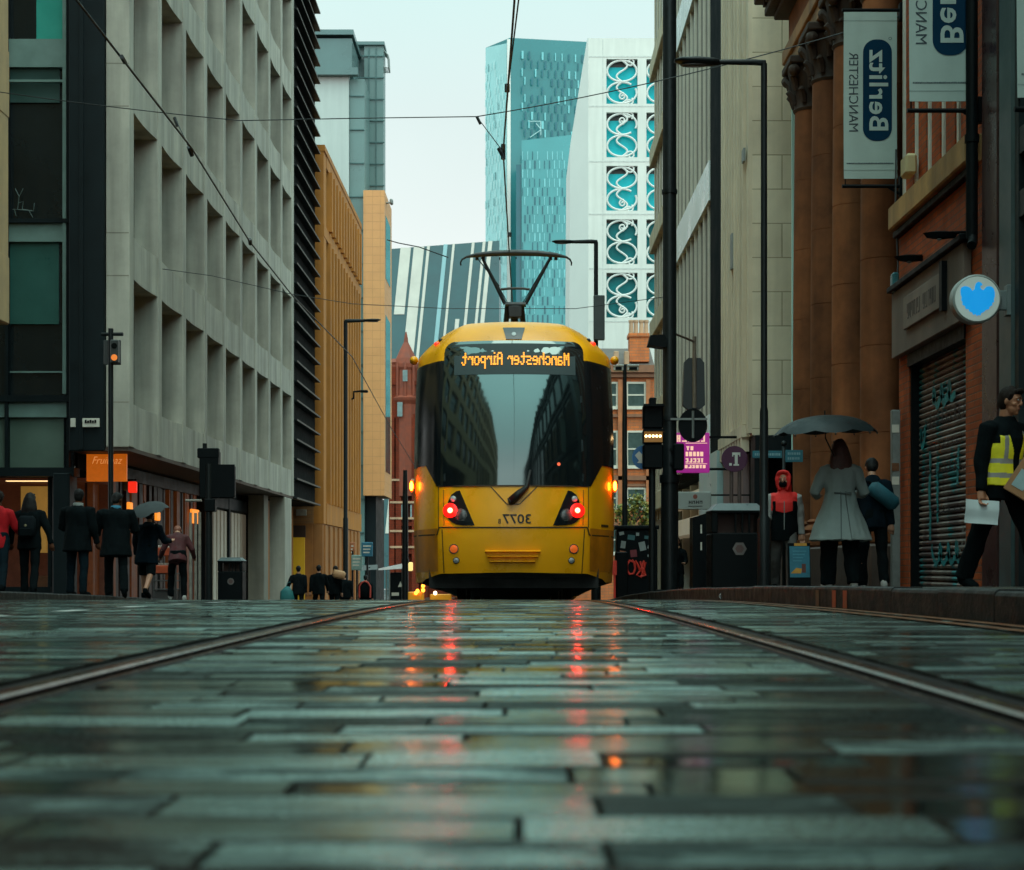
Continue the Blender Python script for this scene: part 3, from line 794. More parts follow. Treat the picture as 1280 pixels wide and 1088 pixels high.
# ---- glass tower
t = thing('glass_tower', 'tall teal glass tower with two faces and staggered window slits', 'tower', (4, 302, g(150)))
A = (PX(607,306),306.0); B = (PX(637.5,300),300.0); Cc = (PX(742,303),303.0)
zA, zB, zC = PZ(60,306), PZ(47.5,300), PZ(53,303)
zg = g(150)
mb = MB()
mb.add([(A[0],A[1],zg),(B[0],B[1],zg),(Cc[0],Cc[1],zg),(Cc[0],330,zg),(A[0],330,zg),(A[0],A[1],zA),(B[0],B[1],zB),(Cc[0],Cc[1],zC),(Cc[0],330,zC),(A[0],330,zA)],
       [(0,1,6,5),(1,2,7,6),(2,3,8,7),(3,4,9,8),(4,0,5,9),(5,6,7,8,9)])
tw_base = M('tower_glass', (.03,.185,.20), .22, .12, .08, 0)
tw_light = M('tower_panel_light', (.16,.47,.50), .3, .12, .2, 0)
tw_dark = M('tower_panel_dark', (.008,.11,.14), .2, .2, .2, 0)
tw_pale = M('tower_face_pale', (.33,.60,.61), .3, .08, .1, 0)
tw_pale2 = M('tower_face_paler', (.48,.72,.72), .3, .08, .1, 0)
mb.build('wall', tw_base, t)
def face_cells(p, q, z0, z1, cols, ch, seed, mats, pr, top_gap=3.2, off=.12):
    r = random.Random(seed); mb = MB()
    d = Vector((q[0]-p[0], q[1]-p[1], 0)); L = d.length; u = d/L; nrm = Vector((u.y, -u.x, 0))
    cw = L/cols; z = z1-top_gap; row = 0
    while z > z0:
        for c in range(cols):
            s = (c+.12+(row % 2)*.42)*cw
            if s + cw*.4 > L: continue
            k = r.random(); mi = None; acc = 0
            for i, pp in enumerate(pr):
                acc += pp
                if k < acc: mi = i; break
            if mi is None: continue
            w = cw*r.choice([.16,.22,.30])
            a = Vector((p[0],p[1],0)) + u*s + nrm*off; b = a + u*w
            mb.quad((a.x,a.y,z-ch*.9),(b.x,b.y,z-ch*.9),(b.x,b.y,z),(a.x,a.y,z), mi)
        z -= ch; row += 1
    return mb.build('glazing_pattern', mats, t, fix=False)
mb = MB()
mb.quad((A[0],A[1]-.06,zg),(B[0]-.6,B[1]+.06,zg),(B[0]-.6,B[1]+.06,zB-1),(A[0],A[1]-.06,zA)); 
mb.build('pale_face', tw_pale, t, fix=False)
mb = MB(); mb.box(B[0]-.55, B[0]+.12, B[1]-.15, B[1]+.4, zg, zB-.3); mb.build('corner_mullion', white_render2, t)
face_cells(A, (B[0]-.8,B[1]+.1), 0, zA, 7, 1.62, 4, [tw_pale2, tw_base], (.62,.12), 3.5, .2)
face_cells((B[0]+2.0,B[1]), Cc, 0, zC, 11, 1.62, 5, [tw_dark, tw_light], (.58,.30), 2.6)
# lower, paler wing
YW = 282.0
mb = MB(); mb.add([(PX(652,YW),YW,zg),(PX(722,YW),YW,zg),(PX(722,YW),YW+15,zg),(PX(652,YW),YW+15,zg),(PX(652,YW),YW,PZ(176,YW)),(PX(722,YW),YW,PZ(168,YW)),(PX(722,YW),YW+15,PZ(168,YW)),(PX(652,YW),YW+15,PZ(176,YW))],
   [(0,1,5,4),(1,2,6,5),(2,3,7,6),(3,0,4,7),(4,5,6,7)])
mb.build('lower_wing', M('tower_wing_glass', (.058,.28,.30), .22, .1, .08, 0), t)
mb = MB(); mb.box(PX(645,YW), PX(651.5,YW), YW+.5, YW+15, zg, PZ(205,YW)); mb.build('slot', tw_dark, t)
face_cells((PX(652,YW),YW), (PX(720,YW),YW), 0, PZ(172,YW), 11, 1.6, 6, [tw_dark, tw_light], (.46,.42), 2.5)
mb = MB(); xk, zk = PX(676,300), PZ(170,300)
for a, b in (((0,0),(0,2.6)),((0,2.6),(-2.2,2.6)),((0,1.0),(-2.0,-.4)),((.0,1.2),(-.9,2.2))): mb.tube([(xk+a[0],299.6,zk+a[1]),(xk+b[0],299.6,zk+b[1])], .10, 5)
mb.build('logo', M('pale_logo', (.35,.55,.55), .5), t)

# ---- white building with scrollwork windows
t = thing('white_building', 'white clad building with scrollwork window screens and a slanted edge', 'building', (8, 130, g(130)))
Y = 130.0; zT = PZ(48, Y); zg = g(130)-.5
def q3(px, py, d=0): return (PX(px,Y), Y+d, PZ(py,Y))
cols_ = [(758,797),(808,847),(858,897)]; rws = [(74+66.8*k, 130+66.8*k) for k in range(5)]
mb = MB()
xe0 = 735.5; xe1 = 930
# solid wall in strips round the openings
xs = [xe0] + [v for c in cols_ for v in c] + [xe1]
for a, b in zip(xs[0::2], xs[1::2]): mb.box(PX(a,Y), PX(b,Y), Y, Y+.8, zg, zT)
for c in cols_:
    zs = [48] + [v for rr in rws for v in rr] + [760]
    for a, b in zip(zs[0::2], zs[1::2]): mb.box(PX(c[0],Y), PX(c[1],Y), Y, Y+.8, max(zg,PZ(b,Y)), PZ(a,Y))
mb.box(PX(xe0,Y)+.1, PX(xe1,Y), Y+.8, Y+14, zg, zT)
mb.build('wall', white_render, t)
mb = MB()
# slanted splayed edge
Pp = [(735.5,48),(714,180),(712.5,430),(712.5,760)]
vs = [(PX(735.5,Y),Y+.002,PZ(py,Y)) for _, py in Pp] + [(PX(px,Y)-.0,Y+2.2,PZ(py,Y+2.2)) for px, py in Pp]
mb.add(vs, [(0,4,5,1),(1,5,6,2),(2,6,7,3)])
vs2 = [(PX(px,Y),Y+2.2,PZ(py,Y+2.2)) for px, py in Pp] + [(PX(px,Y),Y+14,PZ(py,Y+2.2)) for px, py in Pp]
mb.add(vs2, [(0,4,5,1),(1,5,6,2),(2,6,7,3)])
mb.build('splayed_edge', white_render2, t, fix=False)
mb = MB()
for py in (71,133,202,268,336,402): mb.box(PX(736,Y), PX(xe1,Y), Y-.02, Y-.001, PZ(py,Y)-.05, PZ(py,Y)+.05)
mb.box(PX(753.5,Y)-.03, PX(753.5,Y)+.03, Y-.021, Y-.001, zg, zT-.1)
mb.build('joints', M('pale_joint', (.50,.52,.49), .6), t)
def arc(cx, cz, r, a0, a1, n=18): return [(cx + r*cos(R(a0+(a1-a0)*k/n)), Y+.12, cz + r*sin(R(a0+(a1-a0)*k/n))) for k in range(n+1)]
for ci, c in enumerate(cols_[:2]):
    for ri, rr in enumerate(rws):
        x0, x1 = PX(c[0],Y), PX(c[1],Y); z0, z1 = PZ(rr[1],Y), PZ(rr[0],Y)
        mb = MB(); mb.quad((x0,Y+.45,z0),(x1,Y+.45,z0),(x1,Y+.45,z1),(x0,Y+.45,z1))
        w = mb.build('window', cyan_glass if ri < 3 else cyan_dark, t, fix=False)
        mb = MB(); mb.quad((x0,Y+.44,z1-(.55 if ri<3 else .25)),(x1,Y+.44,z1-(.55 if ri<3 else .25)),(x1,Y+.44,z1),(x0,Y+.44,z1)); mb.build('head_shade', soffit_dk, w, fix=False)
        W = x1-x0; H = z1-z0; xm = (x0+x1)/2; ro = W*.49; th = .09
        mb = MB(); fl = 1 if ri % 2 == 0 else -1
        def fz(z): return z if fl == 1 else z0+z1-z
        def T_(pts, r=th): mb.tube([(p[0],p[1],fz(p[2])) for p in pts], r, 6)
        for half in (0, 1):
            cz = z1 - H*.26 if half == 0 else z0 + H*.255
            ry = H*.235
            T_([(xm + ro*.97*cos(2*pi*k/26+ .9), Y+.12, cz + ry*sin(2*pi*k/26+.9)) for k in range(25 if half else 27)])
            sgn = 1 if half == 0 else -1
            T_([(xm + sgn*W*.17*sin(2*pi*k/18), Y+.12, cz + ry*(1-2*k/18)) for k in range(19)], th*.95)
        def spiral(cx, cz, r0, turns, a0, s=1):
            return [(cx + r0*(1-.8*k/26)*cos(a0+s*turns*2*pi*k/26), Y+.12, cz + r0*(1-.8*k/26)*sin(a0+s*turns*2*pi*k/26)) for k in range(27)]
        T_(spiral(xm+W*.02, z0+H*.17, W*.12, 1.3, 1.2), th*.8)
        T_(spiral(xm+W*.28, z1-H*.05, W*.14, 1.2, 3.6), th*.8)
        T_(spiral(xm+W*.24, z0+H*.06, W*.13, 1.2, 1.0, -1), th*.8)
        mb.build('scroll_screen', white_render2, w)
mb = MB(); mb.box(PX(745,Y), PX(900,Y), Y+3, Y+10, zT, zT+.28); mb.build('roof_upstand', white_render2, t)

# ---- orange victorian building
t = thing('brick_building', 'orange brick Victorian building with sash windows and chimney stack', 'building', (7, 110, g(110)))
Y = 110.0
mb = MB(); mb.box(PX(690,Y), PX(818,Y), Y, Y+10, g(110)-.5, PZ(466,Y)); mb.build('wall', orange_brick, t)
mb = MB()
for py, pr, h in ((462,.5,.5),(470,.3,.25),(520,.18,.2),(598,.25,.3),(607,.15,.15),(655,.2,.2)): mb.box(PX(690,Y), PX(819,Y), Y-pr, Y+.1, PZ(py,Y)-h/2, PZ(py,Y)+h/2)
mb.build('cornice', M('brown_cornice', (.24,.10,.05), .7, .25, 2, .1), t)
mb = MB(); mb.add([(PX(690,Y),Y-.2,PZ(458,Y)),(PX(818,Y),Y-.2,PZ(458,Y)),(PX(818,Y),Y+4,PZ(426,Y)),(PX(690,Y),Y+4,PZ(426,Y)),(PX(690,Y),Y+4,PZ(458,Y)),(PX(818,Y),Y+4,PZ(458,Y))],[(0,1,2,3),(0,3,4),(1,5,2),(0,4,5,1),(4,3,2,5)])
rf = mb.build('roof', slate, t)
mb = MB(); mb.cbox(PX(787,Y), PX(812,Y), Y+.2, Y+1.6, PZ(452,Y), PZ(421,Y), .03); mb.cbox(PX(785.5,Y), PX(813.5,Y), Y+.1, Y+1.7, PZ(421,Y), PZ(416,Y), .03)
ch = mb.build('chimney', orange_brick, rf)
for px in (770,783):
    mb = MB(); mb.cbox(PX(px-3,Y), PX(px+3,Y), Y-.35, Y+.2, PZ(457,Y), PZ(440,Y), .03); mb.build('dormer', red_stone, rf)
for px in (790,796,803,809):
    mb = MB(); mb.lathe(PX(px,Y), Y+.9, [(.16,PZ(416,Y)),(.14,PZ(402,Y)),(.18,PZ(400,Y)),(.18,PZ(398,Y))], 8); mb.build('chimney_pot', red_stone, rf)
wh = M('sash_white', (.62,.58,.48), .5, .1, 3); gl = M('sash_glass', (.055,.085,.08), .12, .3, 2, 0)
def sash(x0, x1, y0, y1):
    mb = MB(); a, b, z0, z1 = PX(x0,Y), PX(x1,Y), PZ(y1,Y), PZ(y0,Y); e = .13
    mb.box(a-e,a,Y-.06,Y+.05,z0-e,z1+e); mb.box(b,b+e,Y-.06,Y+.05,z0-e,z1+e); mb.box(a,b,Y-.06,Y+.05,z1,z1+e); mb.box(a-.2,b+.2,Y-.14,Y+.05,z0-e-.1,z0); mb.box(a,b,Y-.05,Y+.05,(z0+z1)/2-.05,(z0+z1)/2+.05)
    w = mb.build('window', wh, t)
    mb = MB(); mb.quad((a,Y-.01,z0),(b,Y-.01,z0),(b,Y-.01,z1),(a,Y-.01,z1)); mb.build('pane', gl, w, fix=False)
for x0, x1 in ((762,770),(785,805)):
    sash(x0, x1, 480, 508); sash(x0, x1, 541, 582); sash(x0, x1, 612, 634); sash(x0, x1, 660, 690)
mb = MB()
for px in (775,780,810): mb.box(PX(px,Y)-.15, PX(px,Y)+.15, Y-.25, Y+.02, g(110)-.5, PZ(475,Y))
mb.build('pilaster', M('brown_pilaster', (.40,.13,.045), .7, .25, 2, .1), t)
# ================================================================== RIGHT BUILDINGS
# ---- cream banded building further down
t = thing('office_building', 'beige building with sloping cream floor bands behind the black pole', 'building', (4.2, 47, g(47)))
XF = 4.2
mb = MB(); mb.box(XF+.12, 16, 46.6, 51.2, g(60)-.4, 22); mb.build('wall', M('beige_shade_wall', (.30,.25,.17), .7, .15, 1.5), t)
mb = MB()
for k in range(8):
    z = 1.7 + 2.75*k; mb.cbox(XF-.06, XF+.14, 46.58, 51.2, z, z+.55, .02)
mb.build('floor_band', cream_band, t)
mb = MB(); y = 46.7
while y < 51:
    mb.box(XF+.06, XF+.14, y, y+.22, 1.4, 21.8); y += .95
mb.build('mullions', beige_rib, t)
for k in range(8):
    z = 1.7+2.75*k+.55
    w = MB(); w.box(XF+.09, XF+.13, 46.7, 51.1, z, z+2.2); w.build('window', glassy('grey_green_glass', (.10,.13,.11), rough=.15), t)

# ---- dark glass building with pale vertical fins
t = thing('office_building', 'dark glass office block with thin pale vertical fins and white spandrel bands', 'building', (4.2, 39, g(39)))
mb = MB(); mb.box(XF+.14, 18, 33.4, 46.5, 2.2, 26); mb.build('wall', black_deep, t)
mb = MB(); mb.cbox(XF-.01, XF+.3, 32.95, 35.25, 2.1, 26, .02)
mb.build('end_wall', M('matt_black_cladding', (.004,.008,.010), .7, .2, 2, 0, spec=.03), t)
mb = MB()
for z in (2.45, 8.05, 13.65, 19.25): mb.box(XF-.04, XF+.12, 35.27, 46.45, z, z+.88)
mb.build('spandrel', M('white_spandrel', (.74,.80,.78), .3, .08, 1, .02), t)
for k, z in enumerate((3.33, 8.93, 14.53, 20.13)):
    for j in range(12):
        y = 35.3 + j*.92; w = MB(); w.box(XF+.06, XF+.12, y, y+.92, z, z+4.72); w.build('window', glassy('smoky_glass', (.006,.012,.013), spec=.04) if (j*7+k*3) % 5 not in (1,) else glassy('bright_glass', (.03,.06,.06), spec=.35), t)
y = 35.8; i = 0
while y < 46.4:
    mb = MB(); mb.cbox(XF+.005, XF+.08, y, y+.07, 2.4, 26, .008); mb.build('fin', M('champagne_fin', (.60,.55,.45), .4, .1, 3, .03, metal=.3), t)
    if i % 3 == 1:
        pass
    y += .92; i += 1
mb = MB(); mb.box(XF+.5, 18, 33.4, 46.5, g(46)-.4, 2.2); mb.build('base_wall', black_clad, t)
# pale teal glazed canopy and lower shopfront
mb = MB(); mb.box(XF-.1, XF+.4, 33.3, 36.6, 1.15, 2.4); mb.build('canopy_fascia', M('pale_teal_fascia', (.36,.50,.50), .35, .15, 2, .03), t)
mb = MB(); mb.box(XF-.12, XF+.4, 36.65, 46, .75, 1.15); mb.box(XF-.12, XF+.4, 36.65, 46, 1.55, 1.75); mb.build('shop_band', M('cream_strip', (.60,.52,.40), .4, .2, 2, emit=(1,.8,.5), es=.1), t)
for k in range(5):
    mb = MB(); y = 36+k*2; mb.box(XF+.28, XF+.48, y, y+.2, g(46)-.3, 2.1); mb.build('shop_post', white_trim, t)

# ---- beige stone building
t = thing('office_building', 'beige stone block with ribbed flank and a black shop entrance at street level', 'building', (4.2, 29, g(29)))
mb = MB(); mb.box(XF+.012, 12, 29.0, 32.9, 2.36, 22); mb.build('wall', beige_stone, t)
mb = MB()
for k in range(9): mb.box(XF-.10, XF+.03, 29.45+k*.38, 29.62+k*.38, 2.6, 22)
mb.box(XF-.06, XF+.03, 29.02, 29.3, 2.4, 22)
mb.build('ribs', beige_rib, t)
mb = MB(); mb.box(XF-.13, XF+.02, 29.4, 32.9, 2.36, 2.58)
for k in range(9): mb.box(XF-.125, XF+.02, 29.45+k*.38, 29.62+k*.38, 2.1, 2.36)
mb.build('dentils', beige_rib, t)
mb = MB(); mb.box(XF+.1, 12, 29.3, 32.9, g(30)-.2, 2.35); mb.build('shop_interior', black_deep, t)
mauve = M('mauve_panel', (.22,.14,.14), .5, .2, 2, .04)
mb = MB(); mb.box(XF-.02, XF+.1, 30.0, 32.9, g(30)-.2, 2.1); mb.build('base_wall', mauve, t)
mb = MB()
for y in (30.5, 31.6): mb.box(XF-.04, XF-.015, y, y+.8, g(30)+.3, 1.0)
mb.build('window', dark_glass, t)
mb = MB(); mb.cbox(XF+.02, 6.6, 28.7, 29.28, 2.0, 2.34, .01); mb.cbox(XF+.02, XF+.14, 28.8, 29.28, g(29)-.1, 2.0, .01); mb.build('entrance_frame', black_clad, t)
for px, py, w, h in ((937,195,1.2,8),(922,315,2.5,22)):
    mb = MB(); yy = 2000*XF/(px-650); mb.box(XF-.13, XF-.09, yy-.12, yy+.12, PZ(py+h,yy), PZ(py-h,yy)); mb.build('vent', pole_grey, t)

# ---- vertical banner between
b = thing('vertical_banner', 'narrow pale teal vertical banner with faint red marks beside the columns', 'banner', (4.92, 28.4, PZ(570,28.4)))
mb = MB(); mb.cbox(PX(989.5,28.4), PX(1004,28.4), 28.4, 28.43, PZ(570,28.4), PZ(30,28.4), .005); mb.build('cloth', M('pale_teal_cloth', (.55,.82,.76), .7, .08, 1, .04, streak=.15), b)
mb = MB()
for k, py in enumerate((135,165,195,216)):
    z = PZ(py,28.39); x = PX(996,28.39)
    mb.box(x-.03,x+.06,28.385,28.397,z-.01,z+.01); mb.box(x-.03,x-.01,28.385,28.397,z-.12,z+.01); mb.box(x+.02,x+.04,28.385,28.397,z-.14,z+.01)
    if k % 2: mb.box(x-.03,x+.06,28.385,28.397,z-.08,z-.06)
mb.build('lettering', M('faded_red_ink', (.50,.16,.13), .7), b)
s = thing('projecting_sign', 'small black sign with two pale letters beside the sandstone columns', 'sign', (4.85, 28, PZ(485,28)))
mb = MB(); mb.cbox(PX(992,28), PX(1006,28), 27.98, 28.02, PZ(485,28), PZ(459,28), .004); mb.build('panel', black_paint, s)
mb = MB(); put_text(mb, 'CA', lambda u,v: (PX(993,27.97)+.14*(1-u)+.0, 27.972, PZ(480,27.97)+.22*v)); mb.build('lettering', white_trim, s, fix=False)

# ---- brown column building
t = thing('bank_building', 'sooty brown sandstone building with four tall round columns and heavy cornice', 'building', (4.9, 23.5, g(23)))
mb = MB(); mb.box(5.25, 14, 20.25, 27.3, base_z(24), 16); mb.build('wall', brown_stone, t)
ENT = 8.35
for i, (yc, rr) in enumerate(((21.3,.30),(23.25,.30),(24.95,.30),(26.55,.30))):
    xc = 4.83
    mb = MB(); prof = [(rr*1.0,.72)]
    for zj in (1.75,2.9,4.05,5.2,6.35):
        q_ = rr*(1.0 - .11*max(0,(zj-2.2)/5.3)**1.6); prof += [(q_,zj-.008),(q_*.982,zj-.005),(q_*.982,zj+.005),(q_,zj+.008)]
    prof += [(rr*.89,7.55)]
    mb.lathe(xc, yc, prof, 28); c = mb.build('column', brown_stone, t, smooth=True, auto=40)
    mb = MB()
    mb.cbox(xc-.4, xc+.4, yc-.4, yc+.4, .28, .5, .03); mb.lathe(xc, yc, [(.38,.5),(.41,.55),(.38,.60),(.33,.64),(.36,.68),(.31,.72)], 28)
    mb.build('base', brown_stone, c, smooth=True, auto=30)
    mb = MB(); mb.lathe(xc, yc, [(rr*.92,7.5),(rr*1.0,7.54),(rr*.92,7.58),(rr*.95,7.7),(rr*1.15,8.0),(rr*1.3,8.2)], 20)
    for k in range(8):
        a = k*pi/4+.2
        for zz0, rad, l in ((7.62,rr*.98,.20),(7.84,rr*1.08,.22)):
            cx, cy = xc+rad*cos(a+ (0 if zz0<7.7 else .39)), yc+rad*sin(a+(0 if zz0<7.7 else .39))
            dx, dy = cos(a+(0 if zz0<7.7 else .39)), sin(a+(0 if zz0<7.7 else .39))
            mb.tube([(cx,cy,zz0),(cx+dx*.04,cy+dy*.04,zz0+l*.7),(cx+dx*.11,cy+dy*.11,zz0+l),(cx+dx*.13,cy+dy*.13,zz0+l*.85)], [.05,.06,.05,.025], 6)
    for sx in (-1,1):
        for sy in (-1,1): mb.ell((xc+sx*.34,yc+sy*.34,8.12),(.1,.1,.1),8,6)
    mb.cbox(xc-.42, xc+.42, yc-.42, yc+.42, 8.22, ENT-.005, .02)
    mb.build('capital', brown_dark, c, smooth=True, auto=40)
mb = MB()
mb.cbox(4.55, 5.3, 20.0, 27.45, ENT, ENT+.22, .015); mb.cbox(4.50, 5.3, 19.97, 27.48, ENT+.225, ENT+.46, .015)
mb.build('architrave', M('light_sandstone_band', (.36,.18,.075), .7, .25, 2, .15, streak=.4), t)
mb = MB(); mb.cbox(4.6, 5.3, 20.0, 27.4, ENT+.465, ENT+1.05, .015); mb.build('frieze', brown_stone, t)
mb = MB()
for k, (pr, z0, z1) in enumerate(((.12,1.055,1.16),(.26,1.165,1.30),(.42,1.42,1.56),(.5,1.565,1.66))): mb.cbox(4.5-pr, 5.3, 19.9-pr*.5, 27.5+pr, ENT+z0, ENT+z1, .02)
y = 20.0
while y < 27.7: mb.cbox(4.2, 5.3, y, y+.13, ENT+1.30, ENT+1.42, .01); y += .27
mb.build('cornice', brown_dark, t)
mb = MB(); mb.cbox(4.4, 6.0, 20.1, 27.3, ENT+1.68, ENT+3.2, .03)
for k in range(5): mb.cbox(4.32, 4.4, 20.4+k*1.7, 20.9+k*1.7, ENT+1.7, ENT+3.15, .02)
mb.build('parapet', brown_stone, t)
mb = MB(); mb.cbox(4.42, 5.3, 20.25, 27.25, base_z(24), .275, .03); mb.build('plinth', M('dark_plinth_stone', (.07,.045,.035), .5, .3, 2, .15), t)
mb = MB()
for yc in (22.3, 24.1, 25.8): mb.box(5.2, 5.26, yc-.4, yc+.4, .9, 6.5)
mb.build('window', dark_glass, t)
mb = MB(); mb.cbox(5.0, 5.3, 20.2, 20.95, .28, 8.3, .02); mb.build('pilaster', brown_stone, t)

# ---- brick shop building with the shutter
XW = 4.75
def YW_(px): return 2*1000*XW/(px-650)
t = thing('brick_building', 'orange red brick shop building with a graffitied roller shutter and stone ledge', 'building', (XW, 18.3, g(18)))
mb = MB()
mb.box(XW, 14, 16.35, 17.05, base_z(18), 3.42); mb.box(XW, 14, 19.55, 20.05, base_z(18), 3.42)
mb.box(XW, 14, 16.35, 20.05, 3.42, 4.18); mb.box(XW+.28, 14, 17.05, 19.55, base_z(18), 3.40)
mb.box(XW+.10, 14, 16.35, 20.05, 4.48, 14)
mb.build('wall', brick_red, t)
mb = MB()
for k in range(6): mb.box(XW+.055, XW+.10, 16.45+k*.62, 16.45+k*.62+.36, 4.485, 14)
mb.build('pilaster', brick_red, t)
mb = MB()
for k in range(6): mb.box(XW+.04, XW+.098, 16.45+k*.62+.40, 16.45+k*.62+.48, 4.485, 14)
mb.build('white_strip', white_trim, t)
mb = MB(); mb.cbox(XW-.14, XW+.4, 16.58, 20.05, 4.18, 4.48, .02); mb.build('ledge', ledge_stone, t)
mb = MB(); mb.cbox(XW-.08, XW+.2, 16.58, 20.05, 4.09, 4.175, .01); mb.build('ledge_shadow_strip', black_paint, t)  # black strip standing in for the shadow under the ledge
mb = MB(); mb.cbox(XW-.10, XW-.004, 16.8, 20.02, 2.58, 3.40, .01); mb.build('fascia', fascia_stone, t)
mb = MB(); mb.cbox(XW-.16, XW+.05, 16.7, 20.04, 3.40, 3.47, .01); mb.build('fascia_cap', black_paint, t)
sg = MB(); sg.cbox(XW-.14, XW-.102, 17.55, 19.25, 2.83, 3.22, .008); sign = sg.build('name_board', M('worn_sign_stone', (.22,.17,.14), .65, .2, 3, .1, streak=.3), t)
mb = MB(); mb.box(XW-.16, XW-.10, 17.42, 17.53, 2.78, 3.32); mb.build('board_end', black_paint, sign)
mb = MB(); r = random.Random(9); y = 19.05
while y > 17.75:       # weathered, no longer readable cut letters
    w = r.uniform(.05,.10)
    if r.random() < .86:
        mb.box(XW-.144, XW-.139, y-w, y-w+.018, 2.93, 3.11); 
        if r.random() < .7: mb.box(XW-.144, XW-.139, y-.018, y, 2.93+r.uniform(0,.08), 3.11)
        z = r.choice([2.93,3.01,3.092]); mb.box(XW-.144, XW-.139, y-w+.02, y-.02, z, z+.018)
    y -= w+.03
mb.build('cut_letters', M('sign_letter_dark', (.07,.05,.045), .7), sign)
# shutter
shm = bpy.data.materials.new('graffiti_shutter'); shm.use_nodes = True
nt = shm.node_tree; N = nt.nodes; L = nt.links; bs = N['Principled BSDF']; bs.inputs['Roughness'].default_value = .5; bs.inputs['Metallic'].default_value = .2
gp = N.new('ShaderNodeNewGeometry'); mpn = N.new('ShaderNodeMapping'); mpn.inputs['Scale'].default_value = (1,1.5,.75); L.new(gp.outputs['Position'], mpn.inputs['Vector'])
def nz_(scale, det, off):
    n = N.new('ShaderNodeTexNoise'); n.inputs['Scale'].default_value = scale; n.inputs['Detail'].default_value = det
    a = N.new('ShaderNodeVectorMath'); a.operation = 'ADD'; a.inputs[1].default_value = off; L.new(mpn.outputs[0], a.inputs[0]); L.new(a.outputs[0], n.inputs['Vector']); return n.outputs['Fac']
def thr(src, lo, hi):
    n = N.new('ShaderNodeMapRange'); n.inputs[1].default_value = lo; n.inputs[2].default_value = hi; L.new(src, n.inputs[0]); return n.outputs[0]
def mix_(f, A, B):
    n = N.new('ShaderNodeMix'); n.data_type = 'RGBA'; L.new(f, n.inputs['Factor'])
    if isinstance(A, tuple): n.inputs['A'].default_value = A
    else: L.new(A, n.inputs['A'])
    if isinstance(B, tuple): n.inputs['B'].default_value = B
    else: L.new(B, n.inputs['B'])
    return n.outputs['Result']
c = mix_(thr(nz_(3,6,(0,0,0)),.35,.65), (.20,.155,.135,1), (.36,.29,.26,1))
c = mix_(thr(nz_(1.5,3,(5,2,9)),.52,.56), c, (.13,.09,.09,1))
c = mix_(thr(nz_(2.2,2,(1,7.3,3)),.57,.60), c, (.02,.22,.24,1))
c = mix_(thr(nz_(2.6,2,(9,1.3,4.6)),.66,.69), c, (.40,.12,.03,1))
L.new(c, bs.inputs['Base Color'])
mb = MB(); z = base_z(18)+.35; z = g(18.3)+KH+.02
while z < 2.56:
    mb.prism([(XW+.16,z),(XW+.118,z+.018),(XW+.112,z+.038),(XW+.125,z+.056),(XW+.16,z+.066)], lambda a,b,d: (a, 17.10+d*2.4, b), 0, 1); z += .07
sh = mb.build('shutter', shm, t)
mb = MB(); mb.box(XW+.02, XW+.2, 17.05, 17.10, base_z(18), 2.57); mb.box(XW+.02, XW+.2, 19.5, 19.55, base_z(18), 2.57); mb.box(XW-.02, XW+.27, 17.051, 19.549, 2.42, 2.575); mb.build('shutter_frame', black_paint, t)
r = random.Random(17)
def strip(mb, pts, w, x=XW+.106):            # flat sprayed line in the plane of the shutter
    P2 = [Vector((p[0], p[1])) for p in pts]; L_ = []; 
    for i, p in enumerate(P2):
        d = (P2[min(i+1,len(P2)-1)] - P2[max(i-1,0)]); d.normalize(); n_2 = Vector((-d.y, d.x)) * w * .5 * (.75+.5*r.random())
        L_.append((p+n_2, p-n_2))
    for (a, b), (c, d) in zip(L_, L_[1:]): mb.add([(x,a.x,a.y),(x,b.x,b.y),(x,d.x,d.y),(x,c.x,c.y)], [(0,1,2,3)])
def scr(mb, y0, y1, z0, z1, loops, w, loopy=1.0, n=14):
    pts = []
    N_2 = int(loops*n); ph = r.uniform(0,6)
    for k in range(N_2+1):
        u = k/N_2; a = 2*pi*loops*u+ph
        pts.append((y0+(y1-y0)*u + loopy*(y1-y0)/loops*.35*cos(a), (z0+z1)/2 + (z1-z0)/2*sin(a)*(.8+.3*sin(3.1*a))))
    strip(mb, pts, w)
mb = MB(); scr(mb,17.75,17.15,-.12,.10,6,.016); scr(mb,17.7,17.2,.16,.30,4,.014); scr(mb,17.6,17.2,.36,.44,3,.012)
mb.build('white_scribble', M('white_spray', (.30,.30,.28), .6, .4, 14), sh, fix=False)
mb = MB(); scr(mb,19.1,17.5,1.62,1.80,9,.022); scr(mb,19.2,17.5,1.06,1.18,8,.018); scr(mb,18.9,17.3,.60,.68,7,.016); scr(mb,18.7,17.6,1.35,1.45,6,.014)
mb.build('black_scribble', M('black_spray', (.012,.012,.016), .6, .3, 14), sh, fix=False)
tl = M('teal_spray', (.012,.20,.22), .6, .45, 7)
mb = MB(); scr(mb,18.9,17.9,1.86,2.08,3,.09); scr(mb,19.42,19.2,1.42,1.66,1.5,.09); scr(mb,18.8,17.6,.02,.26,3.5,.07)
for yy, za, zb_ in ((18.95,.30,1.35),(18.6,.5,1.2),(17.35,.35,1.7),(17.75,.9,1.3)): strip(mb, [(yy+r.uniform(-.03,.03), za+(zb_-za)*k/8) for k in range(9)], .09)
mb.build('teal_scribble', tl, sh, fix=False)
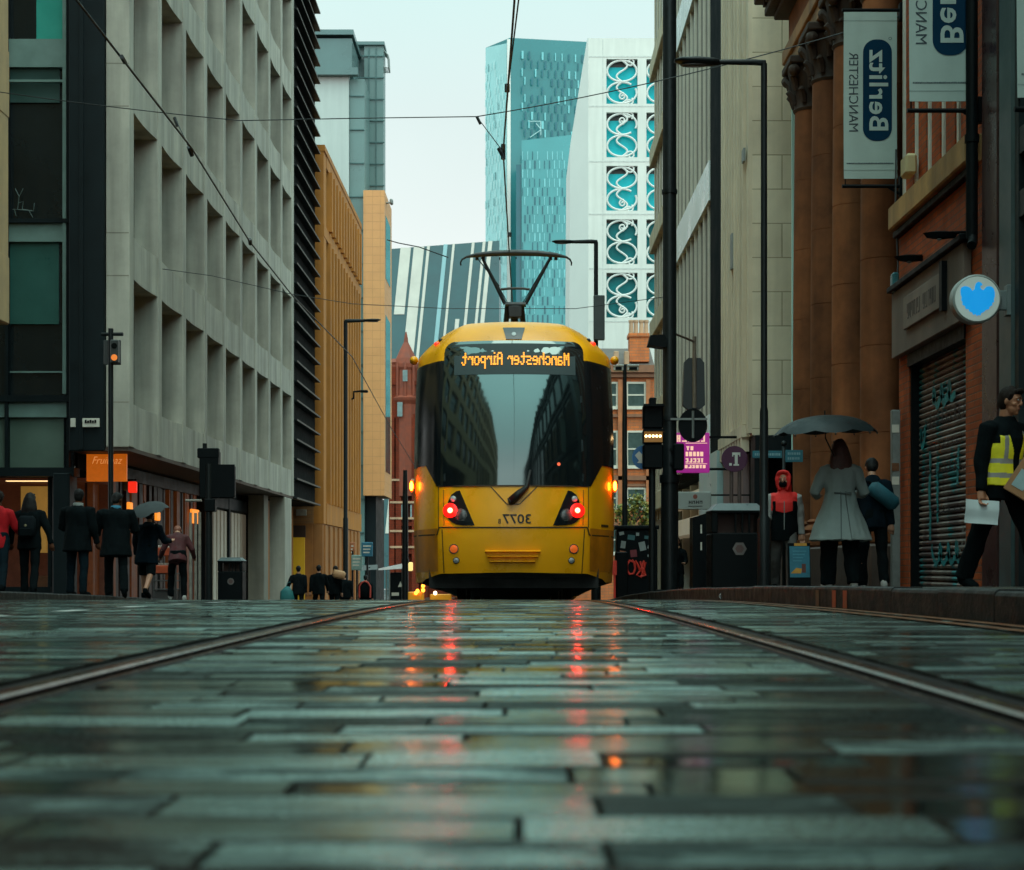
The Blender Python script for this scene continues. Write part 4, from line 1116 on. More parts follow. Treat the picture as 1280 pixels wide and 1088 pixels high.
# fixtures on the brick wall
dp = MB(); dp.tube([(XW-.09,16.5,3.37),(XW-.09,16.5,14)], .062, 12)
for z in (4.4,6.8,9): dp.tube([(XW-.09,16.5,z-.04),(XW-.09,16.5,z+.04)], .075, 12)
dp.tube([(XW-.09,16.5,3.42),(XW-.09,16.46,3.33),(XW-.12,16.4,3.28)], .05, 10)
tag(dp.build('drainpipe', black_paint, smooth=True, origin=(XW-.09,16.5,3.3), auto=50), 'black rainwater pipe running down the brick wall beside the maroon pillar', 'drainpipe')
for i, (yy, zc, x0) in enumerate(((17.0, PZ(294,17.0), 4.30),(18.9, PZ(323,18.9), 4.44))):
    s = thing('floodlight', ('black sign floodlight on an arm, the one nearer the round eagle sign' if i == 0 else 'black sign floodlight on an arm, the one nearer the sandstone columns'), 'light', (XW, yy, zc), 'floodlights above the stone fascia')
    mb = MB(); mb.loft([(x0+.17,yy,zc-.045,.02,.03),(x0+.17,yy,zc-.03,.15,.06),(x0+.17,yy,zc+.02,.19,.08),(x0+.17,yy,zc+.035,.10,.05)], 14); mb.build('lamp_head', black_paint, s, smooth=True, auto=40)
    mb = MB(); mb.tube([(x0+.15,yy,zc+.02),(XW+.02,yy,zc+.03)], .018, 7); mb.build('arm', black_paint, s)
    mb = MB(); mb.ell((x0+.15,yy-.02,zc-.05),(.03,.03,.012)); mb.build('lens', pole_grey, s)
s = MB(); s.cbox(4.62, 4.76, 19.15, 19.45, PZ(221,19.3), PZ(195,19.3), .03); tag(s.build('alarm_box', M('cream_plastic', (.55,.44,.24), .5, .1, 5), origin=(4.74,19.3,PZ(221,19.3))), 'cream alarm box on the brick wall above the stone ledge', 'alarm')
s = MB(); s.cbox(PX(1113.5,19.9), PX(1122,19.9), 19.8, 19.95, PZ(366,19.9), PZ(342,19.9), .02); s.box(PX(1118,19.9), XW+.05, 19.85, 19.9, PZ(364,19.9), PZ(360,19.9))
tag(s.build('wall_lamp', M('teal_lamp_glass', (.03,.14,.16), .3, .1), origin=(XW,19.9,PZ(360,19.9))), 'small teal wall lamp at the corner between columns and brick wall', 'lamp')
s = MB(); s.tube([(4.70,20.0,5.2),(4.69,19.98,4.4),(4.72,19.98,3.75),(4.70,19.98,3.42)], .012, 5); tag(s.build('cable', wire_m, origin=(4.7,20,3.4)), 'thin black cable dropping down the brick wall corner', 'cable')
s = thing('downpipe_post', 'slim grey steel post with stickers between the columns and the shutter', 'post', (4.55, 19.85, g(19.85)+KH))
mb = MB(); mb.cbox(PX(1114,19.85), PX(1124.5,19.85), 19.8, 19.9, g(19.85)+KH, PZ(513,19.85), .008); mb.build('post', pole_grey, s)
mb = MB()
for py, m in ((535,0),(583,1),(600,0)): mb.box(PX(1115,19.79), PX(1124,19.79), 19.792, 19.799, PZ(py+6,19.8), PZ(py-4,19.8), m)
mb.build('sticker', [white_trim, yellow_line], s)

# ---- dark building on the far right, running back past the camera
t = thing('bank_building', 'dark glazed bank front with maroon pillar and grey pipe at the extreme right edge', 'building', (XW, 15, g(15)))
mb = MB(); mb.cbox(XW-.04, 14, 15.80, 16.33, base_z(16), 14, .015); mb.build('pillar', maroon_stone, t)
mb = MB(); mb.box(XW+.3, 14, -45, 15.7, base_z(0), 14); mb.build('wall', black_deep, t)
mb = MB(); mb.cbox(XW-.04, XW+.3, 15.32, 15.76, base_z(15), 14, .03); mb.build('corner_post', M('blue_grey_metal', (.05,.08,.085), .4, .2, 3, .04), t)
mb = MB()
y = 15.3
while y > -44:
    mb.box(XW-.02, XW+.3, y-.12, y-.01, base_z(0), 14); y -= 2.2
for z in (3.3, 3.9, 7.2, 7.9, 11.0): mb.box(XW-.015, XW+.28, -44, 15.3, z, z+.25)
mb.build('window_frame', dark_frame, t)
for z0, z1 in ((.1,3.3),(4.15,7.2),(8.15,11.0)):
    w = MB(); w.box(XW+.14, XW+.2, -44, 15.15, z0, z1); w.build('window', dark_glass, t)
# ---- eagle bank sign
YS = 15.4; cx, cz = PX(1219,YS), PZ(375,YS); rs = 30.5*YS/2000
s = thing('bank_sign', 'round lit bank sign with a blue eagle on a pale disc', 'sign', (XW-.03, YS, cz))
mb = MB(); 
n = 48
def ringpts(r, y): return [(cx+r*cos(2*pi*k/n), y, cz+r*sin(2*pi*k/n)) for k in range(n)]
prof = [(rs*.90,YS-.062),(rs*.93,YS-.075),(rs,YS-.06),(rs,YS+.06),(rs*.93,YS+.075),(rs*.90,YS+.062)]
vs = []; fs = []
for r_, y_ in prof: vs += ringpts(r_, y_)
for j in range(len(prof)-1):
    for k in range(n): fs.append((j*n+k, j*n+(k+1)%n, (j+1)*n+(k+1)%n, (j+1)*n+k))
fs.append(tuple((len(prof)-1)*n+k for k in range(n))); fs.append(tuple(range(n-1,-1,-1)))
mb.add(vs, fs); mb.build('rim', M('sign_rim_grey', (.30,.33,.31), .4, .1), s, smooth=True, auto=40)
mb = MB(); mb.disc((cx,YS-.066,cz), rs*.905, .012, 48); mb.build('face', M('lit_sign_face', (.30,.36,.33), .4, .05, 3, 0, emit=(.55,.72,.64), es=.28), s)
E = [(445,565),(450,552),(466,545),(484,547),(500,555),(511,572),(517,567),(524,562),(526,545),(533,528),(545,520),(556,523),(568,534),(566,540),(556,542),(556,552),(562,562),(572,568),(580,560),(590,548),(605,545),(620,548),(632,560),(637,580),(637,602),(631,622),(635,632),(622,640),(624,652),(608,660),(605,674),(588,678),(575,690),(560,697),(556,710),(545,706),(537,713),(530,702),(516,706),(510,692),(496,688),(490,674),(474,672),(470,655),(456,650),(456,632),(448,622),(452,608),(446,590)]
k_ = rs/ (138.0)
mb = MB(); mb.prism([(cx+(a-540)*k_, cz-(b_-614)*k_) for a,b_ in E], lambda a,b_,d: (a,d,b_), YS-.080, YS-.073); mb.build('eagle_emblem', M('lit_eagle_blue', (.01,.22,.50), .4, .1, 9, 0, emit=(.006,.36,.90), es=.62), s)
mb = MB(); mb.cbox(cx+rs*.97, PX(1262,YS), YS-.03, YS+.03, PZ(388,YS), PZ(364,YS), .006); mb.cbox(PX(1257,YS), PX(1264,YS), YS-.05, YS+.06, PZ(395,YS), PZ(357,YS), .006); mb.build('bracket', M('bracket_grey', (.16,.20,.20), .45, .1), s)

# ---- the language school banners
ban_cloth = M('banner_cloth', (.36,.445,.41), .7, .06, 3, .06, streak=.12)
ban_blue = M('banner_navy', (.002,.026,.058), .75, .12, 4, .03, spec=.08)
ban_ink = M('banner_ink', (.02,.035,.045), .6, .2, 5, .02)
def banner(x0, y, z0, label, W=.67, H=2.1, rod=True, xw=None):
    s = thing('street_banner', label, 'banner', (xw or x0+W+.05, y, z0), 'navy and white banners hung from the facade')
    mb = MB(); nx, nz = 8, 14
    def surf(a, b, d=0.0): return (x0+W*a, y + .003*sin(a*5+b*3) + .02*sin(b*pi) - d, z0+H*b)
    vs = [surf(i/nx, j/nz) for j in range(nz+1) for i in range(nx+1)] + [surf(i/nx, j/nz, -.006) for j in range(nz+1) for i in range(nx+1)]
    o = (nx+1)*(nz+1); fs = []
    for j in range(nz):
        for i in range(nx):
            a = j*(nx+1)+i; fs.append((a,a+1,a+nx+2,a+nx+1)); fs.append((o+a,o+a+nx+1,o+a+nx+2,o+a+1))
    mb.add(vs, fs); cl = mb.build('cloth', ban_cloth, s, smooth=True, fix=False)
    mb = MB()
    # hems
    for b in (.052, .948):
        for i in range(nx): mb.quad(surf(i/nx,b-.0022,.0025),surf((i+1)/nx,b-.0022,.0025),surf((i+1)/nx,b+.0022,.0025),surf(i/nx,b+.0022,.0025))
    mb.build('hem', M('hem_shade', (.25,.31,.29), .7), cl, fix=False)
    mb = MB(); fx0, fx1, fz0, fz1 = .36, .905, .228, .836; rc = .24
    def rr(a, b):      # rounded rect outline
        pts = []
        rx = rc*.67/1.0; 
        for (cx_, cz_, a0) in ((fx1*W-rx, fz1*H-rx, 0),(fx0*W+rx, fz1*H-rx, 90),(fx0*W+rx, fz0*H+rx, 180),(fx1*W-rx, fz0*H+rx, 270)):
            for k in range(9): q = R(a0+k*90/8); pts.append((cx_+rx*cos(q), cz_+rx*sin(q)))
        return pts
    pts = rr(0,0); cxm = (fx0+fx1)/2*W; czm = (fz0+fz1)/2*H
    # concentric fan so the patch follows the cloth
    vs = []; fs = []; RN = 6; n = len(pts)
    for k in range(RN+1):
        f = k/RN
        for p in pts: vs.append(surf((cxm+(p[0]-cxm)*f)/W, (czm+(p[1]-czm)*f)/H, .005))
    for k in range(RN):
        for i in range(n): fs.append((k*n+i, k*n+(i+1)%n, (k+1)*n+(i+1)%n, (k+1)*n+i))
    mb.add(vs, fs); mb.build('navy_panel', ban_blue, cl, fix=False)
    mb = MB(); put_text(mb, 'Berlitz', lambda u,v: surf(.475+.36*v, .29+.485*u, .009), bold=.018, spacing=1.08); mb.build('wordmark', ban_cloth, cl, fix=False)
    mb = MB(); put_text(mb, 'MANCHESTER', lambda u,v: surf(.10+.175*v, .285+.475*u, .003), bold=.0); 
    # tiny web address and registered mark
    rz = random.Random(3); a = .93
    while a > .06:
        w = rz.uniform(.006,.016); b0 = .088; mb.add([surf(a-w,b0,.003),surf(a,b0,.003),surf(a,b0+.007+rz.uniform(0,.003),.003),surf(a-w,b0+.008,.003)],[(0,1,2,3)]); a -= w+.004
    for k in range(12):
        q0, q1 = 2*pi*k/12, 2*pi*(k+1)/12
        mb.add([surf(.87+.022*cos(q0),.842+.007*sin(q0),.004),surf(.87+.022*cos(q1),.842+.007*sin(q1),.004),surf(.87+.030*cos(q1),.842+.0095*sin(q1),.004),surf(.87+.030*cos(q0),.842+.0095*sin(q0),.004)],[(0,1,2,3)])
    mb.build('lettering', ban_ink, cl, fix=False)
    mb = MB(); mb.tube([(x0-.02,y+.02,z0+H+.03),(x0+W+.06,y+.02,z0+H+.03)], .022, 8); mb.build('arm', black_paint, s)
    mb = MB(); mb.tube([(x0-.02,y+.02,z0-.09),(x0+W+.06,y+.02,z0-.09)], .024, 8)
    mb.tube([(x0+.02,y+.02,z0-.09),(x0+.02,y+.02,z0+.02)], .008, 5); mb.tube([(x0+W-.02,y+.02,z0-.09),(x0+W-.02,y+.02,z0+.02)], .008, 5)
    mb.build('arm', black_paint, s)
    mb = MB(); mb.cbox(x0+W+.03, x0+W+.10, y-.02, y+.08, z0-.22, z0+.05, .01); mb.cbox(x0+W+.03, x0+W+.10, y-.02, y+.08, z0+H-.1, z0+H+.12, .01); mb.tube([(x0+W+.06,y+.03,z0-.2),(x0+W-.12,y+.03,z0-.09)], .018, 6); mb.build('bracket', black_paint, s)
banner(4.08, 20.15, 4.87, 'fabric street banner in front of the sandstone columns with its whole wordmark showing')
banner(4.03, 16.55, 4.80, 'fabric street banner beside the drainpipe, its upper half cut off by the frame')
banner(4.105, 13.2, 3.86, 'sliver of a fabric street banner at the upper right corner')
# ================================================================== TRAM
TX, TY = -.08, 20.3
tram = thing('tram', 'yellow and black articulated tram seen from behind with a lit destination display', 'tram', (TX, TY, g(TY)))
ty_y = M('tram_yellow', (.98,.41,.004), .30, .10, 2.2, .015, spec=.5, rvar=.08, streak=.10)
ty_d = M('tram_yellow_grimy', (.66,.22,.006), .42, .25, 3, .03, rvar=.12, streak=.3)
tr_glass = glassy('tram_windscreen', (.006,.009,.010), rough=.06, spec=.9, wav=.035)
tr_black = M('tram_black_panel', (.007,.010,.012), .20, .2, 2, .01, spec=.6)
tr_under = M('tram_underframe', (.006,.006,.006), .8, .3, 6, .1)
tr_seam = M('tram_seam', (.05,.022,.003), .6, .1, 5, 0)
seam_blk = M('tram_seal_black', (.008,.008,.008), .6, .1, 5, 0)
def crom(x, pts):           # smooth interpolation through measured section points
    if x <= pts[0][0]: return pts[0][1]
    if x >= pts[-1][0]: return pts[-1][1]
    for i in range(len(pts)-1):
        if x <= pts[i+1][0]:
            x0, y0 = pts[i]; x1, y1 = pts[i+1]; h = x1-x0; u = (x-x0)/h
            def sl(j):
                if j == 0 or j == len(pts)-1:
                    k = 0 if j == 0 else len(pts)-2; return (pts[k+1][1]-pts[k][1])/(pts[k+1][0]-pts[k][0])
                p = (pts[j][1]-pts[j-1][1])/(pts[j][0]-pts[j-1][0]); q = (pts[j+1][1]-pts[j][1])/(pts[j+1][0]-pts[j][0])
                return 0 if p*q <= 0 else 2*p*q/(p+q)
            m0, m1 = sl(i)*h, sl(i+1)*h
            return y0*(1-3*u*u+2*u**3) + m0*(u-2*u*u+u**3) + y1*(3*u*u-2*u**3) + m1*(u**3-u*u)
WP = [(.15,1.30),(.35,1.315),(1.0,1.33),(2.0,1.33),(3.0,1.315),(3.26,1.30),(3.34,1.255),(3.48,1.125),(3.60,.985),(3.68,.885),(3.72,.81),(3.745,.68)]
NP = [(.15,.16),(.35,.09),(.7,.02),(.95,0),(1.3,.025),(1.46,.045),(1.7,.06),(2.0,.092),(2.4,.16),(2.8,.265),(3.1,.375),(3.38,.52),(3.5,.60),(3.6,.70),(3.67,.84),(3.71,1.0),(3.745,1.3)]
DP = [(0,0),(.15,.007),(.3,.027),(.45,.061),(.6,.112),(.70,.158),(.745,.20),(.80,.31),(.90,.54),(.96,.74),(1.0,.98)]
tr_glass.node_tree.nodes['Principled BSDF'].inputs['IOR'].default_value = 1.68; tr_glass.node_tree.nodes['Principled BSDF'].inputs['Specular Tint'].default_value = (.75,1,.98,1)
def w_(z): return crom(z, WP)
def n_(z): return crom(z, NP)
def D_(f): return crom(min(1.0, abs(f)), DP)
def S(x, z): return n_(z) + D_(x/w_(z))
def bend(x, y, z): return (TX+x, TY+y, g(TY+y)+z)
def Q(px, py):              # point of the cab surface seen at this place in the photograph
    x, z = (px-642)/97.0, (750-py)/97.0
    for _ in range(8):
        Yd = TY + S(x, max(.15,min(3.74,z))); x = (px-650)*Yd/2000.0 - TX; z = (707-py)*Yd/2000.0 - g(Yd)
    return x, z
def L(px, py=600): return Q(px, py)[0]
def Hh(py, px=642): return Q(px, py)[1]
LEN = 13.4
def cab_shell(name, mat, zlist, fl, parent):
    mb = MB(); vs = []; fs = []; n = len(fl)
    for z in zlist:
        for f in fl:
            x = f*w_(z); vs.append(bend(x, S(x, z), z))
    for j in range(len(zlist)-1):
        for i in range(n-1): fs.append((j*n+i, j*n+i+1, (j+1)*n+i+1, (j+1)*n+i))
    mb.add(vs, fs); return mb, vs, n
half = [0,.12,.24,.36,.48,.58,.66,.70,.725,.745,.77,.80,.84,.88,.92,.95,.975,.99,1.0]
fl = [-a for a in reversed(half[1:])] + half
# arched lower edge: skirt rises in the middle
def zlow(f): 
    a = abs(f)
    return .355 - .02*a if a < .72 else .34 - (a-.72)/.28*.11 if a < .9 else .235
zl = [0,.06,.12,.2,.35,.5,.7,.94]
mb = MB(); vs = []; fs = []; n = len(fl)
ZL = [.95,1.05,1.2,1.35,1.46,1.6,1.8,2.0,2.2,2.4,2.6,2.8,3.0,3.1,3.2,3.26,3.30,3.34,3.38,3.42,3.46,3.5,3.53,3.56,3.59,3.62,3.65,3.68,3.70,3.72,3.735,3.745]
levels = []
for u in (0,.15,.35,.6,.85,1.0): levels.append(('low', u))
for z in ZL[1:]: levels.append(('z', z))
for kind, q in levels:
    for f in fl:
        z = zlow(f) + (.95-zlow(f))*q if kind == 'low' else q
        x = f*w_(z); vs.append(bend(x, S(x,z), z))
for j in range(len(levels)-1):
    for i in range(n-1): fs.append((j*n+i, j*n+i+1, (j+1)*n+i+1, (j+1)*n+i))
mb.add(vs, fs)
# roof and sides running back
prof = [(-w_(z), z) for z in [.235,.95,1.5,2.1,3.0,3.2,3.30,3.40,3.5,3.60,3.70]] + [(w_(z), z) for z in reversed([.235,.95,1.5,2.1,3.0,3.2,3.30,3.40,3.5,3.60,3.70])]
body = mb.build('body', ty_y, tram, smooth=True, auto=32)
mb = MB(); yst = [0.9,1.3,2.0,4,6,8,10,12,LEN]; vs = []; fs = []; n = len(prof)
for k, yy in enumerate(yst):
    for x, z in prof:
        y0 = max(yy, S(x, z)) if k < 2 else yy
        vs.append(bend(x*.999, y0, z))
for j in range(len(yst)-1):
    for i in range(n-1): fs.append((j*n+i, j*n+i+1, (j+1)*n+i+1, (j+1)*n+i))
fs.append(tuple((len(yst)-1)*n+i for i in range(n)))
mb.add(vs, fs); mb.build('rear_saloon', ty_y, tram, smooth=True, auto=32)

def patch(zs, xl, xr, nx, off):        # panel hugging the cab face
    vs = []; fs = []
    for z in zs:
        a, b = xl(z), xr(z)
        for i in range(nx+1):
            x = a+(b-a)*i/nx; vs.append(bend(x, S(x,z)-off, z))
    for j in range(len(zs)-1):
        for i in range(nx): fs.append((j*(nx+1)+i, j*(nx+1)+i+1, (j+1)*(nx+1)+i+1, (j+1)*(nx+1)+i))
    return vs, fs
def lin(z, pts):
    if z <= pts[0][0]: return pts[0][1]
    for (a, va), (b, vb) in zip(pts, pts[1:]):
        if z <= b: return va+(vb-va)*(z-a)/(b-a)
    return pts[-1][1]
# windscreen: zoom outline
WS0, WS1 = 1.46, 3.38
zs = [WS0,1.53,1.6,1.7,1.8,1.9,2.0,2.1,2.2,2.3,2.4,2.5,2.6,2.7,2.8,2.9,3.0,3.08,3.15,3.23,3.28,3.32,3.345,3.362,3.374,3.38]
def wsx(z):
    b = lin(z, [(1.46,.945),(2.4,.928),(3.23,.905)])
    if z > 3.23:
        u = min(1.0, (z-3.23)/.151); b = .905-.14*(1-math.sqrt(max(0,1-u*u)))
    return b
vs, fs = patch(zs, lambda z: -wsx(z), wsx, 40, .012); mb = MB(); mb.add(vs, fs)
ws = mb.build('windscreen', tr_glass, tram, smooth=True)
# black surround cheeks
for s in (-1, 1):
    inner = lambda z: lin(z, [(1.46,.955),(2.4,.938),(3.12,.915)])
    mb = MB()
    A, F = patch([1.46,1.50,1.55,1.60,1.66,1.71,1.75], inner, lambda z: lin(z,[(1.46,.99),(1.75,1.145)]), 8, .010)
    B, F2 = patch([1.75,1.9,2.1,2.3,2.5,2.7,2.9,3.0,3.08], inner, lambda z: w_(z)*.9995, 24, .010)
    C3, F3 = patch([3.08,3.10,3.12], inner, lambda z: w_(z)*.9995 if z < 3.115 else w_(z)*.9995, 24, .010)
    def mir(q): return [(TX+(p[0]-TX)*s, p[1], p[2]) for p in q]
    mb.add(mir(A), F); mb.add(mir(B), F2); mb.add(mir(C3), F3)
    mb.build('corner_window', tr_black, tram, smooth=True)
    mb = MB(); A, F = patch([1.46,1.7,2.0,2.3,2.6,2.9,3.05,3.12], lambda z: lin(z, [(1.46,.93),(2.4,.912),(3.12,.89)]), lambda z: lin(z, [(1.46,.975),(2.4,.955),(3.12,.93)]), 4, .008); mb.add(mir(A), F); mb.build('pillar', tr_black, tram, smooth=True)
    mb = MB(); A, F = patch([1.52,2.0,2.6,3.2], lambda z: wsx(z)-.07, lambda z: wsx(z)-.045, 2, .015); mb.add(mir(A), F); mb.build('pillar_sheen_strip', M('pillar_sheen', (.02,.03,.033), .3), ws, smooth=True)  # paler strip paints a sheen along the edge of the glass
# destination display
def onws(x, z, off): return bend(x, S(x,z)-off, z)
dx0, dx1, dz0, dz1 = L(568,448), L(719,448), Hh(468), Hh(429.5)
mb = MB(); A, F = patch([dz0,(dz0+dz1)/2,dz1], lambda z: dx0, lambda z: dx1, 14, .016); mb.add(A, F)
disp = mb.build('destination_display', M('display_grey', (.055,.075,.077), .5, .1, 3, 0, spec=.08), tram, smooth=True)
FONT = {'M':['10001','11011','10101','10101','10001','10001','10001','00000','00000'],
 'a':['00000','00000','01110','00001','01111','10001','01111','00000','00000'],
 'n':['00000','00000','10110','11001','10001','10001','10001','00000','00000'],
 'c':['00000','00000','01110','10001','10000','10001','01110','00000','00000'],
 'h':['10000','10000','10110','11001','10001','10001','10001','00000','00000'],
 'e':['00000','00000','01110','10001','11111','10000','01110','00000','00000'],
 's':['00000','00000','01111','10000','01110','00001','11110','00000','00000'],
 't':['01000','01000','11110','01000','01000','01001','00110','00000','00000'],
 'r':['00000','00000','10110','11001','10000','10000','10000','00000','00000'],
 'A':['01110','10001','10001','11111','10001','10001','10001','00000','00000'],
 'i':['010','000','110','010','010','010','111','000','000'],
 'p':['00000','00000','11110','10001','10001','11110','10000','10000','10000'],
 'o':['00000','00000','01110','10001','10001','10001','01110','00000','00000'],' ':['000']*9}
txt = 'Manchester Airport'
cols = []
for ch in txt:
    g_ = FONT[ch]; wd = len(g_[0])
    for c in range(wd): cols.append([g_[r_][c] == '1' for r_ in range(9)])
    cols.append([False]*9)
cols.pop()
tx0, tx1 = L(577,448), L(711,448)        # mirrored: first letter on the right
cw = (tx1-tx0)/len(cols); z_top = Hh(440.5); z_cap = Hh(456.5); rh = (z_top-z_cap)/7
mb = MB()
for ci, c in enumerate(cols):
    for ri, on in enumerate(c):
        if on:
            xa = tx1 - (ci+1.02)*cw; xb = tx1 - (ci-.42)*cw; za = z_top-(ri+.94)*rh; zb = z_top-ri*rh - .06*rh
            mb.quad(onws(xa,za,.024),onws(xb,za,.024),onws(xb,zb,.024),onws(xa,zb,.024))
mb.build('led_text', glow('led_amber', (1,.34,.012), 1.5, var=.2, scale=40), disp, fix=False)
# logo plate on the roof dome
mb = MB(); A, F = patch([3.40,3.44,3.48,3.52,3.55,3.575], lambda z: -lin(z,[(3.40,.10),(3.575,.145)]), lambda z: lin(z,[(3.40,.10),(3.575,.145)]), 6, .012); mb.add(A, F)
lp = mb.build('logo_plate', M('logo_plate_grey', (.05,.065,.07), .35), tram, smooth=True)
mb = MB(); 
for k in range(16):
    q0, q1 = 2*pi*k/16, 2*pi*(k+1)/16
    mb.add([onws(.0,3.475,.02), onws(.028*cos(q0),3.475+.028*sin(q0),.02), onws(.028*cos(q1),3.475+.028*sin(q1),.02)], [(0,1,2)])
mb.build('badge', M('badge_silver', (.45,.5,.5), .3), lp, fix=False)
# seams, recess and numerals on the apron
mb = MB()
def ribbon(pts, w, off): 
    for (a, b) in zip(pts, pts[1:]):
        n = 8
        for k in range(n):
            p = (a[0]+(b[0]-a[0])*k/n, a[1]+(b[1]-a[1])*k/n); q = (a[0]+(b[0]-a[0])*(k+1)/n, a[1]+(b[1]-a[1])*(k+1)/n)
            d = math.hypot(q[0]-p[0], q[1]-p[1]); nx, nz = -(q[1]-p[1])/d*w/2, (q[0]-p[0])/d*w/2
            mb.quad(onws(p[0]+nx,p[1]+nz,off), onws(q[0]+nx,q[1]+nz,off), onws(q[0]-nx,q[1]-nz,off), onws(p[0]-nx,p[1]-nz,off))
def z5(a, b): return Q(500+a/4.414, 560+b/4.414)
ribbon([z5(75,490),z5(205,480),z5(215,440),z5(620,440),z5(1035,440),z5(1045,483),z5(1180,495)], .018, .006)
ribbon([z5(212,214),z5(1040,214)], .014, .016)
ribbon([z5(500,214),z5(590,311),z5(660,311),z5(757,214)], .012, .006)
for s in (212,1040): ribbon([z5(s,214),z5(s,440)], .010, .006)
ribbon([z5(240,232),z5(243,428)], .008, .006); ribbon([z5(1012,232),z5(1010,428)], .008, .006)
ribbon([z5(232,450),z5(243,690)], .012, .006); ribbon([z5(1018,450),z5(1003,700)], .012, .006)
ribbon([z5(1110,430),z5(1150,433)], .03, .006)
mb.build('panel_seam', tr_seam, tram, fix=False)
# grimy lower cheeks
for s in (-1, 1):
    mb = MB(); A, F = patch([.37,.45,.6,.8,.92], lambda z: .975, lambda z: w_(z)*.998, 14, .004); mb.add([(TX+(p[0]-TX)*s,p[1],p[2]) for p in A], F); mb.build('side_skirt', ty_d, tram, smooth=True)
mb = MB(); (xa, za), (xb, zb) = z5(565,418), z5(723,366)
put_text(mb, '3077', lambda u,v: onws(xb+(xa-xb)*u, za+(zb-za)*v, .006), bold=.012)
(xa, za), (xb, zb) = z5(541,418), z5(556,392)
put_text(mb, 'B', lambda u,v: onws(xb+(xa-xb)*u, za+(zb-za)*v, .006), bold=.012)
mb.build('fleet_number', seam_blk, tram, fix=False)
mb = MB()
for y_, x0_, x1_ in ((573,470,775),(601,482,762),(629,494,745)):
    (a, z1) = z5(x0_, y_-7); (b, z0) = z5(x1_, y_+6)
    for k in range(10):
        p = a+(b-a)*k/10; q = a+(b-a)*(k+1)/10; zm = (z0+z1)/2
        mb.quad(onws(p,z1,.002),onws(q,z1,.002),onws(q,zm,.045),onws(p,zm,.045)); mb.quad(onws(p,zm,.045),onws(q,zm,.045),onws(q,z0,.002),onws(p,z0,.002))
mb.build('grille', ty_y, tram)
# lamp clusters
red_core = glow('tail_lamp_red', (1,.005,.002), 230, var=.02); red_ring = M('tail_lamp_ring', (.5,.01,.008), .25, emit=(1,.01,.006), es=1.6, var=.05, bump=0)
red_hot = glow('tail_lamp_hot', (1,.30,.22), 30, var=.02)
clear = M('clear_lens', (.42,.45,.46), .12, .1, 20, .02); clear_d = M('dim_lens', (.09,.085,.085), .12, .3, 40, .05); chrome = M('lamp_chrome', (.30,.30,.30), .2, .1, 20, .02, metal=.8)
amber_d = M('amber_reflector', (.75,.14,.02), .3, .1, 20, .03, emit=(1,.16,.02), es=.35)
def fdisc(mb, x, z, r, off, n=22, mi=0, dome=0.0):
    vs = [onws(x, z, off+dome)]; fs = []
    for rr_, dd in ((.5,.75),(1.0,0)):
        for k in range(n): vs.append(onws(x+r*rr_*cos(2*pi*k/n), z+r*rr_*sin(2*pi*k/n), off+dome*dd))
    for k in range(n):
        k2 = (k+1) % n; fs.append((0,1+k,1+k2)); fs.append((1+k,1+n+k,1+n+k2,1+k2))
    mb.add(vs, fs, mi)
CL = [(330,235),(310,240),(285,258),(268,290),(258,330),(257,365),(266,392),(285,410),(310,422),(345,428),(412,428)]
for s in (-1, 1):
    def zz5(a, b): x, z = z5(a, b); return ((x if s == -1 else -x + 2*z5(642*0+628,b)[0]), z)
    mb = MB(); c = zz5(325, 340); n = len(CL); P_ = []
    for k in range(n):
        a = CL[k]; b = CL[(k+1) % n]
        for i in range(4): P_.append(zz5(a[0]+(b[0]-a[0])*i/4, a[1]+(b[1]-a[1])*i/4))
    vs = []; fs = []; N_ = len(P_); RN = 4
    for k in range(RN+1):
        for p in P_: vs.append(onws(c[0]+(p[0]-c[0])*k/RN, c[1]+(p[1]-c[1])*k/RN, .008))
    for k in range(RN):
        for i in range(N_): fs.append((k*N_+i, k*N_+(i+1)%N_, (k+1)*N_+(i+1)%N_, (k+1)*N_+i))
    mb.add(vs, fs); cl = mb.build('lamp_cluster', tr_black, tram, fix=False)
    mb = MB(); x, z = zz5(277,346); fdisc(mb, x, z, .095, .013, dome=.02); mb.build('tail_lamp', red_ring, cl, fix=False, smooth=True)
    mb = MB(); fdisc(mb, x, z, .036, .036, dome=.02); mb.build('tail_lamp', red_core, cl, fix=False, smooth=True)
    mb = MB(); fdisc(mb, x, z, .022, .056, dome=.01); mb.build('bulb', red_hot, cl, fix=False, smooth=True)
    for (a, b, r_, m_) in ((293,282,.036,clear),(336,370,.066,clear_d)):
        x, z = zz5(a, b)
        mb = MB(); fdisc(mb, x, z, r_*1.22, .012, dome=.004); mb.build('lamp_bezel', chrome, cl, fix=False, smooth=True)
        mb = MB(); fdisc(mb, x, z, r_, .018, dome=.015); mb.build('lamp_lens', m_, cl, fix=False, smooth=True)
    for (a, b, r_, m_) in ((297,558,.05,amber_d),(310,622,.034,clear)):
        x, z = zz5(a, b)
        mb = MB(); fdisc(mb, x, z, r_*1.25, .006); bz = mb.build('lamp_bezel', seam_blk if m_ is clear else chrome, tram, fix=False)
        mb = MB(); fdisc(mb, x, z, r_, .011, dome=.015); mb.build('reflector' if m_ is amber_d else 'lamp_lens', m_, bz, fix=False, smooth=True)
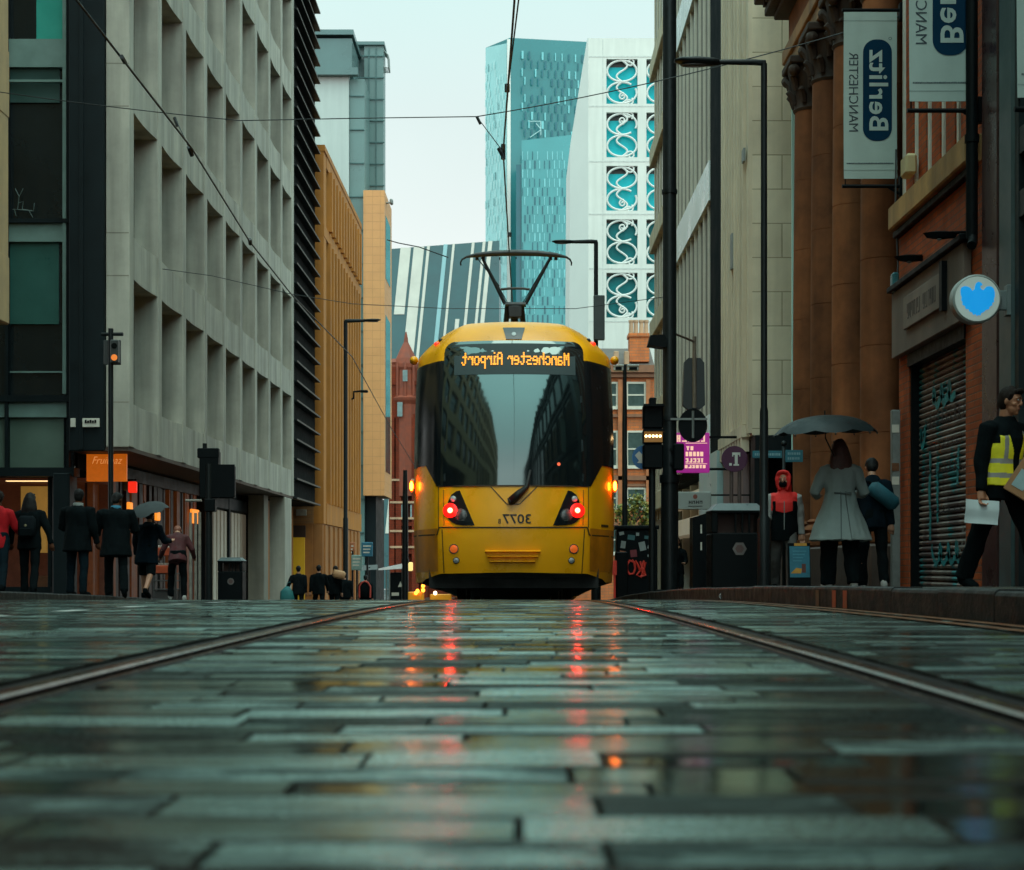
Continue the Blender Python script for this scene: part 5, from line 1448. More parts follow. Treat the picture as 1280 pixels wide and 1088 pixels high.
# side indicators, cameras, marker lamps
ind = glow('indicator_amber', (1,.12,.005), 80, var=.02); hz = M('indicator_housing', (.6,.12,.01), .3, emit=(1,.13,.006), es=1.0, bump=0)
for s in (-1, 1):
    z = (707-608)*21.15/2000 - g(21.15)
    c = bend(((514.5 if s == -1 else 768.5)-650)*21.15/2000-TX, .85, z)
    mb = MB(); mb.ell(c, (.036,.05,.085), 12, 8); i_ = mb.build('side_indicator', hz, tram, smooth=True)
    mb = MB(); mb.ell((c[0],c[1]-.04,c[2]), (.022,.03,.06), 10, 8); mb.build('bulb', ind, i_, smooth=True)
    mb = MB(); mb.ell(bend(((517.5 if s == -1 else 768)-650)*21.6/2000-TX, 1.3, (707-451)*21.6/2000-g(21.6)), (.06,.10,.06), 12, 8); mb.build('camera_dome', ty_y, tram, smooth=True)
    a, z = Q(546.5 if s == -1 else 740.6, 430.5)
    mb = MB(); mb.ell(bend(a, S(a,z)-.01, z), (.045,.03,.032), 12, 7); mb.build('marker_lamp', M('marker_red', (.6,.03,.012), .3, emit=(1,.05,.015), es=1.2, bump=0), tram, smooth=True)
    a, z = Q(551 if s == -1 else 735.5, 426)
    mb = MB(); mb.ell(bend(a, S(a,z)-.005, z), (.03,.03,.03), 10, 6); mb.build('marker_lamp', seam_blk, tram, smooth=True)
# wiper
mb = MB(); a = z5(615,292); b = z5(700,216); c = Q(663,588)
mb.tube([onws(*a,.03),onws((a[0]+b[0])/2,(a[1]+b[1])/2,.06),onws(*b,.055),onws(*c,.05)], [.055,.05,.028,.014], 8)
mb.tube([onws(*z5(600,298),.03),onws(*a,.035)], .045, 8)
mb.build('wiper', seam_blk, tram, smooth=True)
# lower windscreen dash shade and interior warning light
mb = MB(); fdisc(mb, *Q(698.5,580.5), .022, .017); mb.build('cab_light', glow('cab_red', (1,.15,.06), .9), ws, fix=False)
# underframe, bogies, couplers
mb = MB(); vs_ = []
mb.T = None
def bbox(x0, x1, y0, y1, z0, z1, mi=0, n=4):
    ys = [y0+(y1-y0)*k/n for k in range(n+1)]
    vs = []; fs = []
    for y in ys: vs += [bend(x0,y,z0),bend(x1,y,z0),bend(x1,y,z1),bend(x0,y,z1)]
    for k in range(n):
        o = 4*k
        for i in range(4): fs.append((o+i, o+(i+1)%4, o+4+(i+1)%4, o+4+i))
    fs += [(3,2,1,0), tuple(4*n+i for i in range(4))]
    mb.add(vs, fs, mi)
bbox(-1.1, 1.1, .45, LEN-.2, .16, .6); bbox(-.85, .85, .3, 1.2, .30, .5); bbox(-1.24, 1.24, 1.3, LEN-.3, .22, .9)
mb.build('underframe', tr_under, tram)
for yb in (2.6, 10.8, 16.6, 24.2):
    mb = MB(); bbox(-.95, .95, yb-1.2, yb+1.2, .20, .42, n=1); bg = mb.build('bogie', tr_under, tram)
    for s in (-1, 1):
        for dy in (-.9, .9):
            mb = MB(); c = bend(s*.7175, yb+dy, .30)
            mb.tube([(c[0]-.06,c[1],c[2]),(c[0]+.06,c[1],c[2])], .295, 24); mb.build('wheel', M('wheel_steel', (.05,.045,.04), .4, .2, 9, .05, metal=.6), bg, smooth=True, auto=40)
# sides: window band and doors
for car, (ya, yb) in enumerate(((1.9, LEN-.25),(14.6, 26.2))):
    for s in (-1, 1):
        mb = MB(); n = 12
        vs = []; fs = []
        for k in range(n+1):
            y = ya+(yb-ya)*k/n
            for z in (1.55, 3.02): vs.append(bend(s*(w_(z)+.012), y, z))
        for k in range(n): fs.append((2*k,2*k+1,2*k+3,2*k+2))
        mb.add(vs, fs); mb.build('side_window', tr_glass, tram)
        for yd in (ya+1.6, ya+6.4):
            mb = MB()
            vs = []; fs = []
            for k in range(3):
                y = yd + .65*k
                for z in (.36, 1.0, 2.2, 2.95): vs.append(bend(s*(w_(z)+.022), y, z))
            for k in range(2):
                for i in range(3): fs.append((4*k+i,4*k+i+1,4*k+4+i+1,4*k+4+i))
            mb.add(vs, fs); mb.build('door', tr_black, tram)
# articulation and leading car
mb = MB(); vs = []; fs = []; 
pf = [(x*.93, .35+(z-.235)*.95) for x, z in prof]; n = len(pf)
for k in range(11):
    y = LEN-.02 + .95*k/10; q = 1.0 if k % 2 == 0 else .95
    for x, z in pf: vs.append(bend(x*q, y, z))
for j in range(10):
    for i in range(n-1): fs.append((j*n+i, j*n+i+1, (j+1)*n+i+1, (j+1)*n+i))
mb.add(vs, fs); mb.build('gangway_bellows', tr_under, tram)
mb = MB(); vs = []; fs = []; n = len(prof); yst = [14.3,17,20,23,26.0]
for yy in yst:
    for x, z in prof: vs.append(bend(x*.999, yy, z))
for x, z in prof: vs.append(bend(x*.82, 27.6-n_(max(z,.3))*.9, z))
m_ = len(yst)+1
for j in range(m_-1):
    for i in range(n-1): fs.append((j*n+i, j*n+i+1, (j+1)*n+i+1, (j+1)*n+i))
fs.append(tuple(range(n))); fs.append(tuple((m_-1)*n+i for i in range(n)))
mb.add(vs, fs); mb.build('front_saloon', ty_y, tram, smooth=True, auto=32)
mb = MB(); bbox(-1.1, 1.1, 14.5, 26.2, .16, .6); mb.build('underframe', tr_under, tram)
# roof equipment
mb = MB()
for y0, y1 in ((8.2,10.8),(15.2,17.5),(19,22)): bbox(-.7,.7,y0,y1,3.62,3.86,n=1)
mb.build('roof_equipment', M('roof_box_grey', (.22,.23,.23), .6), tram)
# pantograph at y = 6
YP = 27.3 - TY
def pp(px, py, dy=0.0): 
    Y = 27.3+dy; return (PX(px,Y), Y, PZ(py,Y))
k5 = 4.414
def zp(a, b, dy=0.0): return pp(500+a/k5, 290+b/k5, dy)
pan = M('pantograph_black', (.012,.014,.015), .45, .2, 10, .03)
zroof = g(27.3)+3.66
mb = MB()
c = zp(632, 480)
mb.cbox(c[0]-.50, c[0]+.50, 26.6, 28.2, zroof-.05, zroof+.12, .02)
mb.tube([(c[0]-.25,27.9,zroof+.1),(c[0]-.12,27.35,zp(0,405)[2])], .045, 8); mb.tube([(c[0]+.25,27.9,zroof+.1),(c[0]+.12,27.35,zp(0,405)[2])], .045, 8)
mb.tube([(c[0],27.9,zroof+.1),(c[0],27.35,zp(0,400)[2])], .06, 8)
a = zp(580,402); b = zp(695,402); mb.tube([a,b], .045, 8); mb.cbox(zp(600,0)[0], zp(672,0)[0], 27.2, 27.4, zp(0,475)[2], zp(0,412)[2], .01)
for s0, s1 in (((580,398),(452,140)),((692,398),(832,140))): mb.tube([zp(*s0),zp(*s1)], [.034,.024], 8)
mb.tube([zp(556,318),zp(600,313),zp(640,312),zp(680,313),zp(716,318)], .022, 8)
mb.tube([zp(548,300),zp(430,150)], .010, 6); 
mb.tube([zp(600,402),zp(460,150)], .008, 5); mb.tube([zp(672,402),zp(820,150)], .008, 5)
pg = mb.build('pantograph', pan, tram, smooth=True, auto=40)
for dy in (-.22, .22):
    mb = MB()
    pts = [zp(336,186,dy),zp(334,170,dy),zp(342,153,dy),zp(365,139,dy),zp(420,128,dy),zp(520,119,dy),zp(640,116,dy),zp(760,119,dy),zp(860,128,dy),zp(918,140,dy),zp(938,153,dy),zp(946,170,dy),zp(945,186,dy)]
    mb.tube(pts, [.012,.014,.016,.02,.04,.05,.055,.05,.04,.02,.016,.014,.012], 8); mb.build('collector_head', pan, pg, smooth=True)
mb = MB()
for px in (425,460,830,860): 
    p = zp(px,128,-.24); q = zp(px,128,.24); mb.tube([p,q], .03, 6)
    mb.tube([zp(px,120),zp(px,156)], .03, 6)
mb.tube([zp(550,140),zp(550,155)], .012, 5); mb.tube([zp(640,140),zp(640,150)], .012, 5)
mb.build('head_carrier', pan, pg)
# ================================================================== PEOPLE
skin = M('skin', (.42,.20,.12), .5, .10, 14, .04); skin_k = M('skin_crowd_shade', (.09,.034,.018), .7, .2, 14, .04, spec=.1); skin_d = M('skin_shaded', (.40,.17,.09), .55, .12, 14, .04)  # darkest skin copy holds the left crowd's shade in its colour
hair_dk = M('hair_dark', (.006,.005,.005), .6, .3, 30, .3, spec=.2); hair_red = M('hair_auburn', (.06,.016,.012), .5, .4, 30, .3); hair_br = M('hair_brown', (.014,.008,.006), .7, .3, 30, .3, spec=.15)
cl_black = M('cloth_black', (.0035,.006,.007), .9, .3, 10, .2, spec=.06); cl_navy = M('cloth_navy', (.004,.009,.014), .9, .3, 10, .2, spec=.06)
cl_dkgrey = M('cloth_charcoal', (.007,.010,.012), .9, .3, 10, .2, spec=.06); cl_grey = M('coat_grey', (.235,.285,.275), .8, .10, 6, .15); cl_jog = M('joggers_grey', (.10,.095,.09), .85, .15, 10, .2)
cl_sleeve = M('sleeve_pale_grey', (.27,.27,.26), .8, .15, 10, .2); cl_red = M('cloth_red', (.36,.008,.012), .8, .2, 10, .2, spec=.15); cl_hood = M('hood_bright_red', (.72,.022,.018), .75, .12, 10, .15)
cl_hiviz = M('hi_vis_yellow', (.72,.66,.015), .65, .10, 9, .15, emit=(.8,.75,.02), es=.02); cl_refl = M('reflective_tape', (.26,.25,.24), .4, .15, 12, .05)
cl_blue = M('collar_blue', (.02,.14,.22), .8, .15, 10, .1); sh_white = M('shoe_white', (.55,.55,.52), .6, .15, 10, .1); cl_jean = M('denim_dark', (.004,.010,.014), .9, .3, 12, .2, spec=.08)
cl_tan = M('cloth_tan', (.35,.20,.12), .8, .2, 10, .1); cl_teal = M('bag_teal', (.02,.17,.18), .6, .2, 8, .1); eye_w = M('eye_white', (.6,.58,.55), .3, .05, 20, 0); lip = M('lip', (.30,.09,.07), .5, .1, 20, 0)
_seed = [0]
def person(label, x, y, yaw=0, H=1.74, pose=None, top='jacket', top_m=None, bot_m=None, shoe_m=None, hair='short', hair_m=None, hem=None, flare=1.0, bulk=1.0,
           vox=.012, skin_m=None, group='people on the pavements', shorts=False, gz=None, face=False, collar=None, hood=None, vest=None, vlow=None, wide=1.0, chest=None):
    p = dict(lean=2, legL=(12,8,2), legR=(-10,14,2), armL=(8,8,12), armR=(-6,8,14), hy=0, hp=0, ht=0)
    p.update(pose or {})
    _seed[0] += 1
    root = thing('person', label, 'person', (0,0,0), group)
    s = H/1.75
    top_m = top_m or cl_black; bot_m = bot_m or cl_black; skin_m = skin_m or skin; hair_m = hair_m or hair_dk; shoe_m = shoe_m or cl_black
    Vv = Vector
    def leg(side, flex, knee, abd):
        h = Vv((side*.095,0,0)); d = Vv((side*sin(R(abd)), sin(R(flex)), -cos(R(flex)))).normalized()
        k = h + d*.43
        a = flex-knee; d2 = Vv((side*sin(R(abd))*.4, sin(R(a)), -cos(R(a)))).normalized()
        an = k + d2*.41
        return h, k, an, a
    LG = {sd: leg(sd, *p['legL' if sd < 0 else 'legR']) for sd in (-1,1)}
    low = min(v[2].z for v in LG.values())
    pz = -low + .085
    PEL = Vv((0,0,pz))
    def W(v): return (v+PEL)*s
    Rl = Matrix.Rotation(-R(p['lean']), 4, 'X')
    TT = Matrix.Scale(s,4) @ Matrix.Translation(PEL) @ Rl
    HT = TT @ Matrix.Translation((0,.012,.60)) @ Matrix.Rotation(R(p['hy']),4,'Z') @ Matrix.Rotation(-R(p['hp']),4,'X') @ Matrix.Rotation(R(p['ht']),4,'Y') @ Matrix.Translation((0,.012,.10))
    def arm(side, flex, abd, elb, inw=0):
        sh = Vv((side*.178*bulk,0,.455)); 
        d = Vv((side*sin(R(abd)), sin(R(flex))*cos(R(abd)), -cos(R(flex))*cos(R(abd)))).normalized()
        e = sh + d*.285; a = flex+elb
        d2 = Vv((side*sin(R(abd))*.5 - side*sin(R(inw)), sin(R(a)), -cos(R(a)))).normalized()
        w = e + d2*.245
        return sh, e, w, d2
    AR = {sd: arm(sd, *p['armL' if sd < 0 else 'armR']) for sd in (-1,1)}
    def chain(mb, pts, rs, n=12):
        out = []; ro = []
        for i in range(len(pts)-1):
            for k in range(4):
                u = k/4; out.append(pts[i].lerp(pts[i+1], u)); ro.append(rs[i]+(rs[i+1]-rs[i])*u)
        out.append(pts[-1]); ro.append(rs[-1])
        mb.tube(out, ro, n)
    torso = [(0,0,-.09,.12,.10),(0,0,-.03,.168,.118),(0,0,.05,.165,.118),(0,0,.13,.148,.108),(0,0,.20,.142,.102),(0,.005,.29,.160,.112),(0,.005,.38,.172,.116),(0,0,.44,.165,.10),(0,-.005,.485,.125,.08),(0,-.005,.52,.075,.066),(0,.0,.55,.056,.058),(0,.008,.62,.053,.056)]
    torso = [(a,b_,c,rx*(bulk if c < .5 else 1),ry*(bulk if c < .5 else 1)) for a,b_,c,rx,ry in torso]
    # ---- continuous body
    mb = MB(); mb.T = TT; mb.loft(torso, 20)
    for sd in (-1,1):
        sh, e, w, d2 = AR[sd]
        chain(mb, [Vv((sd*.12,0,.46)), sh, e, w], [.05,.056,.043,.029])
        # hand
        u = d2; side = Vv((1,0,0)); nrm = u.cross(side).normalized(); side = nrm.cross(u).normalized()
        pc = w + u*.045
        chain(mb, [w - u*.01, w+u*.03, w+u*.085], [.027,.033,.030], 10)
        chain(mb, [w+u*.02+side*.018, w+u*.085+side*.028], [.022,.017], 8); chain(mb, [w+u*.02-side*.018, w+u*.085-side*.028], [.022,.017], 8)
        for fi, (off, ln) in enumerate(((-.031,.055),(-.011,.07),(.010,.074),(.030,.066))):
            b0 = w + u*.08 + side*off; c1 = b0 + u*ln*.5 - nrm*.006*1; c2 = c1 + (u*.62 - nrm*.78)*ln*.45; c3 = c2 + (u*.1 - nrm*.99)*ln*.35
            mb.tube([b0,c1,c2,c3], [.0095,.009,.0085,.007], 7)
        tb = w + u*.03 - sd*side*.03; mb.tube([tb, tb + u*.03 - sd*side*.018 - nrm*.012, tb + u*.06 - sd*side*.016 - nrm*.03], [.013,.011,.008], 7)
    mb.T = Matrix.Scale(s,4) @ Matrix.Translation(PEL)
    for sd in (-1,1):
        h, k, an, a = LG[sd]
        chain(mb, [Vv((sd*.07,0,.03)), h, k, k.lerp(an,.35), an], [.09,.085,.056,.056,.038])
        f = R(max(-45,min(10,a*.8))); fd = Vv((sd*.15, cos(f), sin(f)*.9))
        chain(mb, [an+Vv((0,-.03,-.035)), an+fd*.10+Vv((0,0,-.055)), an+fd*.17+Vv((0,0,-.06))], [.036,.032,.02], 8)
    mb.T = HT
    mb.ell((0,-.008,.018),(.074,.092,.098),18,12); mb.ell((0,.028,-.055),(.056,.062,.062),14,9)
    mb.ell((0,.058,-.09),(.028,.03,.026),10,7)
    mb.tube([(0,.078,.02),(0,.100,-.012),(0,.092,-.022)], [.010,.014,.010], 8); mb.ell((.010,.088,-.018),(.010,.012,.008),8,5); mb.ell((-.010,.088,-.018),(.010,.012,.008),8,5)
    for sd in (-1,1):
        mb.ell((sd*.076,-.004,-.008),(.012,.020,.032),8,6); mb.ell((sd*.031,.070,.034),(.026,.016,.009),8,5); mb.ell((sd*.04,.052,-.02),(.024,.026,.022),8,6)
    mb.ell((0,.078,-.05),(.024,.014,.006),8,5); mb.ell((0,.076,-.060),(.020,.014,.007),8,5)
    body = remesh(mb, 'body', skin_m, root, vox if not face else .0055, 2)
    if face:
        mb = MB(); mb.T = HT
        for sd in (-1,1): mb.ell((sd*.031,.076,.018),(.014,.010,.008),10,6)
        mb.build('eyes', eye_w, root, smooth=True)
        mb = MB(); mb.T = HT
        for sd in (-1,1): mb.ell((sd*.031,.0845,.018),(.0065,.0035,.0065),8,6)
        for sd in (-1,1): mb.tube([(sd*.015,.088,.036),(sd*.032,.087,.041),(sd*.048,.076,.036)], [.004,.0045,.003], 5)
        mb.build('brows', hair_m, root, smooth=True)
        mb = MB(); mb.T = HT; mb.ell((0,.0875,-.055),(.022,.006,.0055),10,5); mb.build('lips', lip, root, smooth=True)
    # ---- trousers
    mb = MB(); mb.T = Matrix.Scale(s,4) @ Matrix.Translation(PEL)
    mb.loft([(0,0,-.10,.13,.115),(0,0,-.04,.182*bulk,.132*bulk),(0,0,.05,.178*bulk,.130*bulk),(0,.005,.13,.165*bulk,.122*bulk)], 20)
    for sd in (-1,1):
        h, k, an, a = LG[sd]
        if shorts: chain(mb, [Vv((sd*.08,0,.0)), h, h.lerp(k,.55), k+Vv((0,0,-.04))], [.10,.105,.095,.092])
        else: chain(mb, [Vv((sd*.08,0,.0)), h, h.lerp(k,.5), k, k.lerp(an,.5), an+Vv((0,-.005,-.03))], [.10,.098,.088*wide,.073*wide,.069*wide,.066*wide])
    remesh(mb, 'shorts' if shorts else 'trousers', bot_m, root, max(vox,.011), 3, .014, 8, .6)
    # ---- shoes
    for sd in (-1,1):
        h, k, an, a = LG[sd]
        f = R(max(-45,min(8,a*.8))); fd = Vv((sd*.12, cos(f), sin(f)*.9)).normalized()
        mb = MB(); mb.T = Matrix.Scale(s,4) @ Matrix.Translation(PEL)
        chain(mb, [an+Vv((0,-.015,.02)), an+Vv((0,-.025,-.04)), an+fd*.09+Vv((0,0,-.048)), an+fd*.155+Vv((0,0,-.053)), an+fd*.185+Vv((0,0,-.06))], [.045,.048,.044,.042,.026], 10)
        mb.tube([an-fd*.055+Vv((0,0,-.072)), an+fd*.08+Vv((0,0,-.074)), an+fd*.18+Vv((0,0,-.074))], [.030,.034,.026], 8)
        remesh(mb, 'shoe', shoe_m, root, max(vox,.010), 2)
    # ---- upper garment
    hemz = hem if hem is not None else (-.14)
    if top:
        mb = MB(); mb.T = TT
        k_ = 1.13*bulk
        rings = []
        if hemz < -.16:
            nz = 6
            for i in range(nz):
                u = i/nz; z = hemz + (.17-hemz)*u
                rings.append((0,-.01*(1-u)*flare,z,(.175+.03*(1-u)+.19*(flare-1)*(1-u))*bulk,(.132+.03*(1-u)+.15*(flare-1)*(1-u))*bulk))
        else: rings.append((0,0,hemz,.188*bulk,.140*bulk))
        if hemz >= -.16: rings += [(0,0,-.06,.193*bulk,.142*bulk),(0,0,.05,.186*bulk,.138*bulk),(0,0,.14,.172*bulk,.130*bulk)]
        rings += [(0,0,.20,.168*bulk,.126*bulk),(0,.003,.29,.182*bulk,.132*bulk),(0,.003,.38,.192*bulk,.132*bulk),(0,-.003,.44,.186*bulk,.122*bulk),(0,-.005,.49,.150*bulk,.104*bulk),(0,-.005,.53,.094,.088),(0,-.002,.565,.072,.074)]
        mb.loft(rings, 28)
        for sd in (-1,1):
            sh, e, w, d2 = AR[sd]
            chain(mb, [Vv((sd*.11,0,.445)), sh, e, e.lerp(w,.5), w+d2*.01], [.075,.078*bulk,.060*bulk,.054,.046], 14)
        remesh(mb, 'coat' if hemz < -.2 else 'jacket', top_m, root, max(vox,.011), 3, .017, 7, .5)
    if vest:
        mb = MB(); mb.T = TT
        mb.loft(([(0,0,vlow,.198*bulk,.150*bulk)] if vlow else []) + [(0,0,-.02,.202*bulk,.152*bulk),(0,0,.05,.198*bulk,.150*bulk),(0,0,.14,.190*bulk,.144*bulk),(0,0,.20,.188*bulk,.140*bulk),(0,.003,.29,.196*bulk,.146*bulk),(0,.003,.38,.196*bulk,.143*bulk),(0,-.003,.44,.175*bulk,.122*bulk),(0,-.005,.478,.135,.100)], 30)
        vm = remesh(mb, 'vest', vest, root, .0065, 2, .006, 7, .6)
    if collar:
        mb = MB(); mb.T = TT; mb.loft([(0,-.002,.51,.10,.088),(0,-.002,.55,.085,.084),(0,.0,.585,.080,.082),(0,0,.59,.06,.062)], 18); mb.build('collar', collar, root, smooth=True)
    # ---- hair
    if hair:
        mb = MB(); mb.T = HT
        if hair == 'hood':
            mb.ell((0,-.03,.015),(.100,.108,.122),18,12); mb.loft([(0,-.045,-.18,.10,.09),(0,-.04,-.12,.098,.09),(0,-.035,-.05,.10,.095)], 16)
            for sd in (-1,1): mb.tube([(sd*.082,.035,.07),(sd*.088,.05,.0),(sd*.075,.05,-.08),(sd*.045,.05,-.14)], [.026,.028,.028,.03], 8)
            mb.tube([(-.082,.035,.07),(-.05,.058,.112),(0,.066,.124),(.05,.058,.112),(.082,.035,.07)], .026, 8)
            remesh(mb, 'hood', hair_m, root, .011, 3, .006, 10)
        else:
            mb.ell((0,-.020,.026),(.083,.094,.098),18,12); mb.ell((0,-.045,-.01),(.074,.066,.085),14,9)
            mb.tube([(-.06,.05,.085),(0,.068,.095),(.06,.05,.085)], [.02,.026,.02], 8)
            for sd in (-1,1): mb.tube([(sd*.074,.02,.06),(sd*.077,.012,.02),(sd*.076,.008,-.005)], [.014,.011,.006], 6)
            if hair == 'long':
                mb.loft([(0,-.080,-.33,.08,.035),(0,-.080,-.26,.125,.055),(0,-.075,-.16,.135,.072),(0,-.058,-.06,.115,.08),(0,-.04,.02,.092,.085),(0,-.03,.07,.07,.07)], 18)
            if hair == 'hat':
                mb.ell((0,-.01,.06),(.09,.105,.075),16,8); mb.loft([(0,-.01,.02,.094,.108),(0,-.01,.055,.096,.11),(0,-.01,.06,.085,.1)], 18)
            remesh(mb, 'hat' if hair == 'hat' else 'hair', hair_m, root, max(vox*.8,.009), 2, .006, 22, .35)
    root.scale = (1,1,1)
    root.location = (x, y, (g(y)+KH if gz is None else gz)); root.rotation_euler = (0,0,R(yaw))
    root['_'] = 0; del root['_']
    info = dict(root=root, TT=TT, HT=HT, AR=AR, s=s, PEL=PEL, LG=LG)
    def world(v, fr=None):
        q = (fr or TT) @ Vector(v)
        return Matrix.Translation(root.location) @ Matrix.Rotation(R(yaw),4,'Z') @ q
    info['world'] = world
    return info

def umbrella(label, top_pt, tip_dir, r, h, mat, hand=None, ribs=8, group='umbrellas'):
    """canopy apex at top_pt, axis tip_dir pointing up the shaft"""
    t = thing('umbrella', label, 'umbrella', tuple(top_pt), group)
    z = Vector(tip_dir).normalized(); x = z.cross(Vector((0,1,0))).normalized(); y = z.cross(x)
    o = Vector(top_pt)
    def loc(a, b, c): return o + x*a + y*b + z*c
    mb = MB(); n = ribs*4; rings = 7; vs = [loc(0,0,.0)]; fs = []
    for j in range(1, rings+1):
        u = j/rings
        for k in range(n):
            q = 2*pi*k/n; sag = (1-abs(cos(q*ribs/2)))     # panels pulled in between the ribs
            rr = r*u*(1-.07*sag*u); dz = -h*(1-math.sqrt(max(0,1-(u*.93)**2)))/(1-math.sqrt(1-.93**2)) + .035*sag*u*u
            vs.append(loc(rr*cos(q), rr*sin(q), dz))
    for k in range(n): fs.append((0,1+k,1+(k+1)%n))
    for j in range(rings-1):
        for k in range(n): fs.append((1+j*n+k, 1+(j+1)*n+k, 1+(j+1)*n+(k+1)%n, 1+j*n+(k+1)%n))
    mb.add(vs, fs); mb.build('canopy', mat, t, smooth=True, auto=60)
    mb = MB()
    for k in range(ribs):
        q = 2*pi*(k)/ribs
        pts = []
        for j in range(rings+1):
            u = j/rings; dz = -h*(1-math.sqrt(max(0,1-(u*.93)**2)))/(1-math.sqrt(1-.93**2)); pts.append(loc(r*u*cos(q), r*u*sin(q), dz-.012))
        mb.tube(pts, .004, 5); mb.ell(tuple(pts[-1]), (.011,.011,.011), 6, 4)
    mb.build('ribs', pole_black, t)
    end = Vector(hand) if hand is not None else loc(0,0,-.7)
    mb = MB(); mb.tube([loc(0,0,.05), loc(0,0,-h-.05), end], .008, 7); mb.build('shaft', pole_black, t)
    d = (end-loc(0,0,0)).normalized()
    mb = MB(); mb.tube([end-d*.08, end, end+d*.05], [.012,.015,.013], 8); mb.build('handle', black_paint, t)
    return t

# -- right pavement
man = person('man in a yellow hi-vis vest walking past the roller shutter', 4.22, 14.0, -152, 1.80, dict(lean=4, legL=(20,8,8), legR=(-17,8,5), armR=(-2,12,14), armL=(14,14,64,4), hy=22, hp=10),
    top='jacket', top_m=cl_black, bot_m=cl_black, hair_m=hair_br, vox=.010, skin_m=skin_d, face=True, vest=cl_hiviz, wide=1.15, bulk=1.06)
# vest markings: dark open front and reflective bands
mr = man['root']
def on_vest(obj_name, root): return [o for o in root.children if o.name.startswith(obj_name)][0]
vobj = on_vest('vest', mr); me = vobj.data
me.materials.append(cl_refl); me.materials.append(cl_black)
inv = (man['TT']).inverted()
for pl in me.polygons:
    c = inv @ pl.center
    if abs(c.x) < .035 + max(0,(c.z-.25))*.28 and c.y > 0: pl.material_index = 2
    elif .045 < c.z < .085 or .165 < c.z < .205: pl.material_index = 1
    elif c.z > .205 and .085 < abs(c.x) < .118: pl.material_index = 1
    elif abs(c.x) > .15 and c.z > .33: pl.material_index = 2
w = man['world'](man['AR'][1][2] + man['AR'][1][3]*.11)
t = thing('paper_sheet', 'white sheet of paper held low in the right hand of the hi-vis man', 'paper', tuple(w))
mb = MB(); mb.T = Matrix.Translation(w) @ Matrix.Rotation(R(2),4,'Z') @ Matrix.Rotation(R(4),4,'Y')
n = 6; vs = []; fs = []
for j in range(n+1):
    for i in range(n+1): vs.append((-.145+.29*i/n, -.022+.012*sin(i*.9)+.006*sin(j*1.3), -.185+.205*j/n))
for j in range(n):
    for i in range(n): fs.append((j*(n+1)+i, j*(n+1)+i+1, (j+1)*(n+1)+i+1, (j+1)*(n+1)+i))
mb.add(vs, fs); mb.build('sheet', M('paper_white', (.58,.66,.66), .6, .05, 5, .03), t, smooth=True, fix=False)
w = man['world'](man['AR'][-1][2] + man['AR'][-1][3]*.08)
t = thing('cardboard_box', 'brown cardboard box with a pale label carried under the left arm of the hi-vis man', 'box', tuple(w))
MT = Matrix.Translation((PX(1306,13.72), 13.72, PZ(590,13.72))) @ Matrix.Rotation(R(-18),4,'Z') @ Matrix.Rotation(R(33),4,'Y')
mb = MB(); mb.T = MT; mb.cbox(-.21, .21, -.10, .10, -.30, .30, .004); bx_ = mb.build('carton', M('cardboard', (.36,.18,.08), .8, .12, 4, .1), t)
mb = MB(); mb.T = MT; mb.box(-.17, -.06, -.104, -.101, -.24, -.08); mb.build('label', M('pale_label', (.30,.42,.43), .6), t)
mb = MB(); mb.T = MT; mb.box(-.19, .19, -.1025, -.1005, .01, .06); mb.build('tape', M('brown_tape', (.22,.12,.05), .3), t)

wom = person('woman with auburn hair in a long flared grey coat under a black umbrella', 3.60, 18.0, 2, 1.70, dict(lean=1, legL=(6,4,3), legR=(-6,8,3), armL=(4,24,80,34), armR=(4,24,85,34)),
    top='coat', top_m=cl_grey, bot_m=cl_black, shoe_m=sh_white, hair='long', hair_m=hair_red, hem=-.36, flare=1.85, vox=.012, wide=1.35)
mb = MB(); mb.T = wom['TT']
for x0 in (-.03, .03):
    pts = [(x0*(1+2.2*max(0,(.1-z))), -.135-(.02+.30*max(0,(.17-z))), z) for z in (.20,.1,0,-.1,-.2,-.3,-.35)]
    mb.tube(pts, .006, 5)
mb.tube([(-.10,-.142,.185),(0,-.150,.18),(.10,-.142,.185)], .010, 5)
mb.build('coat_seam', M('coat_seam_grey', (.10,.12,.12), .85), wom['root'], local=True)
hp_ = wom['world'](wom['AR'][1][2])
umbrella('open black umbrella held over the woman in the grey coat', (PX(1031,17.75), 17.75, PZ(519,17.75)), (-.04,-.06,1), .575, .21, M('umbrella_black', (.008,.013,.015), .5, .2, 8, .08, spec=.25), hand=tuple(hp_))
com = person('person in dark clothes with white shoes beside the woman in the grey coat', 4.12, 18.7, -8, 1.58, dict(lean=9, legL=(12,10,3), legR=(-8,16,3), hp=14), top_m=cl_navy, bot_m=cl_black, shoe_m=sh_white, hair='short', vox=.013)
t = thing('shoulder_bag', 'dark teal shoulder bag on the person beside the grey coated woman', 'bag', tuple(com['world']((.12,-.10,.2))))
mb = MB(); mb.T = Matrix.Translation(com['world']((.13,-.17,.27))) @ Matrix.Rotation(R(38),4,'Y'); mb.cbox(-.20,.20,-.06,.06,-.09,.09,.05); mb.build('pouch', M('bag_petrol', (.008,.075,.10), .7, .3, 9, .2), t, smooth=True, auto=60)
mb = MB(); mb.tube([com['world']((.05,-.16,.36)), com['world']((-.05,-.13,.47)), com['world']((-.12,-.02,.50)), com['world']((-.13,.10,.45))], .014, 6); mb.build('strap', cl_black, t)

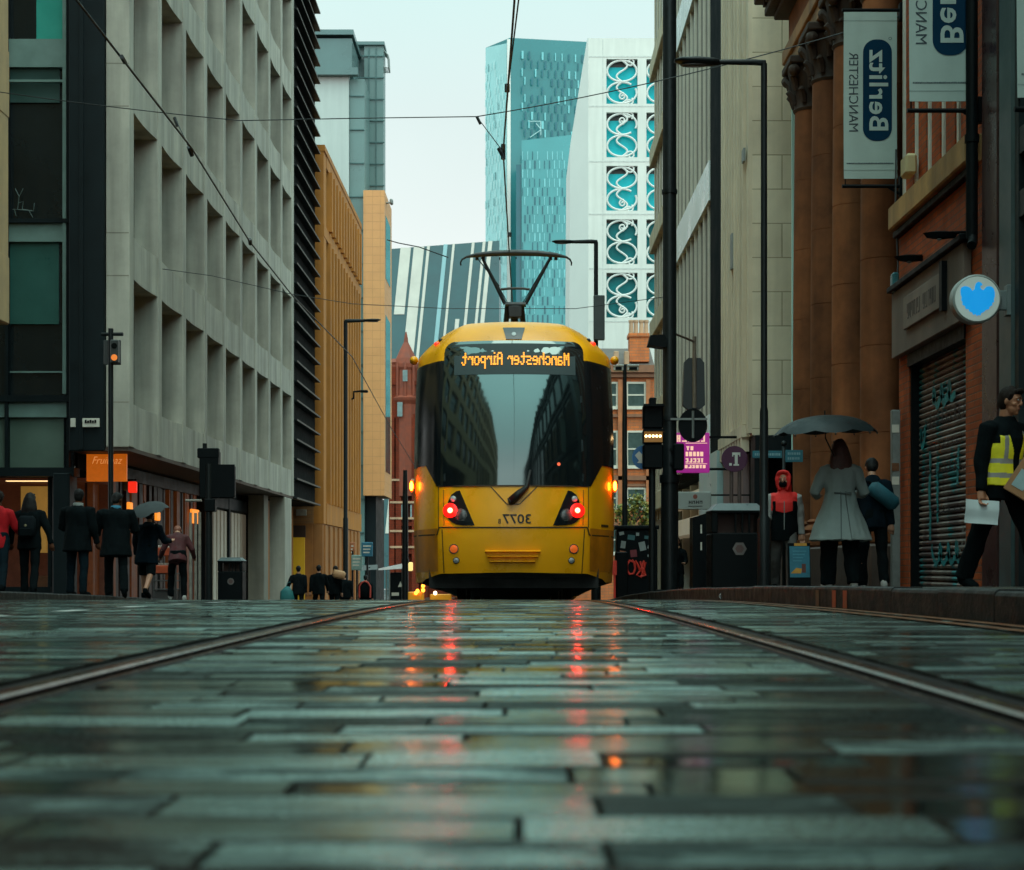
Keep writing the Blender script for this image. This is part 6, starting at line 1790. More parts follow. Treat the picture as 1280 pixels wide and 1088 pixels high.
red = person('man in a bright red hood and black face mask walking towards the camera', 3.96, 24.0, 172, 1.86, dict(lean=3, legL=(16,10,2), legR=(-16,22,2), armL=(-10,10,14), armR=(12,10,18), hp=6, hy=-12),
    top='jacket', top_m=cl_sleeve, bot_m=cl_jog, shoe_m=cl_black, hair='hood', hair_m=cl_hood, vox=.011, face=True, vest=cl_black, vlow=-.155)
vobj = on_vest('vest', red['root']); me = vobj.data; me.materials.append(cl_hood); inv = red['TT'].inverted()
for pl in me.polygons:
    c = inv @ pl.center
    if c.z > .235 + abs(c.x)*.25 and c.y > -.02 and abs(c.x) < .118: pl.material_index = 1
    if c.z > .40 and abs(c.x) > .12: pl.material_index = 1
jo = on_vest('jacket', red['root']); me = jo.data; me.materials.append(cl_hood)
for pl in me.polygons:
    c = inv @ pl.center
    if abs(c.x) < .185 and c.z > .26: pl.material_index = 1
mb = MB(); mb.T = red['HT']; mb.ell((0,.058,-.052),(.062,.050,.052),14,9); mb.build('face_mask', cl_black, red['root'], smooth=True, local=True)
mb = MB(); mb.T = red['TT']; mb.box(-.006,.006,.150,.158,-.0,.40); mb.build('zip', pole_grey, red['root'], local=True)
person('woman in black with a tan collar far off beside the big black pole', 3.72, 38.0, 176, 1.64, dict(legL=(10,10,2), legR=(-8,10,2), armL=(14,12,70,20), armR=(12,12,80,20)), top_m=cl_black, bot_m=cl_black, hair='long', vox=.016, vest=None, collar=cl_tan)

# -- left pavement
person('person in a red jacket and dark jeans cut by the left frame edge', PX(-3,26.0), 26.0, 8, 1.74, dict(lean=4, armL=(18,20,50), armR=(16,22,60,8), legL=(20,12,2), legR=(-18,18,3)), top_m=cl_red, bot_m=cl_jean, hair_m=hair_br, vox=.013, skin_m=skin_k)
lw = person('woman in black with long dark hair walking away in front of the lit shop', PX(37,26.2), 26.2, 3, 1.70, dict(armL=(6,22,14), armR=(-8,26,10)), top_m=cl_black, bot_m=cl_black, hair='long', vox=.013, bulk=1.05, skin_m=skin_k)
t = thing('backpack', 'small black backpack on the long haired woman by the lit shop', 'bag', tuple(lw['world']((0,-.18,.1))))
mb = MB(); mb.T = Matrix.Translation(lw['world']((0,-.20,.25))); mb.cbox(-.14,.14,-.07,.07,-.20,.16,.05); bp_ = mb.build('pack', cl_dkgrey, t, smooth=True, auto=60)
mb = MB(); mb.T = Matrix.Translation(lw['world']((0,-.20,.25))); mb.ell((0,-.072,-.0),(.022,.006,.022),8,5); mb.build('badge', M('pack_badge', (.20,.17,.09), .5), t)
mb = MB(); mb.T = Matrix.Translation(lw['world']((0,-.20,.25))); mb.cbox(-.10,.10,-.10,-.06,-.18,-.04,.02); mb.build('pocket', cl_black, t)
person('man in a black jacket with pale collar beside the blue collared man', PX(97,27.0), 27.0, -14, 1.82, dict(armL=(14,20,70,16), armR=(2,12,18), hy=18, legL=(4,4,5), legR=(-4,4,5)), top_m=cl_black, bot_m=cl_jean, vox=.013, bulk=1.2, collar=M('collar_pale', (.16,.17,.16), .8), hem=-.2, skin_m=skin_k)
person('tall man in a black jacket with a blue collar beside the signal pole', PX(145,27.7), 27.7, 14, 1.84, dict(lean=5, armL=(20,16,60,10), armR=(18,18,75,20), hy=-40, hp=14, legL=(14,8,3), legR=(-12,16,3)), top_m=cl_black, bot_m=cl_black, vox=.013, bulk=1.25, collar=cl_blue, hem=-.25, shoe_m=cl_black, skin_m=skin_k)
up = person('person in a dark coat and shorts with bare calves under a grey umbrella', PX(184,30.0), 30.0, -10, 1.72, dict(lean=8, legL=(18,10,5), legR=(-16,26,4), armR=(30,16,70,4), armL=(8,14,20)), top_m=cl_navy, bot_m=cl_black, shorts=True, vox=.013, hem=-.25, bulk=1.12)
umbrella('grey translucent umbrella tilted over the person with bare calves', (PX(181,29.6), 29.6, PZ(629,29.6)), (-.28,-.25,1), .40, .20, M('umbrella_grey', (.045,.052,.054), .7, .12, 6, .06, spec=.12), hand=tuple(up['world'](up['AR'][1][2])))
rp = person('person in a dark red jacket and white trainers bending over beside the display stand', PX(222,32.0), 32.0, 12, 1.66, dict(lean=30, hp=35, legL=(22,16,5), legR=(6,12,4), armL=(20,26,60), armR=(20,26,60,4)), top_m=M('cloth_maroon', (.05,.003,.005), .8, .25, 10, .2), bot_m=cl_black, shoe_m=sh_white, hair='short', hair_m=M('hair_ginger', (.20,.06,.03), .6, .3, 30, .3), vox=.013)
# -- beyond the crest
a = person('person in black at the left of the far group carrying a teal bag', PX(373,52), 52.0, 6, 1.72, dict(armL=(0,24,20)), top_m=cl_dkgrey, bot_m=cl_black, vox=.018, bulk=1.1)
t = thing('carrier_bag', 'teal carrier bag hanging beside the leftmost far walker', 'bag', (PX(359,51.9), 51.9, g(52)+KH+.75))
mb = MB(); c = t.location; mb.loft([(c.x,c.y,c.z-.30,.16,.07),(c.x,c.y,c.z-.1,.24,.09),(c.x-.02,c.y,c.z+.12,.20,.08),(c.x,c.y,c.z+.28,.06,.03)], 14); mb.build('bag', cl_teal, t, smooth=True)
mb = MB(); mb.tube([(c.x-.04,c.y,c.z+.26),(c.x+.02,c.y,c.z+.40),(c.x+.10,c.y,c.z+.42)], .012, 5); mb.build('handle', cl_teal, t)
person('man in black walking alone between the teal bag and the tan bag', PX(398.5,52), 52.0, 10, 1.76, dict(legL=(18,12,3), legR=(-16,16,3), armL=(-14,12,16), armR=(16,14,20)), top_m=cl_black, bot_m=cl_black, vox=.018, bulk=1.1)
b = person('person in black shouldering a tan bag in the far group', PX(418,53), 53.0, -12, 1.78, dict(lean=7, armL=(10,30,95,20), hy=20), top_m=cl_black, bot_m=cl_black, vox=.018, bulk=1.1)
t = thing('shoulder_bag', 'tan bag carried on the shoulder of a far walker', 'bag', (PX(423,52.7), 52.7, PZ(727,52.7)))
mb = MB(); mb.T = Matrix.Translation((PX(424,52.7), 52.7, PZ(718.5,52.7))) @ Matrix.Rotation(R(12),4,'Y'); mb.cbox(-.20,.20,-.1,.1,-.14,.14,.06); mb.build('pouch', M('tan_leather', (.50,.27,.13), .6, .15, 8, .1), t, smooth=True, auto=60)
mb = MB(); mb.tube([(PX(420,52.7),52.7,PZ(714,52.7)),(PX(418,52.9),52.9,PZ(712,52.9)),(PX(414,53.1),53.1,PZ(722,53))], .02, 5); mb.build('strap', M('tan_strap', (.3,.15,.07), .6), t)
person('person in black just right of the tan bag in the far group', PX(431,55), 55.0, 24, 1.64, dict(hy=40, armL=(30,10,60)), top_m=cl_black, bot_m=cl_black, vox=.018, bulk=1.15)
c_ = person('person in dark clothes at the right of the far group with a red edged backpack', PX(457,60), 60.0, 0, 1.74, None, top_m=cl_black, bot_m=cl_black, vox=.018, bulk=1.1)
t = thing('backpack', 'black backpack with a red hoop edge on a far walker', 'bag', tuple(c_['world']((0,-.2,.2))))
w = c_['world']((0,-.20,.26)); mb = MB(); mb.T = Matrix.Translation(w); mb.cbox(-.22,.22,-.09,.08,-.34,.30,.08); mb.build('pack', cl_black, t, smooth=True, auto=60)
mb = MB(); mb.T = Matrix.Translation(w); mb.tube([(-.2,-.1,-.3),(-.21,-.1,.1),(-.12,-.1,.26),(0,-.1,.31),(.12,-.1,.26),(.21,-.1,.1),(.2,-.1,-.3)], .03, 6); mb.build('red_edge', M('pack_red', (.45,.05,.03), .7), t)
# ================================================================== STREET FURNITURE
def lamp_post(label, px, Y, top_py, arm_px, r0=.075, r1=.05, rise=.12):
    x = PX(px, Y); zb = g(Y)+KH; zt = PZ(top_py, Y); xa = PX(arm_px, Y)
    t = thing('street_lamp', label, 'street lamp', (x, Y, zb), 'black street lamps')
    mb = MB(); zm = zb + (zt-zb)*.34
    mb.tube([(x,Y,zb),(x,Y,zb+.9),(x,Y,zb+.95),(x,Y,zm),(x,Y,zm+.06),(x,Y,zt)], [r0*1.6,r0*1.6,r0,r0*.98,r1*1.05,r1], 12); mb.build('pole', pole_black, t, smooth=True, auto=40)
    d = 1 if xa > x else -1; L_ = abs(xa-x)
    mb = MB(); mb.tube([(x,Y,zt-.06),(x,Y,zt+.01),(x+d*.12,Y,zt+.02),(x+d*L_*.55,Y,zt+rise*.55)], [r1,r1*1.1,r1,r1*.8], 10); mb.build('arm', pole_black, t, smooth=True, auto=50)
    xh = x+d*L_*.5
    mb = MB(); z = zt+rise*.52
    rings = []
    for u, w, h in ((0,.05,.035),(.15,.09,.05),(.5,.13,.055),(.85,.11,.04),(1,.05,.015)): rings.append((u, w, h))
    vs = []; fs = []; n = 12
    for u, w, h in rings:
        for k in range(n): q = 2*pi*k/n; vs.append((xh+d*L_*.5*u, Y+w*cos(q), z+rise*.45*u+h*sin(q)))
    for j in range(len(rings)-1):
        for k in range(n): fs.append((j*n+k, j*n+(k+1)%n, (j+1)*n+(k+1)%n, (j+1)*n+k))
    fs += [tuple(range(n)), tuple((len(rings)-1)*n+k for k in range(n))]
    mb.add(vs, fs); hd = mb.build('lamp_head', pole_black, t, smooth=True)
    mb = MB(); mb.ell((xh+d*L_*.28, Y, z+rise*.1-.045), (L_*.16,.08,.02), 12, 6); mb.build('lens', clear_d, hd, smooth=True)
    return t
lamp_post('tall black street lamp on the right pavement with a long arm', 955, 20.2, 80, 843, .055, .04, .04)
lamp_post('black street lamp standing just right of the tram roof', 745, 45, 303, 690, .085, .06, .02)
lamp_post('black street lamp in front of the ochre fins on the left pavement', 432, 58, 402, 476, .095, .07, .06)
s = thing('wall_lamp', 'small black bracket lamp on the ochre building', 'lamp', (-7.95, 76, PZ(490,76)))
mb = MB(); mb.tube([(-8.1,76,PZ(500,76)),(-7.9,76,PZ(498,76)),(-7.9,76,PZ(490,76)),(-7.5,76,PZ(489,76))], .05, 8); mb.build('bracket', black_paint, s)
mb = MB(); mb.cbox(-7.6, PX(460,76), 75.85, 76.15, PZ(491,76), PZ(488,76), .03); mb.build('lamp_head', black_paint, s)
mb = MB(); mb.cbox(PX(742,44.7), PX(756,44.7), 44.7, 44.85, PZ(425,44.7), PZ(369,44.7), .02)
tag(mb.build('sign_back', M('sign_back_grey', (.05,.06,.06), .5), origin=(PX(749,44.7),44.8,PZ(425,44.7))), 'dark tall box fixed to the lamp behind the tram', 'sign')

# big black traction pole
x, Y = PX(837,24), 24.0
t = thing('traction_pole', 'thick black overhead line pole with a heavier base rising out of frame', 'pole', (x, Y, g(Y)+KH))
mb = MB(); zb = g(Y)+KH; mb.tube([(x,Y,zb),(x,Y,PZ(600,Y)),(x,Y,PZ(590,Y)),(x,Y,13)], [.135,.13,.105,.10], 20); mb.build('pole', pole_black, t, smooth=True, auto=40)
mb = MB(); mb.tube([(x,Y,PZ(604,Y)),(x,Y,PZ(594,Y))], .15, 20); mb.tube([(x,Y,zb),(x,Y,zb+.06)], .2, 20)
for z in (2.2, 5.6): mb.tube([(x,Y,z-.03),(x,Y,z+.03)], .118, 16)
mb.build('collar', pole_black, t, smooth=True, auto=40)

# tram signal
x, Y = PX(816,23), 23.0
t = thing('tram_signal', 'black tram signal head showing a horizontal row of lit white dots', 'signal', (x, Y, g(Y)+KH))
mb = MB(); mb.tube([(x,Y+.12,g(Y)+KH),(x,Y+.12,PZ(498,Y))], .05, 12); mb.build('pole', pole_black, t, smooth=True, auto=40)
mb = MB()
mb.cbox(PX(804,Y), PX(829,Y), Y-.02, Y+.2, PZ(536,Y), PZ(506,Y), .02); mb.cbox(PX(812,Y), PX(820,Y), Y, Y+.15, PZ(506,Y), PZ(497,Y), .01)
mb.cbox(PX(804,Y), PX(829,Y), Y-.02, Y+.2, PZ(555,Y), PZ(536.5,Y), .02); mb.cbox(PX(804,Y), PX(829,Y), Y-.02, Y+.2, PZ(586,Y), PZ(555.5,Y), .02)
hd = mb.build('signal_head', black_paint, t)
sig_w = glow('signal_white', (1,.66,.30), 9, var=.02)
for k in range(5):
    mb = MB(); mb.disc((PX(807.5+4.4*k,Y), Y-.025, PZ(545.5,Y)), .018, .02, 12); mb.build('light', sig_w, hd)
mb = MB(); mb.box(PX(805,Y), PX(828,Y), Y-.024, Y-.0205, PZ(553,Y), PZ(538,Y)); mb.build('lens_panel', M('signal_glow_panel', (.12,.07,.02), .4, emit=(1,.45,.08), es=.16, bump=0), hd)
mb = MB()
for py in (506,537): mb.prism([(PX(803,Y),PZ(py+4,Y)),(PX(804,Y),PZ(py,Y)),(PX(829,Y),PZ(py,Y)),(PX(830,Y),PZ(py+4,Y)),(PX(829,Y),PZ(py+3,Y)),(PX(804,Y),PZ(py+3,Y))], lambda a,b,d: (a,d,b), Y-.12, Y-.02)
mb.build('hood', black_paint, hd)
# keep-left disc
Y = 23.4
t = thing('road_sign', 'round blue road sign with a white arrow half hidden by the tram signal', 'sign', (PX(803,Y), Y, PZ(572,Y)))
mb = MB(); mb.disc((PX(805,Y),Y,PZ(572,Y)), 15*Y/2000, .012, 28); mb.build('face', M('sign_blue', (.012,.12,.30), .4, .1, 6, .02), t)
mb = MB(); mb.prism([(-.05,.09),(.02,.02),(.05,.05),(.06,-.09),(-.08,-.08),(-.05,-.05),(-.11,.03)], lambda a,b,d: (PX(803,Y)+a, d, PZ(572,Y)+b), Y-.010, Y-.007); mb.build('arrow', white_trim, t)
mb = MB(); mb.tube([(PX(805,Y),Y+.02,PZ(572,Y)),(PX(815,Y),Y-.1,PZ(572,Y))], .015, 6); mb.build('bracket', pole_black, t)
# disc and box seen from behind on the traction pole
Y = 23.9; x = PX(837,24)
t = thing('road_sign', 'round black back of a road sign bracketed to the thick pole', 'sign', (PX(866,Y), Y, PZ(533,Y)))
mb = MB(); mb.disc((PX(866,Y),Y,PZ(532,Y)), 18*Y/2000, .03, 32, rz=21*Y/2000); mb.build('disc', black_paint, t)
mb = MB(); mb.box(PX(838,Y), PX(884,Y), Y-.035, Y-.016, PZ(525.5,Y), PZ(523,Y)); mb.tube([(PX(866,Y),Y-.03,PZ(548,Y)),(PX(866,Y),Y-.03,PZ(514,Y))], .02, 8); mb.build('bracket', pole_grey, t)
t = thing('traffic_signal', 'black signal box on the right side of the thick pole below the round sign', 'signal', (PX(852,Y), Y, PZ(590,Y)))
mb = MB(); mb.cbox(PX(841,Y), PX(854.5,Y), Y-.1, Y+.1, PZ(588,Y), PZ(555,Y), .02); mb.build('signal_head', black_paint, t)
mb = MB()
for z in (PZ(580,Y), PZ(562,Y)): mb.box(PX(837,Y), PX(842,Y), Y-.03, Y+.03, z-.02, z+.02)
mb.build('bracket', black_paint, t)
# post with grey-to-tan sleeve hung from an arm
Y = 25.0
t = thing('traffic_signal', 'grey hanging signal with a backing board on a bracket arm above the round sign', 'signal', (PX(868,Y), Y, PZ(515,Y)))
mb = MB(); mb.tube([(PX(838,Y),Y-.6,PZ(424,Y)),(PX(868,Y),Y,PZ(427.5,Y))], .018, 8); mb.tube([(PX(868,Y),Y,PZ(421,Y)),(PX(868,Y),Y,PZ(510,Y))], .032, 10); mb.build('post', M('post_grey_tan', (.15,.12,.09), .55, .25, 8, .05), t, smooth=True, auto=40)
mb = MB(); mb.prism([(PX(854,Y),PZ(506,Y)),(PX(856,Y),PZ(452,Y)),(PX(861,Y),PZ(447,Y)),(PX(876,Y),PZ(447,Y)),(PX(881,Y),PZ(453,Y)),(PX(882,Y),PZ(506,Y)),(PX(876,Y),PZ(511,Y)),(PX(860,Y),PZ(511,Y))], lambda a,b,d: (a,d,b), Y+.06, Y+.2); mb.build('signal_head', M('signal_grey_dark', (.022,.028,.03), .5, .2, 8, .05), t)
# floodlight on the pole
Y = 24.0
t = thing('floodlight', 'black wedge shaped floodlight on the left side of the thick pole', 'light', (PX(828,Y), Y, PZ(428,Y)))
mb = MB(); mb.prism([(PX(809,Y),PZ(433,Y)),(PX(812,Y),PZ(421,Y)),(PX(829,Y),PZ(420,Y)),(PX(833,Y),PZ(425,Y)),(PX(832,Y),PZ(436,Y))], lambda a,b,d: (a,d,b), Y-.15, Y+.15); mb.build('lamp_head', black_paint, t)
# CCTV mast
Y = 40.0; x = PX(781,Y)
t = thing('camera_mast', 'thin dark mast carrying two white CCTV cameras beside the tram', 'camera', (x, Y, g(Y)+KH))
mb = MB(); mb.tube([(x,Y,g(Y)+KH),(x,Y,PZ(540,Y)),(x,Y,PZ(456,Y))], [.075,.06,.045], 10); mb.tube([(PX(768,Y),Y,PZ(457,Y)),(PX(797,Y),Y,PZ(456,Y))], .025, 6); mb.build('mast', pole_black, t, smooth=True, auto=40)
for a, b in ((767,779),(784,798)):
    mb = MB(); mb.cbox(PX(a,Y), PX(b,Y), Y-.12, Y+.1, PZ(464,Y), PZ(458,Y), .02); mb.cbox(PX(a-.5,Y), PX(b+.5,Y), Y-.16, Y+.12, PZ(458.5,Y), PZ(456.8,Y), .01); c = mb.build('camera', white_render2, t)
    mb = MB(); mb.cbox(PX(a+2,Y), PX(b-2,Y), Y-.135, Y-.11, PZ(463.5,Y), PZ(459.5,Y), .01); mb.build('lens', black_paint, c)

# litter bin with hexagon
def bin_(label, x0, x1, Y, top_py, emblem, slots=True):
    zb = g(Y)+KH; x0, x1 = PX(x0,Y), PX(x1,Y); zt = PZ(top_py, Y); W = x1-x0; d = W*.9
    t = thing('litter_bin', label, 'bin', ((x0+x1)/2, Y+d/2, zb), 'black pavement litter bins')
    zr = zt - W*.14
    mb = MB(); mb.cbox(x0, x1, Y, Y+d, zb+.05, zr-W*.42, .02); mb.cbox(x0+.03, x1-.03, Y+.03, Y+d-.03, zb, zb+.05, .01)
    for a, b in ((x0, x0+W*.12),(x1-W*.12, x1)): mb.cbox(a, b, Y, Y+d, zr-W*.42, zr-.03, .01)
    for k in range(3): xx = x0+W*(.44+.13*k); mb.box(xx, xx+W*.035, Y+.01, Y+.04, zr-W*.42, zr-.03)
    mb.cbox(x0-.005, x1+.005, Y-.01, Y+d+.01, zr-.035, zr, .008)
    mb.build('body', black_paint, t)
    mb = MB(); mb.box(x0+W*.14, x1-W*.14, Y+d*.55, Y+d*.6, zr-W*.42, zr-.03); mb.build('back_grille', M('bin_inside_brown', (.10,.06,.05), .7), t)
    e = W*.13; mb = MB(); mb.add([(x0-.01,Y-.015,zr),(x1+.01,Y-.015,zr),(x1+.01,Y+d+.015,zr),(x0-.01,Y+d+.015,zr),(x0+e,Y+e,zt),(x1-e,Y+e,zt),(x1-e,Y+d-e,zt),(x0+e,Y+d-e,zt)],[(0,3,2,1),(4,5,6,7),(0,1,5,4),(1,2,6,5),(2,3,7,6),(3,0,4,7)])
    mb.build('roof', M('bin_roof_grey', (.11,.14,.145), .35, .15, 6, .05), t)
    cx = x0+W*.53; cz = zb+(zr-zb)*.53; rr = W*.135
    mb = MB(); nn = 6 if emblem == 'hex' else 20
    for r_, dd, mi in ((rr,.004,0),(rr*.62,.007,1)):
        mb.prism([(r_*cos(2*pi*k/nn), r_*sin(2*pi*k/nn)) for k in range(nn)], lambda a,b,q: (cx+a, q, cz+b), Y-dd, Y-.001 if mi == 0 else Y-.0045, mi)
    mb.build('emblem', [M('emblem_grey', (.13,.115,.11), .5), M('emblem_brown', (.10,.055,.05), .5)], t)
    return t
bin_('large black litter bin with a grey roof and hexagon emblem on the right pavement', 889.5, 955.5, 22.0, 629, 'hex')
bin_('smaller black litter bin below the black signal on the left pavement', 272, 303, 37.0, 697, 'round')
Y = 24.2; zb = g(Y)+KH
t = thing('feeder_pillar', 'narrow black cabinet with pale vertical plates just left of the large bin', 'cabinet', (PX(878,Y), Y, zb))
mb = MB(); mb.add([(PX(866,Y),Y,zb),(PX(897,Y),Y,zb),(PX(897,Y),Y+.45,zb),(PX(866,Y),Y+.45,zb),(PX(866,Y),Y,PZ(647,Y)),(PX(897,Y),Y,PZ(638,Y)),(PX(897,Y),Y+.45,PZ(638,Y)),(PX(866,Y),Y+.45,PZ(647,Y))],[(0,3,2,1),(4,5,6,7),(0,1,5,4),(1,2,6,5),(2,3,7,6),(3,0,4,7)]); mb.build('body', black_paint, t)
mb = MB()
for a, b in ((656,667),(678,688)): mb.box(PX(875.5,Y), PX(877.5,Y), Y-.006, Y-.001, PZ(b,Y), PZ(a,Y))
mb.build('plate', white_trim, t)
mb = MB()
for px in (887,892): mb.tube([(PX(px,Y),Y-.04,zb),(PX(px,Y),Y-.04,PZ(642,Y))], .02, 8)
mb.build('conduit', M('conduit_brown', (.09,.06,.055), .5), t)

# graffitied cabinets
Y = 31.0; zb = g(Y)+KH
t = thing('utility_cabinet', 'wide black utility cabinet covered in stickers with a red graffiti scrawl', 'cabinet', (PX(795,Y), Y, zb))
mb = MB(); mb.cbox(PX(771,Y), PX(822,Y), Y, Y+.5, zb, PZ(662,Y), .02); mb.cbox(PX(769,Y), PX(824,Y), Y-.03, Y+.53, PZ(662,Y)+.002, PZ(657,Y), .015); mb.build('body', black_paint, t)
stk = [M('sticker_pale', (.24,.27,.26), .6), M('sticker_orange', (.36,.12,.06), .6), M('sticker_red', (.20,.03,.04), .6), M('sticker_teal', (.04,.12,.13), .6)]
r = random.Random(8)
for (px, py, w, h, k) in ((779,681,6,9,0),(803,683,8,11,0),(778,694,8,10,1),(792,692,8,9,2),(811,684,3,4,0),(789,672,9,6,3),(777,667,6,4,0),(808,672,5,4,3),(777,706,4,4,0),(811,695,3,3,0),(797,668,4,4,0),(818,692,2,4,3)):
    mb = MB(); a = r.uniform(-.25,.25); cx, cz = PX(px,Y), PZ(py,Y); w *= Y/4000; h *= Y/4000
    pts = [(-w,-h),(w,-h),(w,h),(-w,h)]; mb.add([(cx+p*cos(a)-q*sin(a), Y-.004, cz+p*sin(a)+q*cos(a)) for p, q in pts], [(0,1,2,3)]); mb.build('sticker', stk[k], t, fix=False)
mb = MB()
def sq(pts, w=.022): mb.tube([(PX(a,Y),Y-.006,PZ(b,Y)) for a,b in pts], w, 5)
sq([(791,702),(787,701),(784,706),(784,713),(787,718),(792,717),(794,711),(793,704),(790,700)]); sq([(794,701),(798,708),(800,714),(796,719),(801,722),(804,714),(800,702)]); sq([(805,701),(801,712),(803,718),(807,703),(803,716),(805,720),(806,712),(807,719),(800,721)])
mb.build('graffiti', M('graffiti_red', (.52,.035,.02), .6, emit=(1,.06,.03), es=.03), t)
t = thing('utility_cabinet', 'low dark cabinet with a small red notice close beside the tram', 'cabinet', (PX(764,29.5), 29.5, g(29.5)+KH))
Y = 29.5; zb = g(Y)+KH
mb = MB(); mb.cbox(PX(770,Y), PX(785,Y), Y, Y+.4, zb, PZ(690,Y), .02); mb.build('body', black_paint, t)
mb = MB(); mb.box(PX(765,Y), PX(770.5,Y), Y-.1, Y-.08, PZ(719,Y), PZ(701,Y)); mb.tube([(PX(768,Y),Y-.06,zb),(PX(768,Y),Y-.06,PZ(702,Y))], .02, 6); mb.build('notice', M('notice_red', (.55,.05,.035), .6, emit=(1,.06,.03), es=.06), t)

# signs on the right
Y = 30.0
t = thing('shop_sign', 'purple illuminated shop sign with rows of pale lettering', 'sign', (PX(866,Y), Y, PZ(591,Y)))
mb = MB(); mb.cbox(PX(842,Y), PX(887,Y), Y, Y+.12, PZ(591,Y), PZ(541,Y), .01); mb.build('panel', M('purple_face', (.22,.02,.16), .4, .2, 4, 0, emit=(.62,.02,.42), es=.36), t)
mb = MB(); r = random.Random(31)
def glyph_row(xa, xb, y0, y1, mw):     # rows of letter forms too blurred in the photograph to read
    x = xa
    while x < xb - mw*.6:
        w = r.uniform(mw*.7, mw); s_ = r.choice('HELUOT')
        yb, yt = PZ(y1,Y), PZ(y0,Y); a, b = PX(x,Y), PX(min(x+w,xb),Y); th = .030
        if s_ in 'HU': mb.box(a,a+th,Y-.006,Y-.001,yb,yt); mb.box(b-th,b,Y-.006,Y-.001,yb,yt); mb.box(a+th,b-th,Y-.0055,Y-.001,(yb+yt)/2-.012 if s_=='H' else yb,(yb+yt)/2+.012 if s_=='H' else yb+.025)
        elif s_ in 'EL': mb.box(b-th,b,Y-.006,Y-.001,yb,yt); mb.box(a,b-th,Y-.0055,Y-.001,yb,yb+.024); (s_=='E') and mb.box(a,b-th,Y-.0055,Y-.001,yt-.024,yt)
        elif s_ == 'O': mb.box(a,a+th,Y-.006,Y-.001,yb,yt); mb.box(b-th,b,Y-.006,Y-.001,yb,yt); mb.box(a+th,b-th,Y-.0055,Y-.001,yb,yb+.024); mb.box(a+th,b-th,Y-.0055,Y-.001,yt-.024,yt)
        else: mb.box((a+b)/2-th/2,(a+b)/2+th/2,Y-.006,Y-.001,yb,yt-.024); mb.box(a,b,Y-.0055,Y-.001,yt-.024,yt)
        x += w + mw*.28
glyph_row(846,884,544,552.5,6.5); glyph_row(858,871,558,563,5); glyph_row(857,879,565,570.5,4.2); glyph_row(857,879,573,578.5,4.4); glyph_row(856,883,581.5,585.5,4)
mb.box(PX(857,Y), PX(884,Y), Y-.006, Y-.001, PZ(554.6,Y), PZ(553.8,Y)); mb.box(PX(857,Y), PX(884,Y), Y-.006, Y-.001, PZ(580.3,Y), PZ(579.6,Y))
mb.build('lettering', glow('sign_letters_peach', (1,.62,.45), .8), t)
mb = MB(); mb.box(PX(887,Y)-.01, 4.25, Y+.03, Y+.07, PZ(548,Y), PZ(545,Y)); mb.box(PX(887,Y)-.01, 4.25, Y+.03, Y+.07, PZ(588,Y), PZ(585,Y)); mb.build('bracket', black_paint, t)
Y = 26.5; x = PX(918,Y)
t = thing('station_sign', 'round purple sign with a white letter T and a dot on twin posts', 'sign', (x, Y, g(Y)+KH))
mb = MB(); mb.disc((x,Y,PZ(574,Y)), 16.2*Y/2000, .05, 36); mb.build('disc', M('sign_purple', (.07,.012,.05), .4, .1, 5, .02), t)
mb = MB(); u = Y/2000
for a, b, c, d in ((915,925,566,569),(918.2,921.8,569,580.5),(916.6,923.4,580.5,582.5),(915,916.3,569,571),(923.8,925,569,571),(911.2,914.4,579.2,582.4)): mb.box(PX(a,Y), PX(b,Y), Y-.032, Y-.027, PZ(d,Y), PZ(c,Y))
mb.build('letter', white_render, t)
mb = MB()
for px in (914.5, 924.5): mb.tube([(PX(px,Y),Y+.03,g(Y)+KH),(PX(px,Y),Y+.03,PZ(575,Y))], .032, 10)
mb.build('posts', M('post_brown_grey', (.10,.07,.065), .5), t, smooth=True, auto=40)
Y = 29.5
t = thing('shop_sign', 'pale grey projecting shop sign with a small reddish roundel and dark lettering', 'sign', (PX(868,Y), Y, PZ(638,Y)))
mb = MB(); mb.cbox(PX(845,Y), PX(889,Y), Y, Y+.08, PZ(637,Y), PZ(615,Y), .01); mb.build('panel', M('pale_sign_grey', (.33,.36,.34), .5, .08, 3, .02), t)
mb = MB(); mb.disc((PX(869,Y),Y-.004,PZ(621,Y)), .042, .006, 18); mb.build('roundel', M('roundel_red', (.25,.07,.05), .6), t)
mb = MB(); yb, yt = PZ(630,Y), PZ(626,Y)
for k, px in enumerate((861,865.5,870,874.5)):
    a = PX(px,Y); b = PX(px+3.4,Y); mb.box(a,a+.014,Y-.005,Y-.001,yb,yt); mb.box(b-.014,b,Y-.005,Y-.001,yb,yt); z_ = yt-.012 if k % 2 else (yb+yt)/2; mb.box(a+.014,b-.014,Y-.0045,Y-.001,z_-.006,z_+.008)
mb.box(PX(860,Y), PX(878,Y), Y-.005, Y-.001, PZ(633.3,Y), PZ(632.6,Y)); mb.build('lettering', black_paint, t)
mb = MB(); mb.box(PX(888,Y), 4.23, Y+.02, Y+.06, PZ(620,Y), PZ(618,Y)); mb.build('bracket', black_paint, t)
Y = 25.5; x = PX(980,Y)
t = thing('fingerpost', 'black pedestrian fingerpost with two blue direction boards', 'sign', (x, Y, g(Y)+KH))
mb = MB(); mb.tube([(x,Y,g(Y)+KH),(x,Y,PZ(556,Y))], .03, 10); mb.ell((x,Y,PZ(555,Y)), (.045,.045,.05), 10, 6); mb.build('post', pole_black, t, smooth=True)
